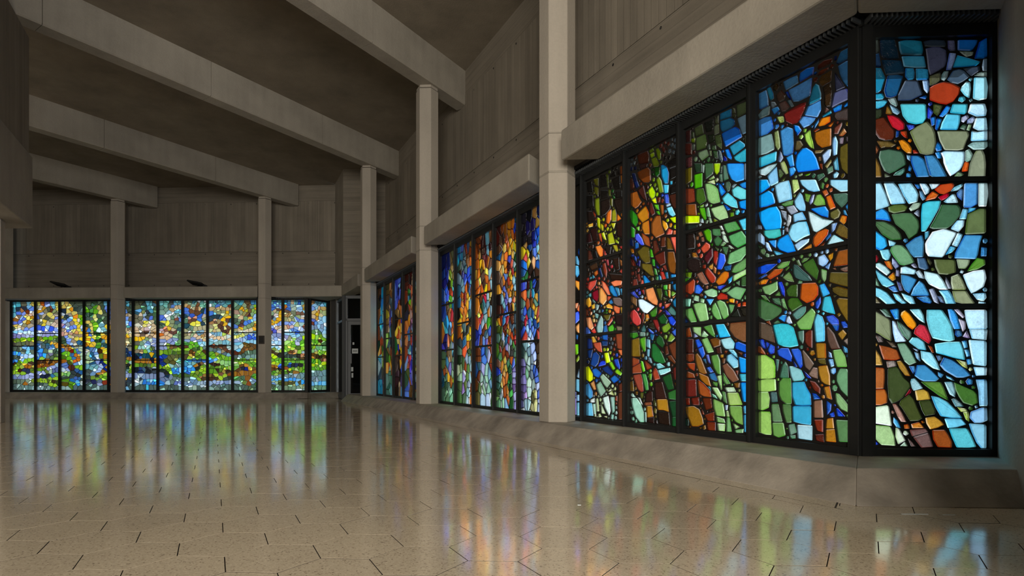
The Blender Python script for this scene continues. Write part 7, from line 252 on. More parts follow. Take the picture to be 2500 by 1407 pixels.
# centres of the smaller pieces: colour (glass tone plus eaves' shade near the top) u z
SEED = {
'f0': '''b86c1c 660 2749 286898 660 2887 4c80a0 555 2869 3868b0 572 2783 3860b0 572 2680 c8a880 449 2868 a8b8a0 414 2679 5090a0 327 2867 2858a8 239 2850 70a4a0 152 2849 c09c58 29 2865 b89040 64 2763 9c7c20 29 2694 98b0a8 467 2765 90b8e0 239 2695 a0c0d8 257 2626 604838 625 2594 a88450 607 2508 a07c48 555 2490 70785c 397 2558 7c5844 292 2558 704834 134 2522 4868a8 47 2522 90a070 274 2420 808c64 484 2421 8c9068 432 2352 c0b078 537 2353 8c8c60 660 2353 a8a070 607 2336 d0b8a0 134 2402 c8c088 47 2402 5c88d8 152 2316 4c78c8 29 2316 607cc8 309 2386 8098d8 625 2250 8094d8 467 2249 7c90d0 520 2215 98b8b0 169 2213 b0b878 327 2180 8c4c34 29 2178 6c4030 82 2127 c8a880 642 2129 b88070 590 2146 d0a8a0 484 2146 88a8d8 344 2094 5878c0 449 2043 6490d0 379 2042 a8b8d8 169 2076 b0a8b8 29 2058 98c8e0 607 1957 88c0e0 449 1939 94c8e0 414 1871 2c60c8 327 1956 88c0dc 274 1870 78908c 152 1921 54804c 29 1955 8888b0 642 1820 8c8c70 537 1785 94c860 414 1767 a8d870 572 1665 6cb028 432 1647 7888a8 222 1801 78889c 274 1733 b8b8d8 309 1647 b0d810 82 1818 b8e008 29 1801 58a020 152 1663 5ca420 29 1663 90c040 537 1630 70a828 637 1481 78a828 564 1463 60a420 418 1571 b8d840 454 1481 44601c 290 1498 90c028 107 1480 7cb028 52 1444 8ca83c -20 1498 5c3814 491 1391 684820 418 1391 6c7484 -2 1408 80b030 253 1391 94a8a8 89 1373 c8a870 345 1409 24342c 619 1284 20302c 509 1266 28382c 363 1266 1c1c18 272 1265 6c4020 52 1301 604014 -20 1301 b07850 144 1265 583c18 52 1211 503c18 125 1194 5c9824 637 1122 68a030 564 1122 609c24 418 1122 4c7c20 308 1122 5c9c20 162 1104 609828 16 1122 181c20 418 979 18181c 199 979 0c3468 546 979 142448 345 979 64a41c 16 978 5ca01c 89 907 6ca420 -20 871 3c6820 637 1015 804818 637 889 3c2c14 582 799 b8d418 528 835 5c8c28 418 889 a0b868 345 871 4c7824 637 782 5c8024 272 907 6c9020 199 889 58a020 52 817 885c1c 381 781 3c5824 491 799 6c8080 619 656 607478 454 656 5c7474 528 674 94a8b8 363 674 68807c 272 638 68888c 144 656 68888c 34 728 68887c 52 602 688c88 -20 620 3c88c8 637 548 3890dc 491 566 3c90dc 400 566 68a8d0 290 548 3498d8 144 477 4ca0dc 52 459 4c4820 637 459 48441c 528 459 484824 418 459 444420 235 477 60a0c8 326 441 687c60 637 315 5c785c 528 315 688468 418 315 6c8c78 253 315 94a078 180 351 8c9878 89 334 74948c 52 280 584820 34 369 5088c0 16 334''',
'f1': '''5c9898 1082 2872 3868b8 994 2871 50889c 853 2871 4c8ca0 818 2836 4070c0 1047 2768 3c68b8 1047 2682 6488c8 888 2767 6c90d0 836 2733 604430 888 2647 7c9470 1082 2545 c0a880 976 2613 989c70 906 2578 d8a010 818 2560 e0a818 818 2474 d89c18 888 2371 d8a018 941 2268 c88c10 1064 2234 6c8490 1011 2372 302c30 1082 2407 c8b8b0 941 2492 7888c8 888 2216 8098d0 818 2216 90a8d8 1064 2131 d0b090 923 2113 c8ac88 853 2113 c8b490 818 2130 4c50b0 1011 2010 7c88b0 994 1890 7880a8 871 1889 7c88ac 818 1803 98a8b8 1082 1838 a0c8e0 1082 1683 a8d0e4 941 1683 98b8d8 836 1665 90a8d8 959 1769 c8b0a8 853 2010 94c8d8 1059 1554 a0d0e0 931 1518 a8d4e0 857 1482 748830 1004 1482 a8b878 912 1392 a0c038 802 1428 3c2c14 1059 1392 443014 931 1338 202420 839 1302 283028 802 1302 b8d020 1077 1285 b8d810 1004 1231 609824 1077 1141 609828 931 1141 58981c 821 1123 b0c820 1022 1051 98ac28 931 1015 885818 1041 961 906018 967 961 583814 1059 871 482c10 967 871 1c4090 821 925 18180c 857 871 4c8c1c 1004 782 4c7c20 1041 746 8ca850 912 818 5c6c18 821 782 707818 784 800 90b048 967 710 8ca8b8 1077 620 647c80 986 638 68848c 821 656 4898d8 1041 548 50a8e0 949 548 48a0dc 821 584 98b098 1022 512 90a888 949 476 6488b8 1022 440 3c4818 821 458 445034 1041 386 485c44 1059 315 507048 1004 297 5c7868 857 333 688474 802 315''',
'f10': '''c8b858 8372 2865 b85818 8243 2882 6c78b8 8115 2881 60a8c0 7896 2879 c0a850 7786 2861 d0b898 8317 2759 b8c0a0 8390 2777 68b0c8 7877 2756 d8c050 7768 2721 7c7458 8152 2670 c89020 8317 2636 c08820 8207 2706 4c5040 8024 2705 5c2818 7950 2687 88905c 7859 2651 706c50 7786 2580 98a8d8 8280 2565 c8b850 8005 2529 a89878 8207 2495 5c6048 8317 2495 4860a8 8390 2478 484c38 8115 2442 b09c88 7804 2510 7080c8 7804 2440 d8c060 7896 2458 6c6c54 7950 2353 a08878 7768 2352 84785c 8353 2320 686c54 8280 2284 d0b030 8170 2319 b0a488 8060 2283 c0a890 7877 2247 c8a890 7786 2194 d0b838 8207 2249 3858c8 8335 2144 2c50d0 8207 2126 90b8e8 8097 2143 3050d0 7950 2107 7c90d8 7804 2089 b0c8e8 8353 1951 a8b8d0 8280 1950 8c88b0 8207 1933 8888b8 8079 1932 8888b8 7914 1949 a8b8d8 7786 1949 60800c 8390 1810 706c2c 8317 1792 5ca010 8152 1792 60a010 7969 1809 688820 7841 1844 3c5030 7786 1773 4c6034 8024 1704 687050 7859 1721 4c6068 8317 1687 3060a0 8353 1617 405858 8225 1617 285c70 8060 1616 d0a030 7859 1651 d8a830 7950 1668 404c38 8133 1722 306088 8389 1535 8cb0d8 8331 1572 4c5854 8236 1572 38586c 8064 1571 3870a0 7911 1571 c88c30 7816 1607 3890e0 8274 1444 50604c 8159 1425 b0c8a0 7968 1425 405044 7854 1424 3c5040 7778 1388 6c8cc8 7968 1516 3c7cd0 8389 1242 3868c8 8312 1297 30a0e0 8178 1297 90c8e0 8389 1279 606c60 8064 1278 6c6880 7987 1315 4c5c40 7930 1241 40502c 7816 1278 88b038 8274 1205 80a038 7816 1205 402410 8350 1077 382010 8197 1095 302010 8006 1095 8c5818 8064 1113 704814 7816 1095 8c4c10 8350 967 804010 8197 967 8c5814 8236 1004 784014 8121 985 88500c 7930 1022 84a0b8 7778 1022 5c8414 8331 857 607020 8197 894 9098c0 8045 875 8c98c4 7911 948 505c84 7892 820 505c88 7778 838 90a0d0 8350 765 98a0c8 8197 765 98b098 7968 820 5c6c30 8121 802 606890 8389 637 182038 8236 655 181c2c 8083 655 84a830 8006 582 8cb028 7854 601 5c8c50 7816 710 708010 8389 527 80a018 8293 545 84a820 8217 509 8cac24 8140 509 505c1c 8045 527 342c14 7892 491 8cac24 7949 417 90b428 7835 381 344840 8389 417 384844 8274 417 5c6c60 8159 399 80989c 8369 289 88a0a0 8255 307 546864 8159 289 708884 8045 289 485c5c 7930 271 50605c 7778 289 306890 7892 655 344018 7740 436''',
'f11': '''4890a8 9161 2870 48a0b0 9033 2851 64604c 8830 2868 8cc8d8 8665 2902 c8b050 8573 2866 78b0d8 8647 2778 4890a0 9180 2676 20303c 9014 2693 282c38 8830 2727 6080d0 8592 2725 4c70c8 8996 2587 60a0b0 9161 2535 a0683c 8904 2674 703010 8720 2603 d0a890 8610 2550 d0b8a0 8537 2567 7888d0 8812 2568 786048 8996 2481 805018 9088 2376 5870c8 8849 2410 f0d868 8683 2444 b07818 8573 2444 a87010 8720 2304 d0c078 8794 2322 5c68c0 8959 2305 5868b8 9106 2288 c8a850 9088 2200 d8c088 8996 2164 88805c 8812 2216 a09078 8647 2198 6c6454 8537 2356 4c5444 9161 2112 a89074 8867 2129 6c88d8 8775 2093 7c98e0 8573 2092 80c0e0 9106 2024 98c8e8 8941 2023 c8e8f0 8775 1987 d0e8f0 8665 1987 b8d0e8 8573 1969 7070a0 9143 1918 7c78a8 8996 1883 8888b0 8849 1900 8c90b8 8592 1881 b0b8d0 8702 1899 4c5c10 9161 1760 5c7c18 9051 1760 6c9c10 8867 1794 6ca010 8647 1793 6ca018 8555 1793 54603c 8830 1671 706848 8592 1670 5c5840 8739 1671 585c44 8996 1636 403c30 9198 1654 7068a0 9161 1866 c89850 8757 2533 445044 9136 1500 384034 9002 1463 444c40 8848 1426 70a8d8 8791 1536 6cb8e0 8695 1499 305c78 8580 1518 586454 8580 1408 3484d8 9117 1353 3488d8 8982 1335 88b8e8 8906 1298 a0c0e8 8771 1279 78c8e0 8695 1389 b8d0e0 8618 1261 303c30 9155 1243 303c34 9002 1225 2c70c8 9174 1096 4890d8 9078 1115 88b0d8 8886 1151 78b020 8791 1114 80b028 8637 1151 80b030 8542 1151 4c6c10 8982 1096 5c7814 9040 1041 382010 9117 1059 403024 8599 1059 945814 8771 967 a05c10 8637 949 645c20 8580 894 5c6c18 9174 913 78a018 9040 894 3c1c10 8982 839 8ca038 8886 931 282c48 8829 857 242c48 8695 821 5c7c30 8580 857 6c7c24 8542 802 8cb020 9194 784 80a020 9040 747 80a428 8867 747 60709c 9136 637 6c78a0 8963 637 8890b8 8848 637 98a0c8 8752 637 8890b8 8599 619 a0a8d0 8580 710 90a8a0 9040 692 445040 9136 490 506050 9002 490 607060 8886 490 788870 8695 509 708028 8542 527 985c18 8791 435 606c58 8599 417 40504c 9136 306 90a8a0 9021 343 607870 8867 325 64807c 8771 325 54706c 8637 325 84a0a0 8522 307 58706c 8963 306 40504c 9098 361''',
'f2': '''5c9ca0 2110 2861 80a888 2180 2810 48a0b0 2057 2843 889870 1915 2774 5c4428 1809 2842 5c4428 1791 2756 6c9080 1703 2738 3c78a0 1650 2858 4080a8 1562 2858 88b028 1597 2754 5c7858 2092 2740 e0a018 2003 2688 d89818 1950 2653 9c9c6c 1897 2670 b0a820 1862 2635 685030 1756 2635 88a84c 1650 2634 7c9868 1685 2496 8c9470 2021 2584 8c8448 1915 2549 a0806c 2127 2550 7c8c60 2163 2464 c8a880 2039 2412 705028 1844 2514 4c2028 1774 2479 6c8c60 1862 2393 d0a830 1756 2410 90b0d8 1597 2461 70886c 2074 2325 506c50 2110 2256 404c40 2180 2326 503828 2003 2290 503034 2021 2187 4878c8 1880 2255 4470c0 1756 2307 4c70b8 2198 2136 d8a818 2021 2100 c8a880 2074 2049 88885c 2180 2049 88a068 1897 2100 788858 1791 2151 708450 1668 2220 90b4d0 1579 2358 c8c060 1562 2271 c07820 1579 2202 e0a018 1597 2082 a07c28 1562 2150 d0c0a0 1862 2031 c8b898 1721 2048 70908c 2163 1928 a8c0a8 2057 1945 98a080 1897 1945 98b0c0 1685 1927 c8c850 2127 1859 c8cc60 2039 1876 c8c868 1968 1910 2c58c8 1650 1909 3058c8 1756 1841 2c58c0 1562 1805 3050b8 1791 1806 6890c8 1862 1806 8ca0c0 2021 1772 8898b8 2127 1721 98b8d0 1915 1772 6cb0c8 2110 1634 78b8d0 1809 1685 90c0d0 1579 1685 80b0c8 1703 1685 58400c 1844 1616 4c381c 1721 1616 98b4b8 2164 1521 a8c4c0 2035 1557 68b0d0 2090 1431 603c14 1906 1502 5c4414 1814 1574 68481c 1721 1484 5c3c18 1593 1555 503414 2053 1358 604014 1980 1412 4c2010 2164 1341 3c5448 1961 1286 48604c 1850 1358 48604c 1721 1376 4c6450 1611 1376 688880 1648 1250 6c8c84 1814 1232 84a0a0 2072 1250 48544c 2164 1250 80a08c 1556 1249 5c8c24 2146 1124 589424 2035 1124 60981c 1924 1124 548420 1814 1088 90bc4c 1703 1142 b8cc28 1556 1124 80b05c 2146 1016 5c8c30 2146 908 54881c 1629 1034 60981c 1703 980 a0b830 2053 1052 5c4018 1998 980 b07820 1869 980 c08c1c 1758 908 64441c 1629 890 0c2070 1869 890 182028 1961 908 4c3014 2109 872 906010 2164 710 7c4c10 2127 710 90601c 1998 764 805010 1887 764 3c6838 2109 584 486848 2035 547 3c5c40 1961 584 7c4c18 1850 584 805014 1721 764 803c10 1777 440 5c6c2c 1924 475 4c8830 1593 692 6880a0 1629 548 78909c 1666 476 90a4b8 2090 475 485c50 2164 331 405448 2109 367 44544c 1998 367 405448 1850 313 48583c 1758 296 405844 1629 368 386020 1556 404''',
'f3': '''5c98a0 2944 2901 485c68 2784 2883 5c90a0 2606 2864 4c8c90 2411 2863 70a090 2890 2797 5ca8a8 2819 2848 4870c0 2748 2778 487c8c 2677 2865 64a09c 2517 2777 743824 2358 2759 b89868 2908 2693 c0a070 2713 2709 b89868 2571 2691 bc9868 2429 2690 c8a478 2322 2690 4070c0 2908 2554 8c8c60 2819 2623 848860 2713 2588 848860 2571 2587 b8a848 2464 2500 e0ac10 2429 2569 e8b018 2429 2448 70845c 2358 2569 a8a878 2358 2534 203840 2855 2450 203440 2730 2450 283c48 2944 2364 986c40 2890 2277 90784c 2730 2311 e8b018 2571 2345 6c4c38 2819 2294 5c3c28 2588 2258 5c3c30 2429 2344 d09c20 2535 2241 2c4854 2340 2327 98b8d0 2340 2206 503024 2695 2138 4c3028 2588 2085 482c24 2517 2016 5c3c28 2429 2119 5c3824 2429 1998 d0c870 2784 2121 d0cc80 2837 2190 d8d080 2517 2085 d8d080 2358 1981 b8b078 2730 2051 b89c6c 2855 2017 b8c088 2944 2052 948868 2926 2139 6c94a8 2873 1948 7098b0 2819 1931 689cb0 2713 1930 8cb0c0 2642 1913 b0c850 2571 1912 d0b090 2908 1862 d8b890 2855 1792 dcb88c 2695 1809 e0b898 2606 1809 d0c8a0 2517 1843 bcc8c0 2429 1843 90c0d0 2908 1740 78b0b8 2944 1671 88a8a0 2784 1653 78a098 2677 1670 6ca0b0 2535 1670 80b8c0 2429 1687 d0b088 2375 1756 90a8a8 2322 1652 a0c8d8 2819 1723 4c2818 2886 1559 483420 2812 1540 4c2c18 2664 1558 503420 2534 1540 90b0a8 2368 1503 a8c8c0 2404 1539 54706c 2942 1468 485c58 2830 1450 4c605c 2701 1468 7c9cb0 2701 1396 683820 2497 1449 502c18 2423 1413 543018 2331 1377 8c7c58 2571 1395 4c6068 2534 1341 70a0a8 2404 1305 5c9428 2923 1342 64a41c 2886 1233 68a818 2886 1306 4c7c18 2701 1269 589020 2664 1233 74a420 2590 1251 60981c 2460 1197 68a01c 2368 1197 8c8428 2756 1324 3474c0 2942 1125 70a8d8 2812 1143 301c10 2886 1017 2c1c10 2812 1017 94b44c 2756 1089 88b868 2608 1053 80b464 2478 1052 78ac60 2368 1052 8cbc74 2478 998 301810 2738 999 3c6010 2942 945 587c1c 2738 944 48701c 2590 944 6c9c1c 2460 908 88b040 2349 908 508018 2942 818 58881c 2812 800 50681c 2664 836 2c1c10 2738 836 6c4430 2627 728 8c7c30 2553 800 2c1c10 2441 800 9cb824 2812 692 98b828 2664 619 90ac24 2534 674 403014 2886 655 3c2414 2923 583 3c3018 2775 583 7c4418 2368 710 28301c 2368 619 384438 2478 583 8094b0 2960 439 8ca0c0 2830 493 8c98c0 2738 457 98a8c8 2627 439 687ca0 2460 475 90a0b8 2331 475 4c5c58 2868 367 50605c 2701 367 54706c 2590 403 4c6058 2441 349 809c90 2923 294 5c7060 2775 294 40544c 2590 295 44584c 2349 349''',
'f4': '''68684c 3746 2889 8ca080 3621 2853 586c58 3585 2905 4c8090 3478 2887 88a890 3514 2783 6ca090 3425 2852 784c2c 3371 2834 6ca89c 3246 2885 80c0a0 3229 2781 84b898 3104 2850 5c9880 3104 2781 c8a068 3710 2802 a86c34 3639 2766 b8a880 3496 2714 4470c8 3710 2663 4468c0 3692 2576 6c4428 3567 2627 5c3c24 3371 2574 744828 3389 2696 d0a870 3300 2695 203c40 3211 2660 4870c0 3104 2642 203844 3728 2472 4c6c54 3710 2350 3050a8 3549 2471 2858b8 3264 2452 3c70c8 3282 2366 684028 3603 2332 5c3c2c 3496 2367 c89080 3621 2402 b0a090 3211 2435 888c64 3175 2382 98986c 3139 2313 d8cc40 3496 2245 e0d040 3353 2262 243c48 3193 2261 204450 3692 2159 5c7860 3567 2107 a8a078 3425 2089 a89c74 3300 2106 a09878 3139 2122 98946c 3710 2020 5c6c54 3639 2090 7c7450 3746 1916 9c9870 3692 1829 90a078 3532 1933 c0a888 3603 1951 d8b898 3425 1898 6890a0 3335 1950 a88048 3193 1863 7c98a8 3246 1984 c0a07c 3104 1949 c8a478 3139 1776 7c88b0 3496 1759 7c8cb0 3300 1742 7c90b0 3692 1725 d0b088 3318 1811 3c7830 3710 1639 60a820 3532 1655 50a020 3425 1621 80c0d8 3282 1655 88c8dc 3175 1637 c0a080 3086 1880 503420 3723 1543 60a428 3574 1560 68b020 3481 1578 58a028 3406 1578 b8d8e0 3220 1614 80b028 3704 1470 4c6428 3723 1380 3c5428 3443 1470 305020 3332 1487 88b030 3257 1487 5c7068 3146 1505 40503c 3109 1469 442c14 3146 1415 503410 3555 1379 5c8018 3388 1307 608c18 3239 1343 88b428 3313 1397 c8a040 3555 1289 443c28 3723 1253 88a828 3630 1217 6c9818 3146 1216 503018 3499 1307 3c6414 3350 1234 2c84c8 3630 1126 4070a0 3443 1126 28587c 3332 1126 3c6cb0 3146 1125 60a0b0 3630 1054 70a098 3481 1053 4080a0 3704 1036 6c5030 3257 1035 a06814 3406 981 302010 3295 1017 c8c0b0 3109 1017 2880c8 3723 873 2c80c8 3630 873 2c84c8 3518 873 6cb8e0 3611 945 142018 3369 909 70941c 3220 945 5c8828 3146 981 94bc20 3146 872 84b020 3239 836 8cb028 3164 764 2858a8 3667 764 587c20 3518 728 5c8018 3443 692 6c7c24 3369 746 4c7c1c 3276 710 8c6830 3146 692 3c582c 3704 692 483018 3220 583 78982c 3295 565 483c20 3146 583 5c7068 3704 565 60788c 3704 438 6880a0 3630 420 6080a0 3518 529 5c7890 3425 493 8ca8b8 3313 457 98a8b8 3239 457 788ca0 3146 457 a8b8c0 3202 366 48584c 3704 293 789080 3592 293 8ca08c 3462 294 485850 3332 294 4c5c50 3164 294''',
'f5': '''70b0b0 4493 2876 68a89c 4349 2875 78b8a8 4349 2788 506050 4242 2787 484844 4170 2874 60a0b8 4063 2873 5c9ca8 3920 2872 5878b8 4152 2770 688878 4457 2719 708c78 4367 2667 7c9884 4457 2615 b8986c 4152 2665 c8a87c 4027 2717 c8a47c 3902 2751 68a8c0 4009 2595 60a0c8 3884 2594 98b8c0 4242 2579 80a090 4099 2509 6c9078 3991 2525 5c8068 4134 2439 c8d0c0 4278 2423 4c68c0 4475 2406 5878c8 4421 2371 384c44 3884 2473 784430 4009 2387 a8a8a0 4063 2456 5c78b8 3902 2386 d8d040 4421 2302 e0d838 4314 2266 7c8460 4152 2300 84885c 4170 2196 40585c 4009 2282 607858 4063 2161 648060 3920 2195 384c40 4457 2232 485c48 4493 2163 2c4c50 3902 2074 c0a0a8 4475 2041 b89080 4457 2006 8c5038 4349 2058 d0a830 4242 2092 b8a080 4134 2057 5c3830 4188 1988 603c30 4063 1970 c8a888 4331 1954 c86420 4493 1919 c8a078 4457 1832 d0b088 4242 1901 c8a078 4296 1832 5c7c58 3920 1952 4c6c48 3902 1865 6c8868 4027 1901 7c88b4 4457 1728 8088b0 4206 1727 7c8cb4 4134 1675 5c8450 3938 1675 7888a8 4063 1762 8c98a8 4457 1624 4c8c48 3991 1623 7c84a8 4479 1526 808cb0 4367 1544 6c4c24 4161 1544 5c4024 4068 1543 503c20 3881 1543 7c9834 4292 1562 80a028 4517 1381 5c841c 4348 1381 587c1c 4217 1398 3c5820 4105 1380 4c6818 3937 1380 88b02c 3956 1471 78a030 4068 1453 14387c 4404 1254 0c1c5c 4517 1163 0c2868 4442 1018 484c20 4329 1126 54542c 4217 1199 54542c 4142 1235 505428 4012 1235 485028 3899 1253 504820 4142 1054 3c6868 3899 1180 689090 3937 1017 5c7c74 4030 963 60a078 3918 1072 688c1c 4517 945 6c9018 4404 927 70901c 4292 909 588018 4255 836 84b0a8 4180 981 2474c0 4105 836 3080c8 3993 854 88c0e0 3899 854 2c70c0 4030 763 3c5c28 4030 691 48682c 3918 655 18241c 4442 836 181c1c 4329 763 68708c 4479 709 606c8c 4404 546 64748c 4329 582 68788c 4217 618 586c60 4142 491 5c7068 4068 582 607068 3956 582 5868a8 4030 455 6c78b0 3918 473 2470c0 4479 455 48584c 4461 328 4c584c 4329 328 44544c 4236 310 3c4c44 4142 328 44544c 4030 328 70888c 3899 328 88a0b0 3881 546 102840 4292 636 98b0b8 4292 473''',
'f6': '''4c4c38 5266 2881 50503c 5122 2897 34403c 5032 2827 60a8b8 4906 2861 5c9c9c 4816 2843 406070 4726 2843 705030 4672 2894 5c5c40 5230 2741 406048 5032 2722 58a0b0 4852 2721 4890a8 4816 2634 405838 4672 2686 60a0d0 5194 2636 2c505c 5230 2567 788048 5050 2583 d0b898 5140 2531 90a8b8 5014 2531 2c3840 4924 2583 384438 4870 2530 3c583c 4690 2512 445c40 4690 2407 68604c 5284 2480 68644c 5284 2340 6c6850 5140 2410 8090b8 5014 2374 4c68c0 4816 2425 40483c 4924 2443 d8d050 4978 2269 e8d838 5014 2304 d8c870 4996 2200 b0a07c 4780 2303 7c705c 5104 2287 c8c0a8 5212 2201 d8c0a0 4888 2199 c0a080 5248 2096 90846c 5158 2113 bca088 5104 2096 c0a4a4 4960 2095 c8b088 4744 2129 bca07c 4744 2216 b89c78 4672 2059 384838 4672 2268 c8a880 5230 1922 c8a880 5212 1992 786050 5068 1939 705848 5068 1904 54382c 4960 1973 d8b890 4924 1904 c8904c 4654 1972 d0b088 4690 1868 bc9c74 4780 1920 8c7860 4852 1851 e0ac10 5266 1783 e0ac18 5158 1782 e0b020 5068 1817 788c64 4942 1782 68886c 5104 1660 6078a8 4924 1677 7c88b0 4726 1694 7c8cb4 4726 1764 c0d0c0 4816 1747 585848 5248 1661 90a898 5014 1712 8088b0 4690 1607 78981c 5268 1528 88b8b0 5193 1510 90c0b0 5042 1527 a0d0c8 4911 1509 7c6c54 5211 1437 88704c 5117 1418 78a030 5005 1418 7c88a0 4667 1490 505c40 4742 1490 70b0b0 4873 1454 688c30 4817 1472 c09818 4779 1327 283c50 4704 1418 143840 5193 1291 104450 5042 1291 103c48 4929 1273 18484c 4685 1290 102850 5155 1309 0c1020 5268 1237 94601c 5230 1109 9c681c 5061 1109 945c18 4929 1109 9c641c 4854 1091 0c1430 4760 1127 b87818 4685 1127 5c8c20 5249 1000 486018 5117 1000 385018 5005 982 4c6440 4873 982 70941c 4779 982 78981c 4667 981 14181c 4892 836 101418 4704 872 14181c 4967 909 142850 5136 800 18306c 5155 873 345468 5023 873 101820 5230 873 a0b0b8 4704 909 7080a0 5268 654 6880a0 5042 636 7080a0 4929 636 74809c 4798 636 6c7c9c 4667 636 90a0b0 5136 691 b0bcb8 5211 545 2c3438 5155 545 2468b8 5023 491 2870c0 4892 473 2c74c0 4742 473 58a8c0 4892 509 a0c8e0 4817 509 2888d0 4667 455 3cacc0 4948 327 44544c 5230 327 485850 5099 309 3c4c48 5005 327 485854 4817 327 4c5c54 4667 346 90a8b0 5287 400 90a8a8 5117 509''',
'f7': '''6890d0 6096 2868 6888c8 6096 2729 5880c8 6096 2589 5870b0 6096 2449 d0b0a0 6096 2309 d8a830 6078 2135 b87020 6078 1890 c88020 6078 1715 b07020 6082 1421 8c4c18 6082 1202 a8b030 6082 1019 2850a0 6082 728 382838 6082 509 203038 6082 326 60a8b8 5554 2900 50a0b8 5536 2813 4c4c40 5446 2864 38443c 5446 2795 484c38 5554 2725 404c3c 5482 2655 303c34 5446 2585 a89478 5500 2516 9c8464 5572 2516 605848 5464 2411 6888d0 5572 2429 88b8e0 5590 2272 4868c8 5464 2237 806c54 5518 2097 4c9898 5536 2150 786c54 5446 2080 c8b080 5536 1993 c8b080 5464 1923 e0a820 5554 1888 908050 5554 1749 e8d8a0 5554 1714 6c7450 5464 1748 706c54 5513 1565 7c7460 5456 1492 102848 5531 1310 1c3c80 5456 1346 8c6824 5531 1183 98681c 5456 1164 4c8828 5569 1110 88a8a0 5437 1091 1c1c18 5531 982 20302c 5550 909 8cac34 5418 946 5c7c18 5437 836 8c98b8 5588 673 7080a0 5456 654 304450 5456 581 283440 5513 509 2c3c40 5550 417 40504c 5456 327 6c9cb8 5569 290''',
'f8': '''505c44 6767 2872 4c5c48 6749 2732 3c5038 6585 2871 486850 6622 2837 4c8818 6567 2766 5c9c10 6803 2663 50903c 6694 2662 5c9818 6549 2644 c0a858 6458 2731 404c38 6368 2870 3c4c38 6331 2747 404c34 6295 2625 60a0b8 6241 2869 6888d0 6223 2729 5870c8 6186 2659 d8c860 6386 2608 385440 6803 2523 1c3c28 6731 2522 405044 6803 2418 485850 6694 2400 c8c868 6585 2452 e0d880 6549 2399 405044 6458 2468 4c5844 6259 2520 3c4c38 6241 2415 404838 6259 2310 5c8828 6658 2329 d0b050 6785 2295 c8b858 6731 2225 60a018 6585 2242 58a018 6585 2102 d8c060 6676 2102 60909c 6350 2223 70a8b0 6295 2101 88b8b8 6277 2031 d8b830 6205 2153 304028 6803 2208 305c38 6440 2346 b07820 6858 2103 3870b0 6767 2067 d0e8e0 6458 2049 d89c20 6821 1928 d09018 6767 1787 d89418 6803 1647 506cb0 6731 1927 6c88c8 6658 1770 c8b868 6658 1962 304c28 6585 1962 1c4018 6476 1926 609c20 6495 1822 c88c18 6295 1856 d89418 6223 1821 d8b838 6331 1943 4c5c44 6259 1996 1c3c18 6513 1734 d0a830 6622 1647 589020 6458 1629 4c8090 6313 1716 304c44 6295 1629 d0b040 6205 1716 d8c830 6603 1822 1c3014 6404 1751 b06c10 6877 1623 d8a820 6687 1604 3c7820 6460 1586 284c50 6271 1567 204864 6801 1495 486c98 6687 1477 6080b0 6612 1440 c8c0a0 6820 1459 a0b890 6801 1331 9cb488 6839 1239 205068 6668 1330 688cc0 6555 1348 b8d0e0 6517 1275 d8c020 6252 1421 d0a020 6309 1512 9c6414 6252 1275 586814 6384 1275 38200c 6422 1421 a0b880 6782 1130 b0c8a0 6687 1111 285070 6593 1202 1c4868 6650 1056 7888b8 6460 1111 0c2060 6309 1020 0c2468 6233 874 0c1c58 6384 1093 5c9098 6820 947 689c9c 6687 910 689ca0 6536 910 6090a0 6631 983 90a8c8 6365 965 98b0d8 6441 874 90a8d0 6460 801 a07020 6441 746 905c18 6309 801 a0b830 6233 1092 485450 6820 728 303830 6801 618 3c4440 6763 801 6080a0 6650 728 68802c 6631 618 68902c 6498 600 6c9820 6384 655 588824 6271 618 98b838 6271 709 282c38 6801 508 202448 6612 490 506070 6422 509 782c18 6271 472 8890b0 6422 399 44544c 6820 326 3c504c 6763 435 40504c 6574 344 405450 6384 326 44544c 6233 326 90a8a8 6479 326 a07828 6195 910 282c20 6498 655''',
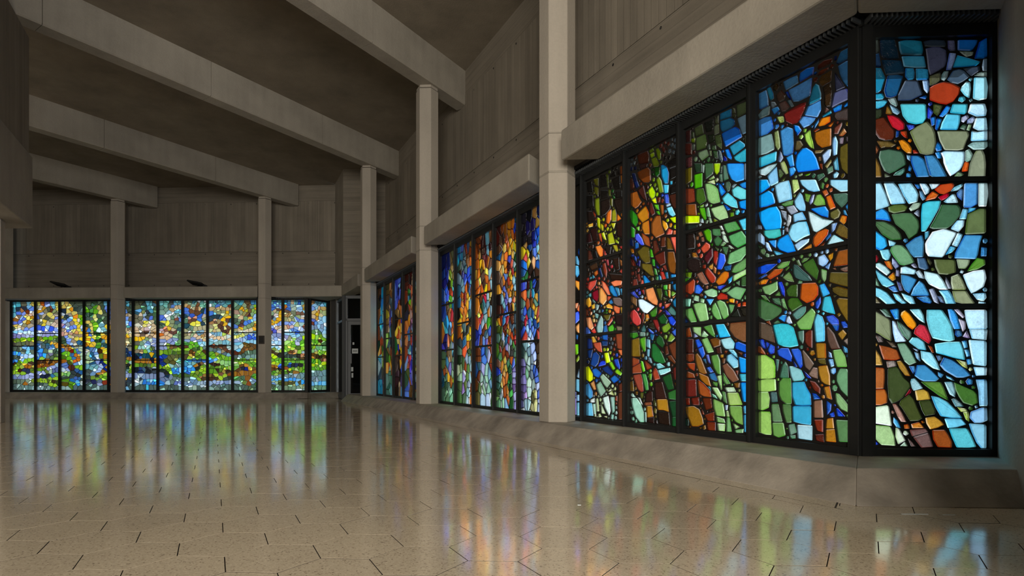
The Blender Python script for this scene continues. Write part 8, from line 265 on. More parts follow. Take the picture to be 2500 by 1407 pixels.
'f9': '''c8a850 7568 2807 d0b058 7459 2842 d0b448 7386 2824 d8c060 7422 2631 d88c18 7313 2700 4c5440 7313 2876 485040 7112 2875 404c40 7204 2787 3c4840 7058 2699 2c3c34 7204 2700 485848 7021 2594 1c2838 7550 2632 b0b8c0 7605 2544 303c3c 7513 2456 c8b060 7605 2457 283848 7440 2491 90806c 7386 2526 c8b058 7240 2577 e0801c 7167 2472 80a018 7058 2471 5ca010 6985 2383 6ca008 6985 2296 e8c820 7185 2367 d8b828 7167 2279 d8c8a8 7094 2366 6088d0 7386 2385 5c70c0 7605 2351 98b0d8 7550 2316 505c44 7550 2421 b890a0 7605 2211 7080d0 7550 2176 808890 7440 2228 8c7860 7295 2280 5c78d0 7422 2052 6480d0 7313 2122 6c88d8 7204 2174 947c68 7568 2070 d8c860 7240 2034 d8c040 7076 2069 d8b830 7094 2174 b8c8d8 6985 2138 70a0d0 6949 2068 c88850 7167 1999 d0b838 7021 1981 c89080 7605 1965 c8a080 7495 1947 b08870 7349 1964 b8b070 7386 1877 84745c 7204 1894 947c64 7021 1893 7890d8 7459 1860 7c98e0 7404 1754 3c4c34 7586 1790 344830 7550 1702 5c80c8 7422 1684 e0c028 7003 1806 d8c048 7167 1806 8c7864 7258 1719 28587c 7058 1683 285068 6985 1648 d0c8b0 7222 1614 607048 7513 1632 a0b8d8 7313 1631 c88020 7562 1570 b87818 7447 1570 d09018 7352 1551 6080b8 7295 1569 8c8c70 7181 1551 a8b898 7010 1550 a0b090 7048 1459 3868a8 7600 1460 886c50 7486 1497 9c5410 7371 1496 701808 7295 1423 509428 7200 1423 3c70b0 7143 1441 3c68a0 7086 1386 58a018 7524 1350 68a820 7409 1332 60a018 7390 1204 40600c 7562 1240 30608c 7295 1313 306898 7238 1203 b06414 7181 1295 a06018 7105 1240 a8c0a0 6991 1313 98b090 6972 1240 8c5014 7562 1112 3c4810 7371 1094 c85c20 7200 1130 b86010 7124 1167 a8c8d0 6972 1093 6088b8 7143 1039 70a020 7124 947 78a820 7029 911 2c5080 7143 837 205080 7029 764 5870a8 7524 1021 5068a0 7486 947 a8b8c0 7562 838 9098c0 7447 874 602c14 7371 911 402018 7295 911 68a850 7505 728 98c060 7619 728 78a860 7428 728 2c3434 7257 764 303c38 7295 673 282c28 7086 691 344034 7524 600 4c7818 7505 545 4c4010 7524 416 508018 7295 435 486c14 7333 362 b0c0a0 6972 636 385898 7181 581 305c90 7067 581 1c5c90 7257 526 4898d0 7143 508 404c40 6991 545 3890d0 7105 417 485c60 7200 362 404c48 7029 325 78908c 7562 288 88a098 7447 288 a0b0a8 6991 435''',
'r': '''b08050 215 2888 5c90a8 342 2902 5090a0 471 2898 58a8b8 645 2899 88b8d8 557 2855 90b8d8 278 2808 7c98d0 215 2698 90c0d0 363 2730 c8a078 406 2716 b89858 579 2733 9ca868 492 2637 a0a870 623 2614 d0b070 278 2599 d8a820 363 2555 c88838 428 2631 c8a880 257 2441 c8b888 492 2531 90b8c8 471 2424 98c8e0 623 2419 c08c40 363 2415 5c8cc8 300 2270 8cb8d8 471 2318 703828 215 2264 5c68b0 236 2335 788ca0 194 2141 7488a0 321 2150 7c8ca4 557 2166 90c0e0 428 2175 94c4e0 667 2156 7c9cb8 514 2075 94c0d8 645 2013 588048 278 1990 4c744c 428 1999 a8c8a0 342 2011 b0d810 236 1866 90c850 363 1855 6c9420 492 1863 70a424 579 1797 a8c8c0 645 1907 5c9c20 236 1674 60a824 342 1679 402818 492 1739 48683c 601 1657 a8c850 428 1631 8cb020 220 1525 68a030 176 1541 6cac70 397 1514 70b078 509 1518 68a060 623 1523 78a868 242 1435 94a880 308 1437 70a828 509 1390 6ca01c 623 1393 88bc3c 464 1351 5c4010 242 1290 503814 286 1273 b8a850 330 1384 382c14 374 1276 302414 509 1243 4c3410 600 1263 60402c 554 1170 50982c 198 1126 549c28 264 1091 a4c81c 352 1093 509428 442 1094 b0c81c 600 1042 58a024 242 909 a0c010 242 982 5c9c24 397 911 588c28 532 912 5c9024 623 950 689c24 330 965 688888 220 728 6c8888 308 746 648080 397 765 688890 509 728 688c90 623 765 687c88 242 583 6c8484 286 546 94a8b8 352 546 688888 464 582 688c8c 623 581 68a8d4 198 420 88c8dc 330 437 50a0d4 464 435 68b4dc 623 433 688870 198 312 648868 330 328 608464 464 325 688c6c 623 304''',
'w10': '''0c0c28 7584 2680 101848 7584 2491 283070 7650 2335 4050a0 7650 2168 d07828 7650 1978 e07848 7684 1815 141430 7617 2852 e06038 7677 1760 342818 7643 1657 5c4434 7713 1538 d87028 7677 1411 48a8b8 7677 1261 30586c 7677 1137 28586c 7713 1063 587848 7677 937 607844 7677 788 8080b8 7713 663 587c68 7677 539 486048 7677 364 4c6450 7677 239''',
'w12': '''401810 9622 2767 401410 9362 2807 605838 9174 2758 705840 9174 2661 241814 9426 2698 602418 9459 2603 502418 9622 2686 2c5820 9491 2467 7cc018 9459 2263 18404c 9459 2363 7c3018 9655 2367 a05030 9299 2462 c0a080 9236 2316 a87848 9299 2166 804030 9143 2403 b85828 9236 2061 a04828 9268 2084 483828 9523 2110 b85030 9491 2147 8c4c30 9143 2149 302c38 9589 2016 e09020 9491 1887 d07830 9589 1754 e0a020 9143 1895 d08820 9174 1801 5c3848 9362 1776 786890 9331 1695 b08878 9362 1975 3860a0 9523 1609 4878b8 9174 1644 703c28 9362 1598 c06030 9688 1599 281c14 9622 2201 d08048 9655 1489 4c7c98 9481 1500 a83828 9345 1450 604040 9481 1351 5058c0 9211 1463 3c4ca8 9178 1337 4c98a0 9446 1265 70a8b0 9481 1181 283c78 9278 1216 2c5880 9178 1129 a04828 9690 1146 9c3038 9481 1097 4c5cb0 9145 983 8ca8d8 9620 993 a02c48 9481 969 c06838 9550 907 4030b0 9345 882 3848a0 9244 944 58602c 9550 757 8480d0 9278 714 6868d0 9378 609 504c90 9145 569 b06028 9412 556 94442c 9145 652 4868c8 9585 394 7888e0 9481 460 805c2c 9412 397 684420 9345 315 7c9860 9145 383 5c6858 9211 277 3c5c40 9620 564 385098 9178 797''',
'w13': '''5070d8 10244 2797 3848b8 10353 2728 141448 10280 2612 4058c0 10427 2567 6070d0 10172 2513 5868d0 10390 2370 4048b0 10317 2394 241810 10030 2620 806040 9892 2602 201410 10030 2454 804018 10280 2273 301c14 10101 2316 b86020 10101 2191 6c5028 10353 2111 5c4420 10208 2055 e08028 9961 2197 f09820 9926 2028 e08820 9961 1990 3838b0 9961 1907 a85018 10208 1886 e09028 10280 1807 c05818 10280 1723 c04818 10244 1614 e8a030 10101 1689 9c7028 9926 1801 704c28 9926 1677 241810 10390 1944 3c2418 9892 2334 d05820 10282 1592 e08828 10092 1580 e0c068 10282 1457 8c98a8 10054 1534 a0a0c8 10092 1425 e8b040 9906 1437 3030a8 10282 1333 24602c 10398 1305 e0a838 10167 1362 e8b828 10017 1222 c06028 10359 1190 50382c 10359 1054 4c3c34 10398 942 281814 10205 1185 d05828 10054 1102 f0a830 10092 959 4c3424 9906 1065 5870e0 9943 934 8098e0 9906 781 b0d8e8 9870 671 402830 10320 738 3c2024 10320 580 281810 10282 400 584078 10017 583 a0c8e8 9906 496 60a0d0 9980 341 8898e8 9870 322 201410 10129 693 8c7050 10205 380 2c1c18 10243 872 3c60d0 10017 847''',
'w14': '''4c4424 11126 2814 5c4824 11126 2702 704828 10846 2775 805028 10846 2643 101c30 10615 2786 a8a0c8 10615 2570 58402c 11126 2545 485458 10925 2410 3c4c50 10846 2313 504030 11085 2339 806040 11005 2241 383878 10925 2189 6080c8 10807 2111 8c5c28 10653 2249 6060a8 10615 2050 9c8820 11126 2119 7c6030 11126 1984 443c90 10965 2015 6058a0 10965 1926 703c20 10807 2001 604828 10653 1944 6c5840 11126 1827 4c8090 10925 1746 8c7840 10615 1768 303020 10846 1785 181414 10653 2444 587030 11096 1619 506068 11054 1450 202428 10843 1416 4878a8 10678 1432 60806c 11011 1330 7c5c34 11054 1261 7c4028 10884 1278 5080a0 10678 1270 3c6c78 10637 1199 3c5828 11096 1120 68a828 11011 1070 3c5c28 10678 1131 7c5030 10801 1088 584428 10843 1019 e0a028 10884 973 d06828 11054 906 809890 10678 947 88a898 11011 834 50886c 11011 740 804828 10760 809 a05028 10719 693 608c74 11011 645 789c8c 11096 550 4c7c60 10760 576 688c78 10637 554 3c6c5c 11054 408 487860 10719 438 70b0b8 10843 295 a0d0d0 10637 301 588070 11054 290 483c28 10597 670''',
'w15': '''4c3018 11940 2808 2898b0 11544 2825 2090b8 11630 2721 1878c8 11501 2567 2080c8 11674 2448 84b0a8 11501 2314 40a8c0 11762 2271 2c90c0 11762 2108 90b8a8 11544 2112 2c90c8 11674 1914 704828 11940 2289 5cb0c0 11501 2223 1c1820 11850 2632 602c18 11850 2773 383020 11940 2454 3870b8 11501 1901 6888a0 11416 1712 6c8030 11416 2032 8098b0 11587 1792 4c6870 11817 1687 90a8b0 11539 1694 587838 11449 1591 783c20 11912 1643 b04828 11770 1535 9c4c28 11585 1476 30602c 11631 1356 448028 11449 1348 c05c28 11817 1314 3c6020 11404 1225 909028 11585 1207 50a8c0 11817 1090 90b0a8 11724 1063 88a020 11539 985 98a828 11404 934 a8c0c0 11865 892 c07038 11449 838 4c4c40 11631 741 506068 11770 667 5c4860 11539 594 584070 11404 644 40a0c0 11770 518 2890b8 11724 346 4c4c48 11494 424 3870a8 11404 498 5c4834 11494 327 385060 11817 767 1c3828 11912 1493 38a0c0 11865 293''',
'w5': '''201c28 4457 2816 0c0c14 4299 2831 1c1450 4206 2678 0c1c50 4057 2808 b07838 4161 2819 c09040 4101 2683 1c1850 4345 2664 0c1050 4206 2509 1848b0 4086 2544 3058c8 4146 2496 2c38b0 4161 2423 1c60c0 4101 2441 181418 4457 2658 181418 4441 2513 1c3c6c 4299 2390 a07840 4425 2431 6080d8 4161 2317 80c8e8 4086 2347 e8d060 4042 2279 90c0e0 4057 2221 1c50a0 4086 2151 b08838 4028 2381 e0c020 4441 2387 e0c020 4345 2321 e05850 4393 2283 f0b078 4206 2188 e0c030 4314 2207 2470d0 4425 2164 285c98 4441 2088 281c18 4268 2121 3c2418 4116 2020 2c6838 4409 2012 2858d0 4191 1925 4c5ce0 4457 1917 381414 4330 1899 181410 4268 2276 181418 4299 2483 14100e 4206 1973 2888a8 4215 1773 e87038 4441 1775 6c9080 4482 1659 a04018 4346 1644 683c18 4254 1673 68907c 4151 1648 e0a838 4189 1587 983828 4280 1768 4868d0 4441 1547 2c5c78 4306 1521 184880 4215 1512 183c80 4176 1366 c02838 4414 1411 4068d0 4293 1388 5078d8 4215 1310 a0c8f0 4360 1327 3858c8 4455 1314 c04030 4414 1238 90b8e8 4280 1229 b8c8f0 4241 1188 5888d8 4176 1255 e05848 4075 1216 e8a040 4062 1420 d85848 4087 1480 e0b038 4138 1517 d0a040 4125 1709 1c5878 4037 1712 201c20 4125 1825 3858c0 4176 1884 286038 4267 1904 241c18 4125 1194 2c4c58 4496 1391 1c5080 4050 1343 a02030 4037 1303 54806c 4306 1784 4c7cb8 4482 1457 6c8c90 4414 1090 708c98 4333 1020 a8b8e0 4228 1056 c0d0f8 4176 924 38281c 4075 1036 4c3c28 4062 921 304440 4468 999 a0b8a8 4400 943 b8d0c8 4320 862 a0b8a8 4333 782 84b890 4360 730 c0d8c0 4306 604 c0d8cc 4306 466 98b0b8 4427 316 a8c8c8 4306 321 8078a8 4468 851 605080 4468 770 8c80b8 4455 636 68588c 4455 502 604c78 4468 408 7878b0 4482 300 3860b8 4189 768 4868c8 4125 716 5878d0 4113 639 c8d0f0 4100 549 5870c8 4062 454 c0c8f0 4037 359 a8b0c8 4050 282 c8c078 4151 457 d8d088 4151 315 301c14 4050 780 80a088 4025 716 281c14 4075 844 607080 4254 716 90a098 4202 560 504c30 4215 390 a09868 4254 271 7c8c98 4241 873 7890a8 4241 808''',
'w6': '''c07818 4862 2817 c07818 4880 2705 d07018 4775 2812 2040b0 4689 2760 14506c 4655 2840 8c4c14 5006 2733 401814 5154 2817 5c1810 5211 2710 8c4010 5117 2825 684830 5135 2643 4c3020 5173 2548 40281c 5061 2678 d87020 4792 2685 c89018 4844 2598 d09010 4809 2509 e8c020 4689 2468 d89020 4655 2574 803818 4672 2642 b85028 4969 2641 c86020 4933 2550 c8a040 5006 2531 e07028 4988 2411 d89038 5117 2384 d8a028 4862 2453 e0a850 4775 2387 4848a8 4862 2338 d86048 4809 2279 1c4c28 4689 2322 204c70 5154 2425 d88828 5006 2280 d88028 4988 2193 d89848 5135 2217 e0a050 5173 2309 386850 4706 2179 e0a820 4689 2095 b03028 4775 2142 e0a820 4827 2084 a0c8d0 4740 2038 90c0d0 4655 2042 5c4434 5192 2124 6080c8 5006 2112 d88030 5043 2067 604438 5135 2030 b84028 4898 2012 d88828 4844 1988 381418 4898 2228 5c3824 4969 1989 90a8a8 4723 2231 d89028 5183 1955 c88028 5040 1864 5864b0 5024 1919 5868c0 4962 1840 e08020 4826 1949 c07020 4901 1889 e0a030 4856 1841 5c4818 4767 1830 d88828 4694 1834 a0c8d8 4694 1903 90b8c8 4651 1952 b0b8d8 4856 1757 d86838 4738 1757 5c8870 4679 1640 d8a028 4767 1656 78b0b8 5040 1707 98c0c8 5087 1813 6860a8 4993 1758 4c68c8 4962 1627 1a1010 5183 1810 501c10 5087 1633 3c1c14 5199 1637 401c14 4811 1626 501c14 4871 1674 3c60d0 4993 1588 d88820 5183 1461 802c18 5135 1500 2470a0 5040 1492 a02830 4947 1477 5c2c18 4796 1457 405058 4679 1475 3c4c58 4856 1406 4c6070 4782 1358 688c98 4665 1363 602418 5009 1375 582010 4993 1303 c87820 4901 1395 c88030 4871 1323 4c5c20 5199 1389 3c4c18 5150 1328 7c3c18 4708 1298 485c60 4752 1287 c85020 4796 1248 c03828 4708 1215 5c7c6c 5199 1243 2c6080 4978 1216 94a0c0 5071 1250 a03030 4886 1183 90b8b8 4841 1167 a82838 4708 1160 44902c 4752 1113 4c4428 5103 1137 3c3418 5150 1154 9088c0 4932 1086 38382c 4811 1067 688c68 4694 1063 5c9020 5231 1070 782c28 5167 1089 48784c 5167 965 803818 5055 1019 743018 4947 987 a8b0b8 4901 1084 403c38 4811 1024 54745c 4694 1006 c0a040 5009 917 c8802c 5103 819 78503c 5199 849 2844b8 5215 747 c8a848 4993 789 c89048 5040 732 487858 4916 859 a85018 4811 899 5070d0 4752 856 205028 4871 774 184c20 4856 647 7c70a8 4723 772 a09cc8 4723 703 988cb8 4723 607 684c80 4723 537 7ca038 4665 896 5c8030 4651 786 88a840 4651 648 d08038 5071 617 c07030 4962 675 385c58 5199 645 3c6858 5215 528 a04818 5024 446 b87028 4932 463 50b050 4841 451 184820 4811 312 b0a8d0 4694 400 9c90c8 4679 277 689870 5199 281 88b890 5087 301 80a8c8 4978 305 90a0a0 5135 385 587840 5231 426 386048 5183 471 c06828 4932 364 204024 4856 507 90a060 4651 511''',
'w7': '''6c3418 5892 2799 3c1818 5772 2734 703818 5916 2703 b05018 5892 2738 70a8b8 5587 2775 6c9cac 5587 2598 6c4428 5453 2775 601818 5409 2660 401414 5497 2620 b87020 5497 2561 481414 5679 2596 3c1818 5725 2725 3c2418 5820 2603 b87818 5868 2592 c05818 5989 2636 e0a818 5844 2447 5c4030 5725 2625 601c1c 5633 2489 c06820 5565 2437 6c4838 5520 2390 605028 5796 2358 c88018 5772 2394 c06018 5965 2448 d07020 5940 2301 d06820 5940 2138 d06418 5916 2034 5c4030 5772 2254 c06020 5633 2193 40281c 5725 2108 90b8c0 5497 2250 a8d0d8 5453 2069 986850 5409 2198 d05c18 5796 2018 e8c010 5656 2019 c06820 5542 2023 98b8c0 5587 1912 c8a040 5497 1920 c82840 5679 1883 603018 5844 1903 d07820 5940 1813 2c6870 5725 1809 6c90a0 5587 1774 6c98a8 5679 1685 b87028 5542 1672 7ca0b0 5475 1684 203c20 5796 1757 d88828 5844 1682 a02828 5820 1599 302018 5453 1817 644020 5409 1658 90a8b0 5769 1505 90a8a8 5671 1601 c05020 5944 1477 3c9020 5552 1487 3c5820 5436 1478 4458c0 5893 1409 2838a0 5970 1329 3448c0 5919 1263 5c3018 5720 1397 507078 5671 1332 6c8090 5647 1289 4060b8 5505 1382 7c4c20 5436 1357 6088c8 5720 1210 6058a8 5647 1227 843818 5505 1199 5870c8 5413 1204 6c3c20 5843 1216 5c2c14 5919 1051 683418 5919 944 3868c8 5744 1086 4878c8 5720 940 385868 5647 1082 6068a8 5413 1093 843c18 5482 1076 9ca0c8 5528 1017 844018 5459 933 802c18 5459 812 2c4c58 5919 860 3060a0 5995 775 a09cc8 5744 794 98b0a0 5818 627 90b8a8 5647 752 a0c8a8 5647 628 7ca0b8 5528 711 602c14 5919 669 4c6030 5893 499 98b890 5744 502 90b8a0 5552 486 3c6830 5413 670 5c8048 5413 449 a8c0d0 5793 334 b0c0d8 5552 343 40682c 5413 328 605830 5944 350 8ca0a0 5695 566 7098b0 5482 569 784018 5970 541''',
'w8': '''1c78a8 6700 2837 1868a0 6700 2706 5060b0 6588 2815 2c88a8 6588 2729 50606c 6506 2735 803418 6425 2804 405474 6346 2820 a07020 6215 2836 904018 6241 2736 a87820 6164 2648 586468 6506 2584 48646c 6452 2468 6c4424 6372 2582 d86c28 6215 2554 3c5040 6672 2559 2c1810 6644 2435 606c70 6588 2491 383878 6561 2400 3448b0 6479 2322 2848c0 6319 2382 2848c0 6293 2273 2c6890 6215 2407 6c8490 6672 2352 5c7c84 6588 2253 708c90 6561 2141 d06020 6399 2140 503020 6346 2154 385c88 6293 2084 a05828 6190 2091 4070b8 6190 2278 b87020 6164 2357 c86020 6588 2036 782018 6479 1980 d89828 6346 2006 d88828 6164 1983 d87828 6588 1906 285878 6672 1959 2c5c70 6700 2116 c87820 6616 1779 d87828 6452 1742 e0a028 6372 1882 70a0b8 6241 1846 80b0c0 6190 1737 3c5450 6267 1681 1c1410 6700 1700 d09818 6683 1625 c07020 6510 1655 d07828 6369 1598 302820 6233 1565 9c4c14 6683 1442 c86818 6596 1368 48605c 6510 1498 282820 6342 1463 e0b018 6260 1413 d88c28 6179 1473 d89018 6179 1364 e0b818 6314 1318 30383c 6654 1235 28587c 6510 1251 1c2424 6538 1365 c87020 6314 1197 80681c 6233 1193 506c58 6683 1100 e05830 6481 1093 3c5030 6287 1085 90a0b0 6397 956 80a0a8 6287 953 c88828 6152 972 a8c8c8 6206 842 1c3018 6683 963 70885c 6654 803 3c5428 6538 892 904018 6453 846 547838 6342 800 9c90c0 6510 667 98b890 6654 666 5c7c3c 6369 667 a8c8cc 6260 646 bc5c24 6152 668 a85020 6179 472 5c6c34 6453 533 9070a8 6538 453 90b8b8 6342 424 c0d8e0 6369 268 4c6438 6654 507 486838 6683 324 40583c 6510 330 b85c20 6179 298 3858a0 6152 1145 8c98a8 6314 535''',
'w9': '''101848 7421 2723 141c60 7358 2596 1c2870 7263 2442 142860 7389 2578 101c58 7170 2702 141450 7358 2341 7c6840 7079 2731 8c7040 7049 2590 606040 7019 2810 505850 6901 2832 405860 6930 2682 4c5c70 6901 2565 6c8020 7109 2464 8c7840 6989 2423 6c9820 7049 2319 8c8cc8 6930 2458 101010 7170 2314 2048b0 7326 2221 3850c0 7263 2120 1c3870 7421 2117 4c9020 7109 2056 803018 7109 2169 286480 6960 2284 20507c 6930 2123 1c6088 6960 1903 4c3820 7263 1913 88582c 7170 1812 a82830 7049 1755 2848a0 7389 1834 48782c 7140 1946 182c70 7454 1910 7080b0 6901 2075 1c6c90 7337 1632 48b0c0 7370 1526 38586c 7111 1472 c86020 6985 1557 c83028 6954 1672 c86828 7048 1467 d8a020 7016 1371 d87028 6954 1297 28246c 7370 1356 201c5c 7370 1222 6c4028 7142 1307 5c7060 7111 1234 90a0b8 6985 1205 2c6078 6954 1087 5c4428 7207 1071 7c6440 7111 1080 4c6848 7404 1054 5c7040 7404 907 38708c 7272 917 6c8c6c 6954 946 58785c 6985 830 809c7c 7016 712 a07848 7337 785 7868a0 7142 784 b85828 7370 773 486c54 7337 664 385838 7337 519 4c6850 7437 395 88a820 6923 619 d8a028 7207 665 985820 7079 594 48604c 7207 473 2c5c70 7505 615 3c6850 6985 478 70a880 7079 310 4c6848 7272 303 587858 6923 316 1c4c60 7471 566 c07028 7437 1457''',
}
# ------------------------------------------------------------------ floor
RW0 = F + E0 * .865                      # where the end window meets the right wall
RW1 = RW0 - E60 * 3.0
LW0 = G - E0 * 9.27
ROOM = [RW0 + E0 * .5 + NF * .6, RW1 + E0 * 1.2 + E60 * .3, RW1 + E0 * 4.2, Vector((6.0, -8.0)), Vector((-19, -8.0)), LW0 - E60 * 7, LW0 + NF * 1.2, G + NF * 1.2, W(13.5, .7), W(0, .7)]
def flat(pts, z): return [(p[0], p[1], z) for p in pts]
fl = MB(); fl.prism([tuple(p) for p in ROOM], -.20, -.008)
floor = fl.build('floor', M_grout); struct(floor, 'pale beige terrazzo floor of hexagonal tiles with dark joints', 'floor')
fo = floor.matrix_basis.translation.copy()
A = .188; TO = Vector((-.323, 2.1346))
def tile_mesh(sc=1.0):
    g = .0021; a = A - g
    v = []; f = []
    c0 = [(a * math.cos(math.radians(60 * k)), a * math.sin(math.radians(60 * k))) for k in range(6)]
    for s_, z in ((1, -.007), (1, -.0004), (.998, 0)): v += [(x * s_, y * s_, z) for x, y in c0]
    for q in (0, 6): f += [(q + k, q + (k + 1) % 6, q + 6 + (k + 1) % 6, q + 6 + k) for k in range(6)]
    f.append(tuple(range(12, 18))); return v, f
tv, tf = tile_mesh()
tme = bpy.data.meshes.new('tile'); tme.from_pydata(tv, [], tf); tme.materials.append(M_floor); tme.materials.append(M_grout); TS = [1] * 6 + [0] * 7; tme.polygons.foreach_set('material_index', TS); tme.update()
cells = []
for i in range(-60, 40):
    for j in range(-20, 110):
        q = Vector((1.5 * A * i, math.sqrt(3) * A * (j + i / 2)))
        c = TO + E0 * q.x + NF * q.y
        if not (1.0 < c.y < 17.9) or abs((c.x + .0) / c.y) > 1.35: continue
        if c.x > 4.5: continue
        rel = c - F
        if rel.dot(NW) > -.50 and rel.dot(NF) > -.50: continue            # under the sill
        if (c - G).dot(NF) > -.55 and c.x < G.x + .3: continue
        if (c - W(14.3, 0)).dot(NF) > 1.5: continue
        r_ = c - RW0
        if r_.dot(Vector((E60.y, -E60.x))) > .3: continue
        seen = -.99 < (c.x / c.y) < 1.0 and c.y > 1.78
        cells.append(((0 if seen else 1, c.y), c))
cells.sort(key=lambda t: t[0])
rot = EP
for n_, (k, c) in enumerate(cells[:300]):
    o = bpy.data.objects.new('tile', tme); COL.objects.link(o); o.parent = floor
    o.location = (c.x - fo.x, c.y - fo.y, R.uniform(-.0007, .0004) - fo.z)
    o.rotation_euler = (R.uniform(-.0011, .0011), R.uniform(-.0011, .0011), rot + 0)
rest = MB()
cr, sr = math.cos(rot), math.sin(rot)
for k, c in cells[300:]:
    b0 = len(rest.v); dz = R.uniform(-.0006, .0004); ax, ay = R.uniform(-.0008, .0008), R.uniform(-.0008, .0008)
    rest.v += [(c.x + x * cr - y * sr - fo.x, c.y + x * sr + y * cr - fo.y, z + dz + ax * x + ay * y - fo.z) for x, y, z in tv]
    rest.f += [tuple(b0 + q for q in ff) for ff in tf]
tag(mesh_obj('tile_paving', rest.v, rest.f, [M_floor, M_grout], floor, None, TS * len(cells[300:])), kind='stuff')
# cut strip beside the long sill, with its open joint
st = MB(); a0, a1 = W(-.38, -.835), W(13.2, -.835)
st.prism([tuple(a0), tuple(a1), tuple(W(13.2, -.66)), tuple(W(-.30, -.66))], -.006, .0016)
o = st.build('border_strip', M_floor, floor); o.location = -fo
st = MB(); st.prism([tuple(W(-.42, -.841)), tuple(W(13.2, -.841)), tuple(W(13.2, -.834)), tuple(W(-.42, -.834))], -.006, .0006)
st.prism([tuple(W(-.385, -.84)), tuple(W(-.375, -.84)), tuple(W(-.30, -.70)), tuple(W(-.31, -.70))], -.006, .0022)
o = st.build('open_joint', M_grout, floor); o.location = -fo
# pale grit left in the joints near the sill
gr = MB()


for (x, y, l_) in ((2.06, 2.83, .13), (2.22, 2.815, .06), (.405, 3.03, .018)):
    c = Vector((x, y)); d = E0 * l_ / 2; nn = NF * .0018
    gr.prism([tuple(c - d - nn), tuple(c + d - nn), tuple(c + d + nn), tuple(c - d + nn)], .0, .0026)
o = gr.build('joint_grit', M_white, floor); o.location = -fo

# ------------------------------------------------------------------ ceiling, beams
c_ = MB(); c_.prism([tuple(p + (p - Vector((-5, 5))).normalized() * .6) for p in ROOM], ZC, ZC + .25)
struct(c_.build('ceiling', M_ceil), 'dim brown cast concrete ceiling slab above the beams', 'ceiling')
def beam(c, back, fwd, label):
    p = E60; q = Vector((E60.y, -E60.x)); mid = c + q * .085
    m = frame_m(mid - p * back, p)
    b = MB(); L = back + fwd
    # cross section with small chamfers at the bottom arrises
    sec = [(-.15, ZB + .02), (-.13, ZB), (.13, ZB), (.15, ZB + .02), (.15, ZC + .05), (-.15, ZC + .05)]
    root = empty('beam', m); struct(root, label, 'beam')
    n_seg = max(2, int(L / 2.2)); x0 = 0
    for k in range(n_seg):
        x1 = L * (k + 1) / n_seg
        sgm = MB(); sgm.hull8([(x0 + (.004 if k else 0), y, z) for y, z in sec], [(x1 - .004, y, z) for y, z in sec])
        sgm.build('cast_segment', M_con, root)
        x0 = x1
    core = MB(); core.box(.02, L - .02, -.14, .14, ZB + .012, ZC + .02); core.build('joint_core', M_grout, root)
    return root
cW = [W(t, -.28) for t in COLT]
cF = [FA(1.165, -.28), FA(5.63, -.28)]
beam(cW[0], 6.3, .95, 'nearest roof beam, above the tall column, mostly out of view')
beam(cW[1], 6.6, .95, 'upper roof beam crossing top middle to the second column')
beam(cW[2], 9.3, .95, 'long roof beam running from top left to the third column')
beam(cF[0], 9.5, 1.0, 'roof beam resting on the right column of the far wall')
beam(cF[1], 5.5, 1.0, 'lowest roof beam resting on the left column of the far wall')

# ------------------------------------------------------------------ upper walls
def holes(mb, xs, zs, y):
    for x in xs:
        for z in zs:
            n = 10; k = len(mb.v)
            mb.v += [(x + .017 * math.cos(6.283 * i / n), y, z + .017 * math.sin(6.283 * i / n)) for i in range(n)]
            mb.v += [(x + .012 * math.cos(6.283 * i / n), y + .004, z + .012 * math.sin(6.283 * i / n)) for i in range(n)]
            mb.f += [(k + i, k + (i + 1) % n, k + n + (i + 1) % n, k + n + i) for i in range(n)] + [tuple(k + n + i for i in range(n))]
def upper_wall(name, org, d, L, label, hole_x0=.4, extra=0.0, z_low=3.28):
    """org = right-hand start seen from inside; inside is -y of frame when d runs that way"""
    m = frame_m(org, d)
    root = empty(name, m); struct(root, label, 'wall')
    s = 1 if extra >= 0 else -1
    def band(z0, z1, mt, off=0.0, x0=0, x1=L):
        b = MB(); b.box(x0, x1, off * -1, .30, z0, z1); b.build('cast_band', mt, root)
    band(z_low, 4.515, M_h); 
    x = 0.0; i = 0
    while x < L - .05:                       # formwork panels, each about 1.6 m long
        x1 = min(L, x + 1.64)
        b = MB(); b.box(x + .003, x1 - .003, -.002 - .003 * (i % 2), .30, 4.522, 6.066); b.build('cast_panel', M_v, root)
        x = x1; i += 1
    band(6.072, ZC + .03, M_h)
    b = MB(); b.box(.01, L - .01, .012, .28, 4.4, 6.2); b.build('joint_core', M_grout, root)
    h = MB(); xs = [hole_x0 + .82 * k for k in range(int((L - hole_x0) / .82) + 1)]
    holes(h, xs, (3.50, 4.46), -.004); holes(h, xs, (6.00,), -.0075); 
    o = h.build('tie_holes', M_black, root); tag(o, kind='stuff')
    return root
# frames run so that local -y faces the room
upper_wall('wall_right', W(13.45, .57), -E120, 15.2, 'board-marked concrete wall above the long row of windows', .35)
s0 = FA(9.75, .57)
upper_wall('wall_far', s0, E0, 10.45, 'board-marked concrete wall above the landscape windows at the far end', .55)
upper_wall('wall_left', LW0 + NF * .57 - E60 * 7 + E0 * -.48, E60, 7.0, 'board-marked concrete return wall at the far left', .5)
# far corner pier above the door
PC = Vector((-4.57, 16.06))
def seg_wall(name, a, b_, z0, z1, th, mt, label, side=1, bevel=0):
    a = Vector(a); b_ = Vector(b_); d = (b_ - a); L = d.length
    mb = MB(); mb.box(0, L, 0 if side > 0 else -th, th if side > 0 else 0, z0, z1)
    o = mb.build(name, mt, None, frame_m(a, d), bevel); struct(o, label, 'wall'); return o
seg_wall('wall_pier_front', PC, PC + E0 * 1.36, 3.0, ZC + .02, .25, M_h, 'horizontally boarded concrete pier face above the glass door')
seg_wall('wall_pier_side', PC - E120 * 0 + Vector((-.60, 1.24)), PC, 3.0, ZC + .02, .25, M_con, 'narrow concrete pier side beside the far wall')

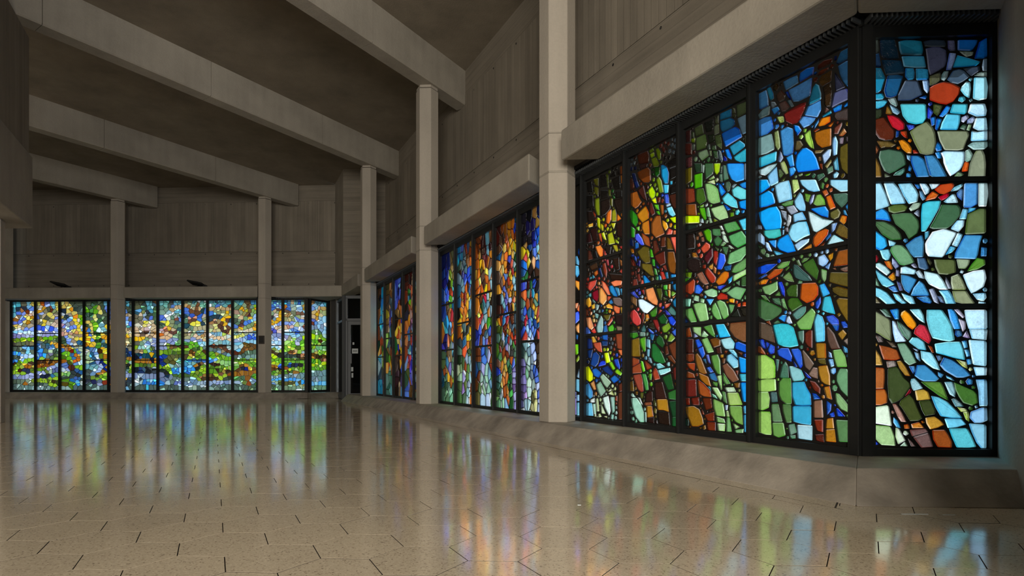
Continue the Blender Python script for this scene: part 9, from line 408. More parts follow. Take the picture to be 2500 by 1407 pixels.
# ------------------------------------------------------------------ outside shell above / below the windows (keeps the light honest)
def strip(name, a, b_, p0, p1, z0, z1, mt, label):
    a = Vector(a); b_ = Vector(b_); d = b_ - a
    mb = MB(); mb.box(0, d.length, p0, p1, z0, z1); o = mb.build(name, mt, None, frame_m(a, d)); struct(o, label, 'trim'); return o
strip('trim_1', W(13.9, 0), W(-.06, 0), .07, .60, 2.93, 3.30, M_con, 'concrete ledge slab behind the long wall lintels')
strip('trim_2', FA(9.9, 0), FA(-.06, 0), .07, .62, 2.95, 3.30, M_con, 'concrete ledge slab behind the far wall lintels')
strip('trim_3', F + E0 * -.06, RW0 + E0 * .2, .07, .60, 2.93, 3.30, M_con, 'concrete ledge slab above the end window')
strip('trim_4', G - E60 * .05, G + E60 * .95, .07, .60, 2.95, 3.30, M_con, 'concrete ledge slab above the angled far window')

# ------------------------------------------------------------------ lintels
LP0, LP1 = -.47, -.13
def lintel(Pf, s0, s1, cut0, cut1, label, z0=ZL0, z1=ZL1):
    """Pf(t,p) -> plan point.  cut = growth of length towards the back (follows the hexagonal column)"""
    k = .577 * (LP1 - LP0)
    a = [Pf(s0, LP0), Pf(s1, LP0), Pf(s1 - cut1 * k, LP1), Pf(s0 + cut0 * k, LP1)]
    mb = MB(); mb.prism([tuple(p) for p in a], z0, z1)
    root = mb.build('lintel', M_con, bevel=.018); struct(root, label, 'lintel')
    c = root.matrix_basis.translation
    lg = MB(); lg.prism([tuple(p) for p in (Pf(s0, LP1 - .005), Pf(s1, LP1 - .005), Pf(s1, .08), Pf(s0, .08))], z1 - .16, z1 - .02)
    o = lg.build('rear_ledge', M_con, root); o.location = (-c.x, -c.y, -c.z)
    return root
lintel(W, -.2715, 2.82, 1, 1, 'large concrete lintel above the nearest long window bay')
lintel(W, 3.50, 7.20, 1, 1, 'concrete lintel between the two nearest columns')
lintel(W, 7.90, 11.58, 1, 1, 'concrete lintel between the second and third columns')
lintel(W, 12.28, 14.24, 1, -1, 'short concrete lintel over the glass door')
EN = lambda s, p: F + E0 * s + NF * p
lintel(EN, -.2715, 1.25, 1, 0, 'concrete lintel above the short end window')
FR = lambda s, p: FA(s, p)
xc = -((W(14.24, LP0) - FA(0, LP0)).dot(E0))
lintel(FR, xc, 1.165 - .275, -1, 1, 'concrete lintel at the right of the far wall')
lintel(FR, 1.165 + .115, 5.63 - .30, 1, 1, 'concrete lintel over the middle window group of the far wall')
lintel(FR, 5.63 + .10, 9.9, 1, 0, 'concrete lintel over the left window group of the far wall')

# ------------------------------------------------------------------ sills (sloped kerbs)
def kerb(name, Pf, s0, s1, mit0, mit1, label, pb=.16):
    """mit = shift of s per unit of p (mitre) at each end"""
    prof = [(-.71, 0), (-.522, ZS), (pb, ZS), (pb, -.01)]
    a = [(*Pf(s0 + mit0 * p, p), z) for p, z in prof]; b_ = [(*Pf(s1 + mit1 * p, p), z) for p, z in prof]
    mb = MB(); mb.hull8(a, b_); o = mb.build(name, M_sill, bevel=.007); return struct(o, label, 'sill')
T3 = .57735
kerb('trim_5', W, 0, 13.40, T3, .25, 'long sloped concrete sill kerb under the right-hand windows')
kerb('trim_6', EN, 0, 1.35, T3, 0, 'sloped concrete sill kerb under the short end window')
kerb('trim_7', FA, 0, 9.9, -T3, 0, 'low concrete sill kerb along the far wall')
RT = lambda s, p: G + E60 * s + NR * p
kerb('trim_8', RT, 0, 1.1, T3 * 1, .0, 'short angled sill kerb under the last far window')

# ------------------------------------------------------------------ columns
def column(c, label, z0=ZS, zt=ZB, rad=.205, cap=True):
    m = Matrix.Translation((c.x, c.y, z0)) @ Matrix.Rotation(EP, 4, 'Z')
    root = empty('column', m); struct(root, label, 'column')
    def hexa(r, a, b_):
        s = MB(); s.prism([(r * math.cos(math.radians(60 * k)), r * math.sin(math.radians(60 * k))) for k in range(6)], a - z0, b_ - z0); return s
    hexa(rad, z0, 2.93).build('shaft', M_col, root, bevel=.008)
    hexa(rad - .004, 2.93, 2.945).build('joint', M_con, root)
    hexa(rad, 2.945, 3.36).build('shaft', M_col, root, bevel=.008)
    hexa(rad - .003, 3.36, 3.37).build('joint', M_con, root)
    hexa(rad, 3.37, zt - .06).build('shaft', M_col, root, bevel=.008)
    hexa(rad - .03, zt - .06, zt - .045).build('joint', M_grout, root)
    hexa(rad - .012, zt - .045, zt).build('bearing_block', M_col, root)
    return root
column(cW[0], 'tall nearest concrete column standing on the sill')
column(cW[1], 'second concrete column along the window wall')
column(cW[2], 'third concrete column beside the glass door')
colR = column(cF[0], 'right concrete column of the far wall, with a small box on it')
column(cF[1], 'left concrete column of the far wall')
column(W(8.50, -6.66), 'concrete column cut by the left edge of the picture', 0, 2.97)

# ------------------------------------------------------------------ inner wall at the left edge
I0 = W(8.9, -6.23)
q = [I0, I0 - E0 * .62, W(1.0, -6.76), W(1.0, -6.23)]
mb = MB(); mb.prism([tuple(p) for p in q], 2.97, 4.07); o = mb.build('lintel', M_con, bevel=.012); struct(o, 'deep grey concrete beam end at the left edge', 'beam')
q = [W(8.88, -6.27), W(8.88, -6.27) - E0 * .5, W(1.0, -6.70), W(1.0, -6.27)]
m_ = frame_m(W(8.88, -6.27), -E120)
mb = MB(); mb.box(0, 7.9, -.36, 0, 4.07, ZB)
# local x runs along the wall so the boards stand upright
o = mb.build('wall_inner', M_v, None, m_); struct(o, 'dark vertically boarded concrete wall above the left beam', 'wall')

# ------------------------------------------------------------------ right wall beside the end window
d_ = (RW1 - RW0)
o = MB().box(0, d_.length, 0, .30, 0, ZC + .02).build('wall_end_right', M_con, None, frame_m(RW0 + E60 * .35, -E60)); struct(o, 'concrete jamb wall at the right edge, lit blue by the window', 'wall')
# plain shell out of view
def shell(name, a, b_, label): seg_wall(name, a, b_, 0, ZC + .05, .3, M_con, label)
shell('wall_return', RW1 + E0 * -.0, RW1 + E0 * 3.8, 'plain concrete wall behind the right jamb')
shell('wall_side', RW1 + E0 * 3.8, Vector((6.0, -8.0)), 'plain concrete side wall behind the camera')
shell('wall_back', Vector((6.2, -8.0)), Vector((-19.2, -8.0)), 'plain concrete wall behind the camera')
shell('wall_hall', Vector((-19.0, -8.2)), LW0 - E60 * 7, 'plain concrete wall of the hall at the left')
shell('wall_hall_end', LW0 - E60 * 7.2 , LW0 + NF * .1, 'concrete wall left of the far windows')

# ------------------------------------------------------------------ stained glass windows
def s2l(c): return c / 12.92 if c <= .04045 else ((c + .055) / 1.055) ** 2.4
def hexcol(h): return [s2l(int(h[i:i + 2], 16) / 255) for i in (0, 2, 4)]
def area2(p): return sum(p[i][0] * p[(i + 1) % len(p)][1] - p[(i + 1) % len(p)][0] * p[i][1] for i in range(len(p))) / 2
def chaikin(p, w=.2):
    o = []
    for i in range(len(p)):
        a, b_ = p[i], p[(i + 1) % len(p)]
        o += [(a[0] * (1 - w) + b_[0] * w, a[1] * (1 - w) + b_[1] * w), (a[0] * w + b_[0] * (1 - w), a[1] * w + b_[1] * (1 - w))]
    return o
def clip(p, n, c):       # keep n.x <= c
    o = []
    for i in range(len(p)):
        a, b_ = p[i], p[(i + 1) % len(p)]
        da = n[0] * a[0] + n[1] * a[1] - c; db = n[0] * b_[0] + n[1] * b_[1] - c
        if da <= 0: o.append(a)
        if (da < 0) != (db < 0) and da != db:
            t = da / (da - db); o.append((a[0] + (b_[0] - a[0]) * t, a[1] + (b_[1] - a[1]) * t))
    return o
WT = .0006
def voronoi(seeds, rect, lead, sx, sz):
    """cells of the seeds in a stretched metric, clipped to rect, inset by half a lead"""
    u0, u1, z0, z1 = rect; out = []
    for i, (c, u, z, *w_) in enumerate(seeds):
        wi = w_[0] if w_ else WT
        p = [(u0, z0), (u1, z0), (u1, z1), (u0, z1)]
        nb = sorted(((((u - a) * sx) ** 2 + ((z - b_) * sz) ** 2), j) for j, (_, a, b_, *_w) in enumerate(seeds) if j != i)[:26]
        for _, j in nb:
            _, a, b_, *_w = seeds[j]; wj = _w[0] if _w else WT
            n = ((a - u) * sx * sx, (b_ - z) * sz * sz); L = math.hypot(*n)
            if L < 1e-9: continue
            dd = ((u - a) * sx) ** 2 + ((z - b_) * sz) ** 2; fr_ = .5 + (wi - wj) / (2 * dd)
            n = (n[0] / L, n[1] / L); m = (u + (a - u) * fr_, z + (b_ - z) * fr_)
            p = clip(p, n, n[0] * m[0] + n[1] * m[1] - lead)
            if len(p) < 3: break
        if len(p) >= 3 and abs(area2(p)) > 8e-5: out.append((c, p))
    return out
def inset(p, w):
    """push every edge inwards (polygon is CCW); falls back to scaling when it turns inside out"""
    n = len(p); o = []
    for i in range(n):
        a, b_, c = p[i - 1], p[i], p[(i + 1) % n]
        e1 = (b_[0] - a[0], b_[1] - a[1]); e2 = (c[0] - b_[0], c[1] - b_[1]); l1 = math.hypot(*e1) or 1e-9; l2 = math.hypot(*e2) or 1e-9
        n1 = (-e1[1] / l1, e1[0] / l1); n2 = (-e2[1] / l2, e2[0] / l2); k = 1 + n1[0] * n2[0] + n1[1] * n2[1]
        k = max(k, .5); o.append((b_[0] + (n1[0] + n2[0]) / k * w, b_[1] + (n1[1] + n2[1]) / k * w))
    A0, A1 = area2(p), area2(o)
    if A1 < .25 * A0 or A1 > A0:
        cx = sum(q[0] for q in p) / n; cz = sum(q[1] for q in p) / n
        o = [(cx + (q[0] - cx) * .72, cz + (q[1] - cz) * .72) for q in p]
    return o
def inset_out(p, w):
    if area2(p) < 0: p = list(reversed(p))
    q = []
    n = len(p)
    for i in range(n):
        a, b_, c = p[i - 1], p[i], p[(i + 1) % n]
        e1 = (b_[0] - a[0], b_[1] - a[1]); e2 = (c[0] - b_[0], c[1] - b_[1]); l1 = math.hypot(*e1) or 1e-9; l2 = math.hypot(*e2) or 1e-9
        nx, nz = e1[1] / l1 + e2[1] / l2, -e1[0] / l1 - e2[0] / l2; L = math.hypot(nx, nz) or 1e-9
        q.append((b_[0] + nx / L * w, b_[1] + nz / L * w))
    return q
def piece_geo(c, p, big):
    """a slab of glass: coloured bevelled face towards the room (-y), clear back. returns verts, faces, slots, corner colours"""
    n = len(p); A_ = abs(area2(p)); w = min(.0055, .13 * math.sqrt(A_)) * (1 if big else .8)
    q = inset(p, w); d = R.uniform(0, .0025); h = R.uniform(.004, .009)
    v = [(x, .010, z) for x, z in p] + [(x, -d, z) for x, z in p] + [(x, -d - h, z) for x, z in q]
    f = []; sl = []; cc = []
    rgb = hexcol(c); lum = .3 * rgb[0] + .6 * rgb[1] + .1 * rgb[2]
    chip = 0.0
    if A_ < .0035: chip = R.uniform(.25, .75)
    elif A_ < .008: chip = R.uniform(.05, .4)
    else: chip = R.choice((0, 0, .05, .12, .2))
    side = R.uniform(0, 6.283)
    for i in range(n):        # bevel facets: bright glint painted on one side, deeper colour on the other
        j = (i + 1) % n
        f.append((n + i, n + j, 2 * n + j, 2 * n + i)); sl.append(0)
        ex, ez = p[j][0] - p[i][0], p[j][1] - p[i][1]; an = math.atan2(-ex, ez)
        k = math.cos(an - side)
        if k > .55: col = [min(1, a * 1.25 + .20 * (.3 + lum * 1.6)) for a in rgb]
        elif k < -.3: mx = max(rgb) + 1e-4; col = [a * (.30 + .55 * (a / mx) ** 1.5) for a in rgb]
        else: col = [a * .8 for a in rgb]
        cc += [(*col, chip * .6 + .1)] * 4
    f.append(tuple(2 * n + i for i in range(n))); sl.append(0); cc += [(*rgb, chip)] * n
    f.append(tuple(reversed(range(n)))); sl.append(1); cc += [(1, 1, 1, 0)] * n
    return v, f, sl, cc
def glass_object(name, geo, parent):
    v, f, sl, cc = geo
    o = mesh_obj(name, v, f, [M_glass, M_clear], parent, None, sl)
    at = o.data.color_attributes.new('Col', 'FLOAT_COLOR', 'CORNER')
    at.data.foreach_set('color', [x for c in cc for x in c])
    return o
def matrix_mesh(pieces, rect, parent):
    u0, u1, z0, z1 = rect
    co = [Vector(q) for q in ((u0, z0), (u1, z0), (u1, z1), (u0, z1))]; fc = [list(range(4))]
    for c, p in pieces:
        k = len(co); co += [Vector(q) for q in p]; fc.append(list(range(k, k + len(p))))
    vs_, es, fs, ov, oe, of = delaunay_2d_cdt(co, [], fc, 0, 1e-5)
    keep = [tuple(ff) for ff, src in zip(fs, of) if src and all(s == 0 for s in src)]
    n = len(vs_); v = [(a.x, -.0015, a.y) for a in vs_] + [(a.x, .012, a.y) for a in vs_]
    f = []; edges = {}
    for t in keep:
        f.append(t); f.append(tuple(n + i for i in reversed(t)))
        for i in range(len(t)): a, b_ = t[i], t[(i + 1) % len(t)]; edges[(a, b_)] = 1
    for (a, b_) in edges:
        if (b_, a) not in edges: f.append((b_, a, n + a, n + b_))
    return mesh_obj('lead_matrix', v, f, M_lead, parent)
def parse_poly(s):
    out = []
    for it in s.split(';'):
        t = it.split(); v = [int(x) / 1000 for x in t[1:]]; out.append((t[0], [(v[i], v[i + 1]) for i in range(0, len(v), 2)]))
    return out
def parse_seed(s):
    t = s.split(); return [(t[i], int(t[i + 1]) / 1000, int(t[i + 2]) / 1000) for i in range(0, len(t), 3)]
WIN = 0
def window(org, d, u0, u1, key, bars, label, flip=False, minpart=.0007, lead=.0045, sx=1, sz=1, fill=None, spare=None, glints=0.0, zlo=ZG0, zhi=ZG1, smooth=True):
    """org/d: frame of the opening; u in the stored data runs along 'u axis'.  flip when the data axis is opposite to local x"""
    global WIN; WIN += 1
    m = frame_m(org, d); root = empty('window_%d' % WIN, m); struct(root, label, 'window')
    sg = -1 if flip else 1
    rect = (u0, u1, zlo, zhi)
    pcs = []
    if key in POLY:
        pcs = [(c, p) for c, p in parse_poly(POLY[key])]
        pcs = [(c, chaikin([(min(max(a, u0), u1), min(max(b_, zlo), zhi)) for a, b_ in p], .07 if len(p) > 4 else .05)) for c, p in pcs]
    sd = parse_seed(SEED.get(key, '')) if key in SEED else []
    sd = [(c, min(max(a, u0 + .01), u1 - .01), min(max(b_, zlo + .02), zhi - .02)) for c, a, b_ in sd]
    # parts of the window hidden behind columns get pieces of the same palette
    if fill:
        pal = [c for c, *_ in (sd or [])] + [c for c, _ in pcs] + (spare or [])
        base = list(sd); z = zlo + .04
        f0, f1 = fill
        while z < zhi - .03:
            u = f0 + .03
            while u < f1 - .02:
                q = (u + R.uniform(-.025, .025), z + R.uniform(-.03, .03))
                if all((q[0] - a) ** 2 + (q[1] - b_) ** 2 > .07 ** 2 for _, a, b_ in base):
                    near = sorted(base, key=lambda t: abs(t[2] - q[1]))[:6]
                    sd.append((R.choice(near)[0] if near and R.random() < .7 else R.choice(pal), min(max(q[0], u0 + .01), u1 - .01), min(max(q[1], zlo + .02), zhi - .02)))
                u += .095
            z += .10
    if sd and glints:  # extra lightened pieces: edge glints put into the glass colour
        extra = []
        for c, a, b_, *_ in sd:
            if R.random() < glints:
                an = R.uniform(0, 6.283); q = (a + .042 * math.cos(an), b_ + .040 * math.sin(an))
                if not (u0 + .01 < q[0] < u1 - .01 and zlo + .01 < q[1] < zhi - .01): continue
                rgb = [int(c[i:i + 2], 16) for i in (0, 2, 4)]; k_ = R.uniform(1.35, 2.3)
                extra.append(('%02x%02x%02x' % tuple(min(255, int(x * k_ + 14)) for x in rgb), q[0], q[1], -.0004))
        sd = sd + extra
    if sd:
        r2 = rect if not pcs else (fill[0], fill[1], zlo, zhi)
        cells_ = voronoi(sd, r2, lead, sx, sz)
        pcs += [(c, chaikin(p, .07) if smooth else p) for c, p in cells_]
    fix = []
    for c, p in pcs:
        if flip: p = [(-a, b_) for a, b_ in reversed(p)]
        if area2(p) < 0: p = list(reversed(p))
        fix.append((c, p))
    if flip: rect = (-u1, -u0, zlo, zhi)
    a0, a1 = rect[0], rect[1]
    matrix_mesh(fix, rect, root)
    small = ([], [], [], [])
    order = sorted(fix, key=lambda t: -abs(area2(t[1])))
    for k, (c, p) in enumerate(order):
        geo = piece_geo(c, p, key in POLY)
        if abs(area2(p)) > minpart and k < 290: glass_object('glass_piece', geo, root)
        else:
            b0 = len(small[0]); small[0].extend(geo[0]); small[1].extend(tuple(b0 + i for i in f) for f in geo[1]); small[2].extend(geo[2]); small[3].extend(geo[3])
    if small[0]: tag(glass_object('small_glass_and_glints', small, root), kind='stuff')  # real small pieces joined with the added glint pieces
    # metal frame of the panel
    fr = MB(); w = .030; fr.box(a0 - w, a0 + .002, -.035, .03, ZS, zhi + .07); fr.box(a1 - .002, a1 + w, -.035, .03, ZS, zhi + .07)
    fr.build('stile', M_frame, root)
    for za, zb in ((ZS, zlo + .002), (zhi - .002, zhi + .07)):
        MB().box(a0, a1, -.035, .03, za, zb).build('rail', M_frame, root)
    for z in bars: MB().box(a0, a1, -.016, -.001, z - .014, z + .014).build('saddle_bar', M_frame, root)
    return root
PAL_WARM = '5c2c14 c07020 d88828 3c1810 a83828 2848a0 6c90a0 98b890 4c6848 e0a820 5c4030 7888b0'.split()
BAR2, BAR1 = (1.145, 1.965), (1.575,)
NAMES_W = ['nearest tall stained glass panel of blue, cyan and orange beside the corner post',
 'second stained glass panel from the corner, green and sky blue over brown',
 'third stained glass panel from the corner, brown and orange with green streaks',
 'fourth stained glass panel from the corner, near-black top above yellow and deep blue',
 'narrow stained glass strip right of the tall column', 'stained glass panel just left of the tall column, indigo top and a yellow arc',
 'orange and gold stained glass panel, second left of the tall column', 'stained glass panel third left of the tall column with orange leaves and pale green base',
 'stained glass panel fourth left of the tall column, grey-blue and orange', 'dark indigo and green stained glass panel, fifth left of the tall column',
 'stained glass sliver right of the second column', 'stained glass panel hidden behind the second column',
 'stained glass panel left of the second column, brown top and violet foot', 'stained glass panel with a dark blue loop, second left of the second column',
 'amber and grey stained glass panel, third left of the second column', 'cyan-streaked stained glass panel, fourth left of the second column',
 'stained glass sliver beside the third column']
mw = lambda k: .80 + .753 * k
for k in range(17):
    u0 = .045 if k == 0 else mw(k - 1) + .042; u1 = mw(k) - .042
    fill = None
    if k == 4: fill = (3.26, u1)
    elif k == 5: fill = (u0, 3.98 + 0)
    elif k in (10, 11, 16): fill = (u0, u1)
    elif k == 12: fill = (u0, 9.12)
    window(W(0, 0), -E120, u0, u1, 'w%d' % k, BAR2 if k % 2 else BAR1, NAMES_W[k], True, .0006 if k < 5 else .0011, .0040, 1, .68, fill, PAL_WARM, .35)
window(F, E0, .09, .815, 'end', BAR2, 'stained glass panel at the far right, facing us, with a large red-orange piece', False, .0006)
NAMES_F = ['far wall panel left of the corner post, green hills under pale blue', 'far wall panel just right of the right column, green hills and yellow leaf',
 'far wall panel left of the right column, brown roots over green field', 'far wall panel, yellow upright leaf above a green crescent',
 'far wall panel, two brown buds over a yellow leaf', 'far wall panel with beige band over a bright blue pool',
 'far wall panel with yellow triangle and dark blue river', 'far wall panel partly hidden by the left column',
 'far wall panel with yellow-green tree trunk, left of the left column', 'far wall panel, yellow rays over a green bush',
 'far wall panel with royal blue hill and brown field', 'leftmost far wall panel with a brown fish-like leaf and cyan sky']
mf = lambda k: .771 * k - .035
for k in range(12):
    u0 = (.03 if k == 0 else mf(k) + .036); u1 = mf(k + 1) - .036
    fill = {1: (1.05, 1.49), 7: (5.60, 6.05), 2: (1.54, 1.60)}.get(k)
    window(G, E0, u0, u1, 'f%d' % k, BAR2 if k % 2 == 0 else BAR1, NAMES_F[k], True, .0011, .0034, .80, 1, fill, None, .3, .24, 2.93)
window(G, E60, .13, .715, 'r', (1.60,), 'angled stained glass panel at the right end of the far windows', False, .0011, .0034, .80, 1, None, None, .3, .24, 2.93)

J_R = Vector((-4.62, 16.2))
# mullions, corner posts, head louvres
def post(Pf, s, name='mullion', w=.024, dep=.06, label='black metal mullion between two stained glass panels', zt=2.97):
    a = [Pf(s - w / 2, -dep), Pf(s + w / 2, -dep), Pf(s + w / 2, .05), Pf(s - w / 2, .05)]
    o = MB().prism([tuple(p) for p in a], ZS, zt).build(name, M_frame, bevel=.003); return o
fw = empty('window_framing'); struct(fw, 'black metal mullions and corner posts of the stained glass windows', 'frame')
for k in range(17): o = post(W, mw(k)); o.parent = fw
for k in range(1, 13): o = post(FA, mf(k), w=.03); o.parent = fw
def corner(c, r=.055, zt=2.97):
    o = MB().prism([(c.x + r * math.cos(EP + math.radians(a)), c.y + r * math.sin(EP + math.radians(a))) for a in range(0, 360, 60)], ZS, zt).build('corner_post', M_frame, bevel=.003); o.parent = fw
corner(F + dr(60) * .012); corner(G, .085)
o = MB().prism([tuple(EN(.848, -.05)), tuple(EN(.90, -.05)), tuple(EN(.90, .06)), tuple(EN(.848, .06))], ZS, 2.97).build('corner_post', M_frame); o.parent = fw
o = MB().prism([tuple(EN(.0, -.05)), tuple(EN(.062, -.05)), tuple(EN(.062, .06)), tuple(EN(.0, .06))], ZS, 2.97).build('corner_post', M_frame); o.parent = fw
o = MB().prism([tuple(RT(.745, -.05)), tuple(RT(.83, -.05)), tuple(RT(.83, .06)), tuple(RT(.745, .06))], ZS, 3.0).build('corner_post', M_frame); o.parent = fw
def louvre(Pf, s0, s1, label, pitch=.031, z=2.955):
    mb = MB()
    n = int((s1 - s0) / pitch)
    for k in range(n):
        s = s0 + pitch * (k + .5)
        a = [Pf(s - .006, -.125), Pf(s + .006, -.125), Pf(s + .006, -.036), Pf(s - .006, -.036)]
        mb.prism([tuple(p) for p in a], z, z + .028)
    t = MB(); a = [Pf(s0, -.132), Pf(s1, -.132), Pf(s1, .07), Pf(s0, .07)]; t.prism([tuple(p) for p in a], z + .055, z + .09)
    o = t.build('trim_grille', M_black); struct(o, label, 'grille')
    r_ = mb.build('louver_slats', M_slat, o); r_.location = -o.matrix_basis.translation; tag(r_, kind='stuff')
    t = MB(); a = [Pf(s0, -.036), Pf(s1, -.036), Pf(s1, .06), Pf(s0, .06)]; t.prism([tuple(p) for p in a], z - .012, z + .06)
    r_ = t.build('head_channel', M_frame, o); r_.location = -o.matrix_basis.translation
louvre(W, -.05, 13.6, 'black slatted grille along the head of the long windows')
louvre(EN, 0, 1.0, 'black slatted grille above the end window')
louvre(FA, 0, 9.8, 'black slatted grille along the head of the far windows', .06, 2.965)
sq = [FA(.12, -.128), FA(-1.25, -.128), J_R + E0 * .0, J_R + NF * .3, RT(.83, .3), RT(.0, .06)]
o = MB().prism([tuple(p) for p in sq], 2.985, 3.06).build('trim_soffit', M_con); struct(o, 'concrete soffit over the angled far window', 'ceiling')

# ------------------------------------------------------------------ entrance corner: jamb, storefront, door
J0 = RT(.83, 0)
J1 = PC + Vector((-.56, 1.28))
seg_wall('wall_jamb', J0 + Vector((-.02, 0)), J1 + Vector((.02, 0)), 0, 3.02, .25, M_h, 'narrow concrete jamb right of the far windows')
D = PC + NF * .10                                  # glazed corner
sf = empty('window_30', frame_m(J1, D - J1)); struct(sf, 'narrow glazed side screen with pale metal posts beside the door', 'window')
L = (D - J1).length
MB().box(0, .06, -.03, .03, .0, 2.96).build('post', M_alu, sf); MB().box(.16, .20, -.03, .03, 0, 2.96).build('post', M_alu, sf)
MB().box(.06, L - .08, -.02, .02, .0, .10).build('rail', M_alu, sf); MB().box(.06, L - .08, -.02, .02, 2.24, 2.30).build('rail', M_alu, sf); MB().box(.06, L - .08, -.02, .02, 2.88, 2.96).build('rail', M_alu, sf)
MB().box(.06, L - .08, -.004, .004, .1, 2.9).build('pane', M_pane, sf)
pb = MB(); pb.box(-.05, .05, -.05, .05, 0, 2.97); pb.build('corner_post', M_alu, sf, Matrix.Translation((L, 0, 0)) @ Matrix.Rotation(math.radians(30), 4, 'Z'), bevel=.004)
dm = frame_m(D + E0 * .05, E0)
scr = empty('window_31', dm); struct(scr, 'grey metal transom screen around the glass door', 'window')
MB().box(0, 1.35, -.03, .03, 2.88, 2.965).build('rail', M_alu, scr); MB().box(0, 1.35, -.03, .03, 2.24, 2.31).build('rail', M_alu, scr)
MB().box(0, .05, -.03, .03, 0, 2.9).build('post', M_alu, scr); MB().box(1.0, 1.06, -.03, .03, 0, 2.9).build('post', M_alu, scr)
MB().box(.05, 1.35, -.004, .004, 2.31, 2.88).build('pane', M_pane, scr); MB().box(1.06, 1.35, -.004, .004, 0, 2.24).build('pane', M_pane, scr)
dr_ = empty('door_1', frame_m(D + E0 * .11, E0)); struct(dr_, 'narrow grey-framed glass door behind the third column', 'door')
MB().box(0, .075, -.022, .022, .01, 2.23).build('door_stile', M_alu, dr_); MB().box(.80, .88, -.022, .022, .01, 2.23).build('door_stile', M_alu, dr_)
MB().box(.075, .80, -.022, .022, 2.13, 2.23).build('door_rail', M_alu, dr_); MB().box(.075, .80, -.022, .022, .01, .17).build('door_rail', M_alu, dr_)
MB().box(.075, .80, -.004, .004, .17, 2.13).build('pane', M_pane, dr_)
MB().box(.0, .11, -.034, -.022, 1.02, 1.30).build('lock_plate', M_alu, dr_, bevel=.004)
sgn = MB().box(.115, .29, -.012, -.005, 1.31, 1.45).build('notice_plate', M_white, dr_, bevel=.002)
ar = MB(); ar.box(.15, .255, -.0145, -.012, 1.372, 1.388); ar.v += [(.140, -.0135, 1.38), (.165, -.0135, 1.398), (.165, -.0135, 1.362), (.265, -.0135, 1.38), (.240, -.0135, 1.398), (.240, -.0135, 1.362)]; k = len(ar.v) - 6; ar.f += [(k, k + 1, k + 2), (k + 3, k + 5, k + 4)]
ar.build('notice_arrow', M_black, sgn)
for (x, z, w_, h_) in ((.09, .80, .06, .12), (.10, .62, .05, .13), (.13, 1.56, .05, .07)):
    MB().box(x, x + w_, -.008, -.005, z, z + h_).build('paper_notice', M_white, dr_)
# lobby behind the door, its darkness painted into the surfaces
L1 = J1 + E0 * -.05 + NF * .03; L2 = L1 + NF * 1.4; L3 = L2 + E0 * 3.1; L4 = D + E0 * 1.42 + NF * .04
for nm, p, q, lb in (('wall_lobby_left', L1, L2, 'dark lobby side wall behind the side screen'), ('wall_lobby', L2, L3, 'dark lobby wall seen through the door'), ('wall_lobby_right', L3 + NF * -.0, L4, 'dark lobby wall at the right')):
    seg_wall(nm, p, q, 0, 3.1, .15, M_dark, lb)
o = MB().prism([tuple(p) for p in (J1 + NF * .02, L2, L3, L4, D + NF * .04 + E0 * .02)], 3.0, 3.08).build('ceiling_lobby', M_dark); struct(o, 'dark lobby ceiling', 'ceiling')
o = MB().prism([tuple(p) for p in (J1 + NF * .02, L2, L3, L4, D + NF * .04)], -.05, .004).build('floor_lobby', M_dark); struct(o, 'dark lobby floor', 'floor')
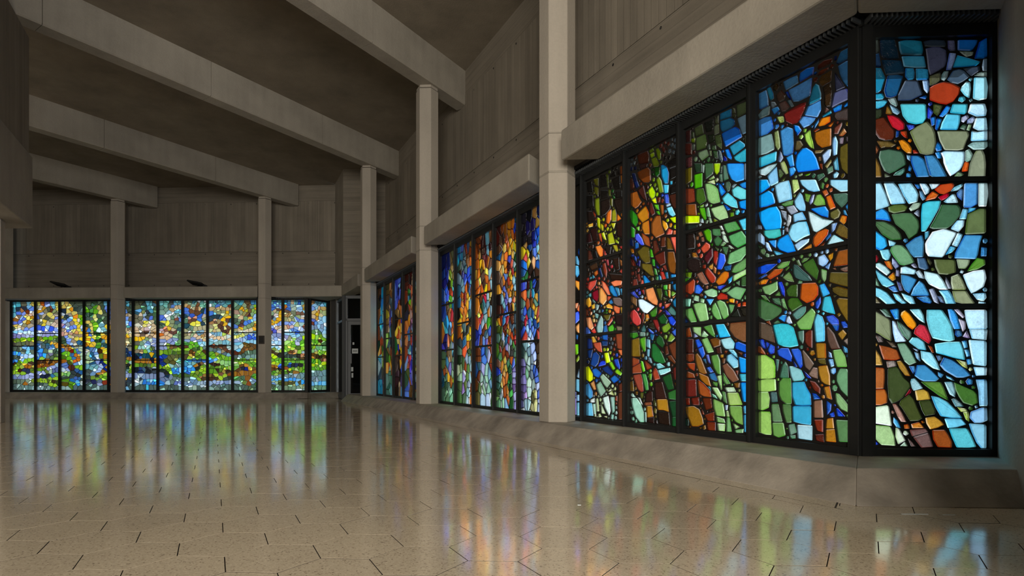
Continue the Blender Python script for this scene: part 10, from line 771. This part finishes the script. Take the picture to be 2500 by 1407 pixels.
# jamb between the last long window and the door, hidden by the column, and shell outside it
seg_wall('wall_jamb_right', W(12.86, 0), W(14.1, 0), 0, 3.0, .2, M_h, 'concrete jamb behind the third column', -1)
rk = empty('display_rack', frame_m(D + E0 * .25 + NF * .9, E0)); tag(rk, 'dim wire rack of leaflets in the dark lobby behind the glass door', 'rack')
for z in (.45, .80, 1.15, 1.5): MB().box(0, .7, 0, .16, z, z + .02).build('shelf', M_brown, rk)
for x in (0, .68): MB().box(x, x + .02, 0, .02, 0, 1.75).build('upright', M_brown, rk)
for x in (0, .68): MB().box(x, x + .02, .14, .16, 0, 1.75).build('upright', M_brown, rk)
for z in (.47, .82, 1.17, 1.52):
    for i in range(5):
        MB().box(.03 + .13 * i, .13 + .13 * i, .05, .06, z, z + R.uniform(.14, .22)).build('leaflet', M_white if (i + int(z * 10)) % 3 == 0 else M_brown, rk)

# ------------------------------------------------------------------ small fittings
def floodlight(px, label):
    r_ = (px - 1230) / 1378; s = (-(G.x) + r_ * G.y) ; 
    # on top of the lintel, half way back
    for s in [i * .01 for i in range(0, 1000)]:
        c = FA(s, -.38)
        if c.x / c.y < r_: break
    m = Matrix.Translation((c.x, c.y, ZL1)) @ Matrix.Rotation(EP, 4, 'Z')
    root = empty('floodlight', m); tag(root, label, 'floodlight', 'floodlights on the far wall lintels')
    MB().box(-.05, .05, -.04, .04, 0, .012).build('base_plate', M_black, root)
    MB().box(-.012, .012, -.012, .012, .01, .05).build('bracket', M_black, root)
    body = MB(); body.prism([(-.24, -.16), (.20, -.16), (.24, .12), (-.20, .12)], -.022, .022)
    body.build('lamp_head', M_black, root, Matrix.Translation((0, 0, .085)) @ Matrix.Rotation(math.radians(11), 4, 'Y') @ Matrix.Rotation(math.radians(-16), 4, 'X'), bevel=.008)
    fins = MB()
    for i in range(6): fins.box(-.16 + .06 * i, -.15 + .06 * i, -.10, .10, .022, .038)
    fins.build('cooling_fins', M_black, root, Matrix.Translation((0, 0, .085)) @ Matrix.Rotation(math.radians(11), 4, 'Y') @ Matrix.Rotation(math.radians(-16), 4, 'X'))
    MB().box(.18, .28, -.04, .04, 0, .045).build('driver_box', M_black, root, bevel=.005)
    return root
floodlight(150, 'flat black floodlight on the ledge over the left far windows')
floodlight(482, 'flat black floodlight on the ledge over the middle far windows')
bx = empty('thermostat', Matrix.Translation((cF[0].x - .01, cF[0].y - .185, 1.60)) @ Matrix.Rotation(EP, 4, 'Z')); tag(bx, 'small dark square control box fixed to the right far column', 'control box')
MB().box(-.085, .085, -.02, .02, 0, .24).build('cover', M_brown, bx, bevel=.006)
MB().box(-.06, .06, -.0245, -.02, .04, .2).build('face_panel', M_black, bx, bevel=.002)
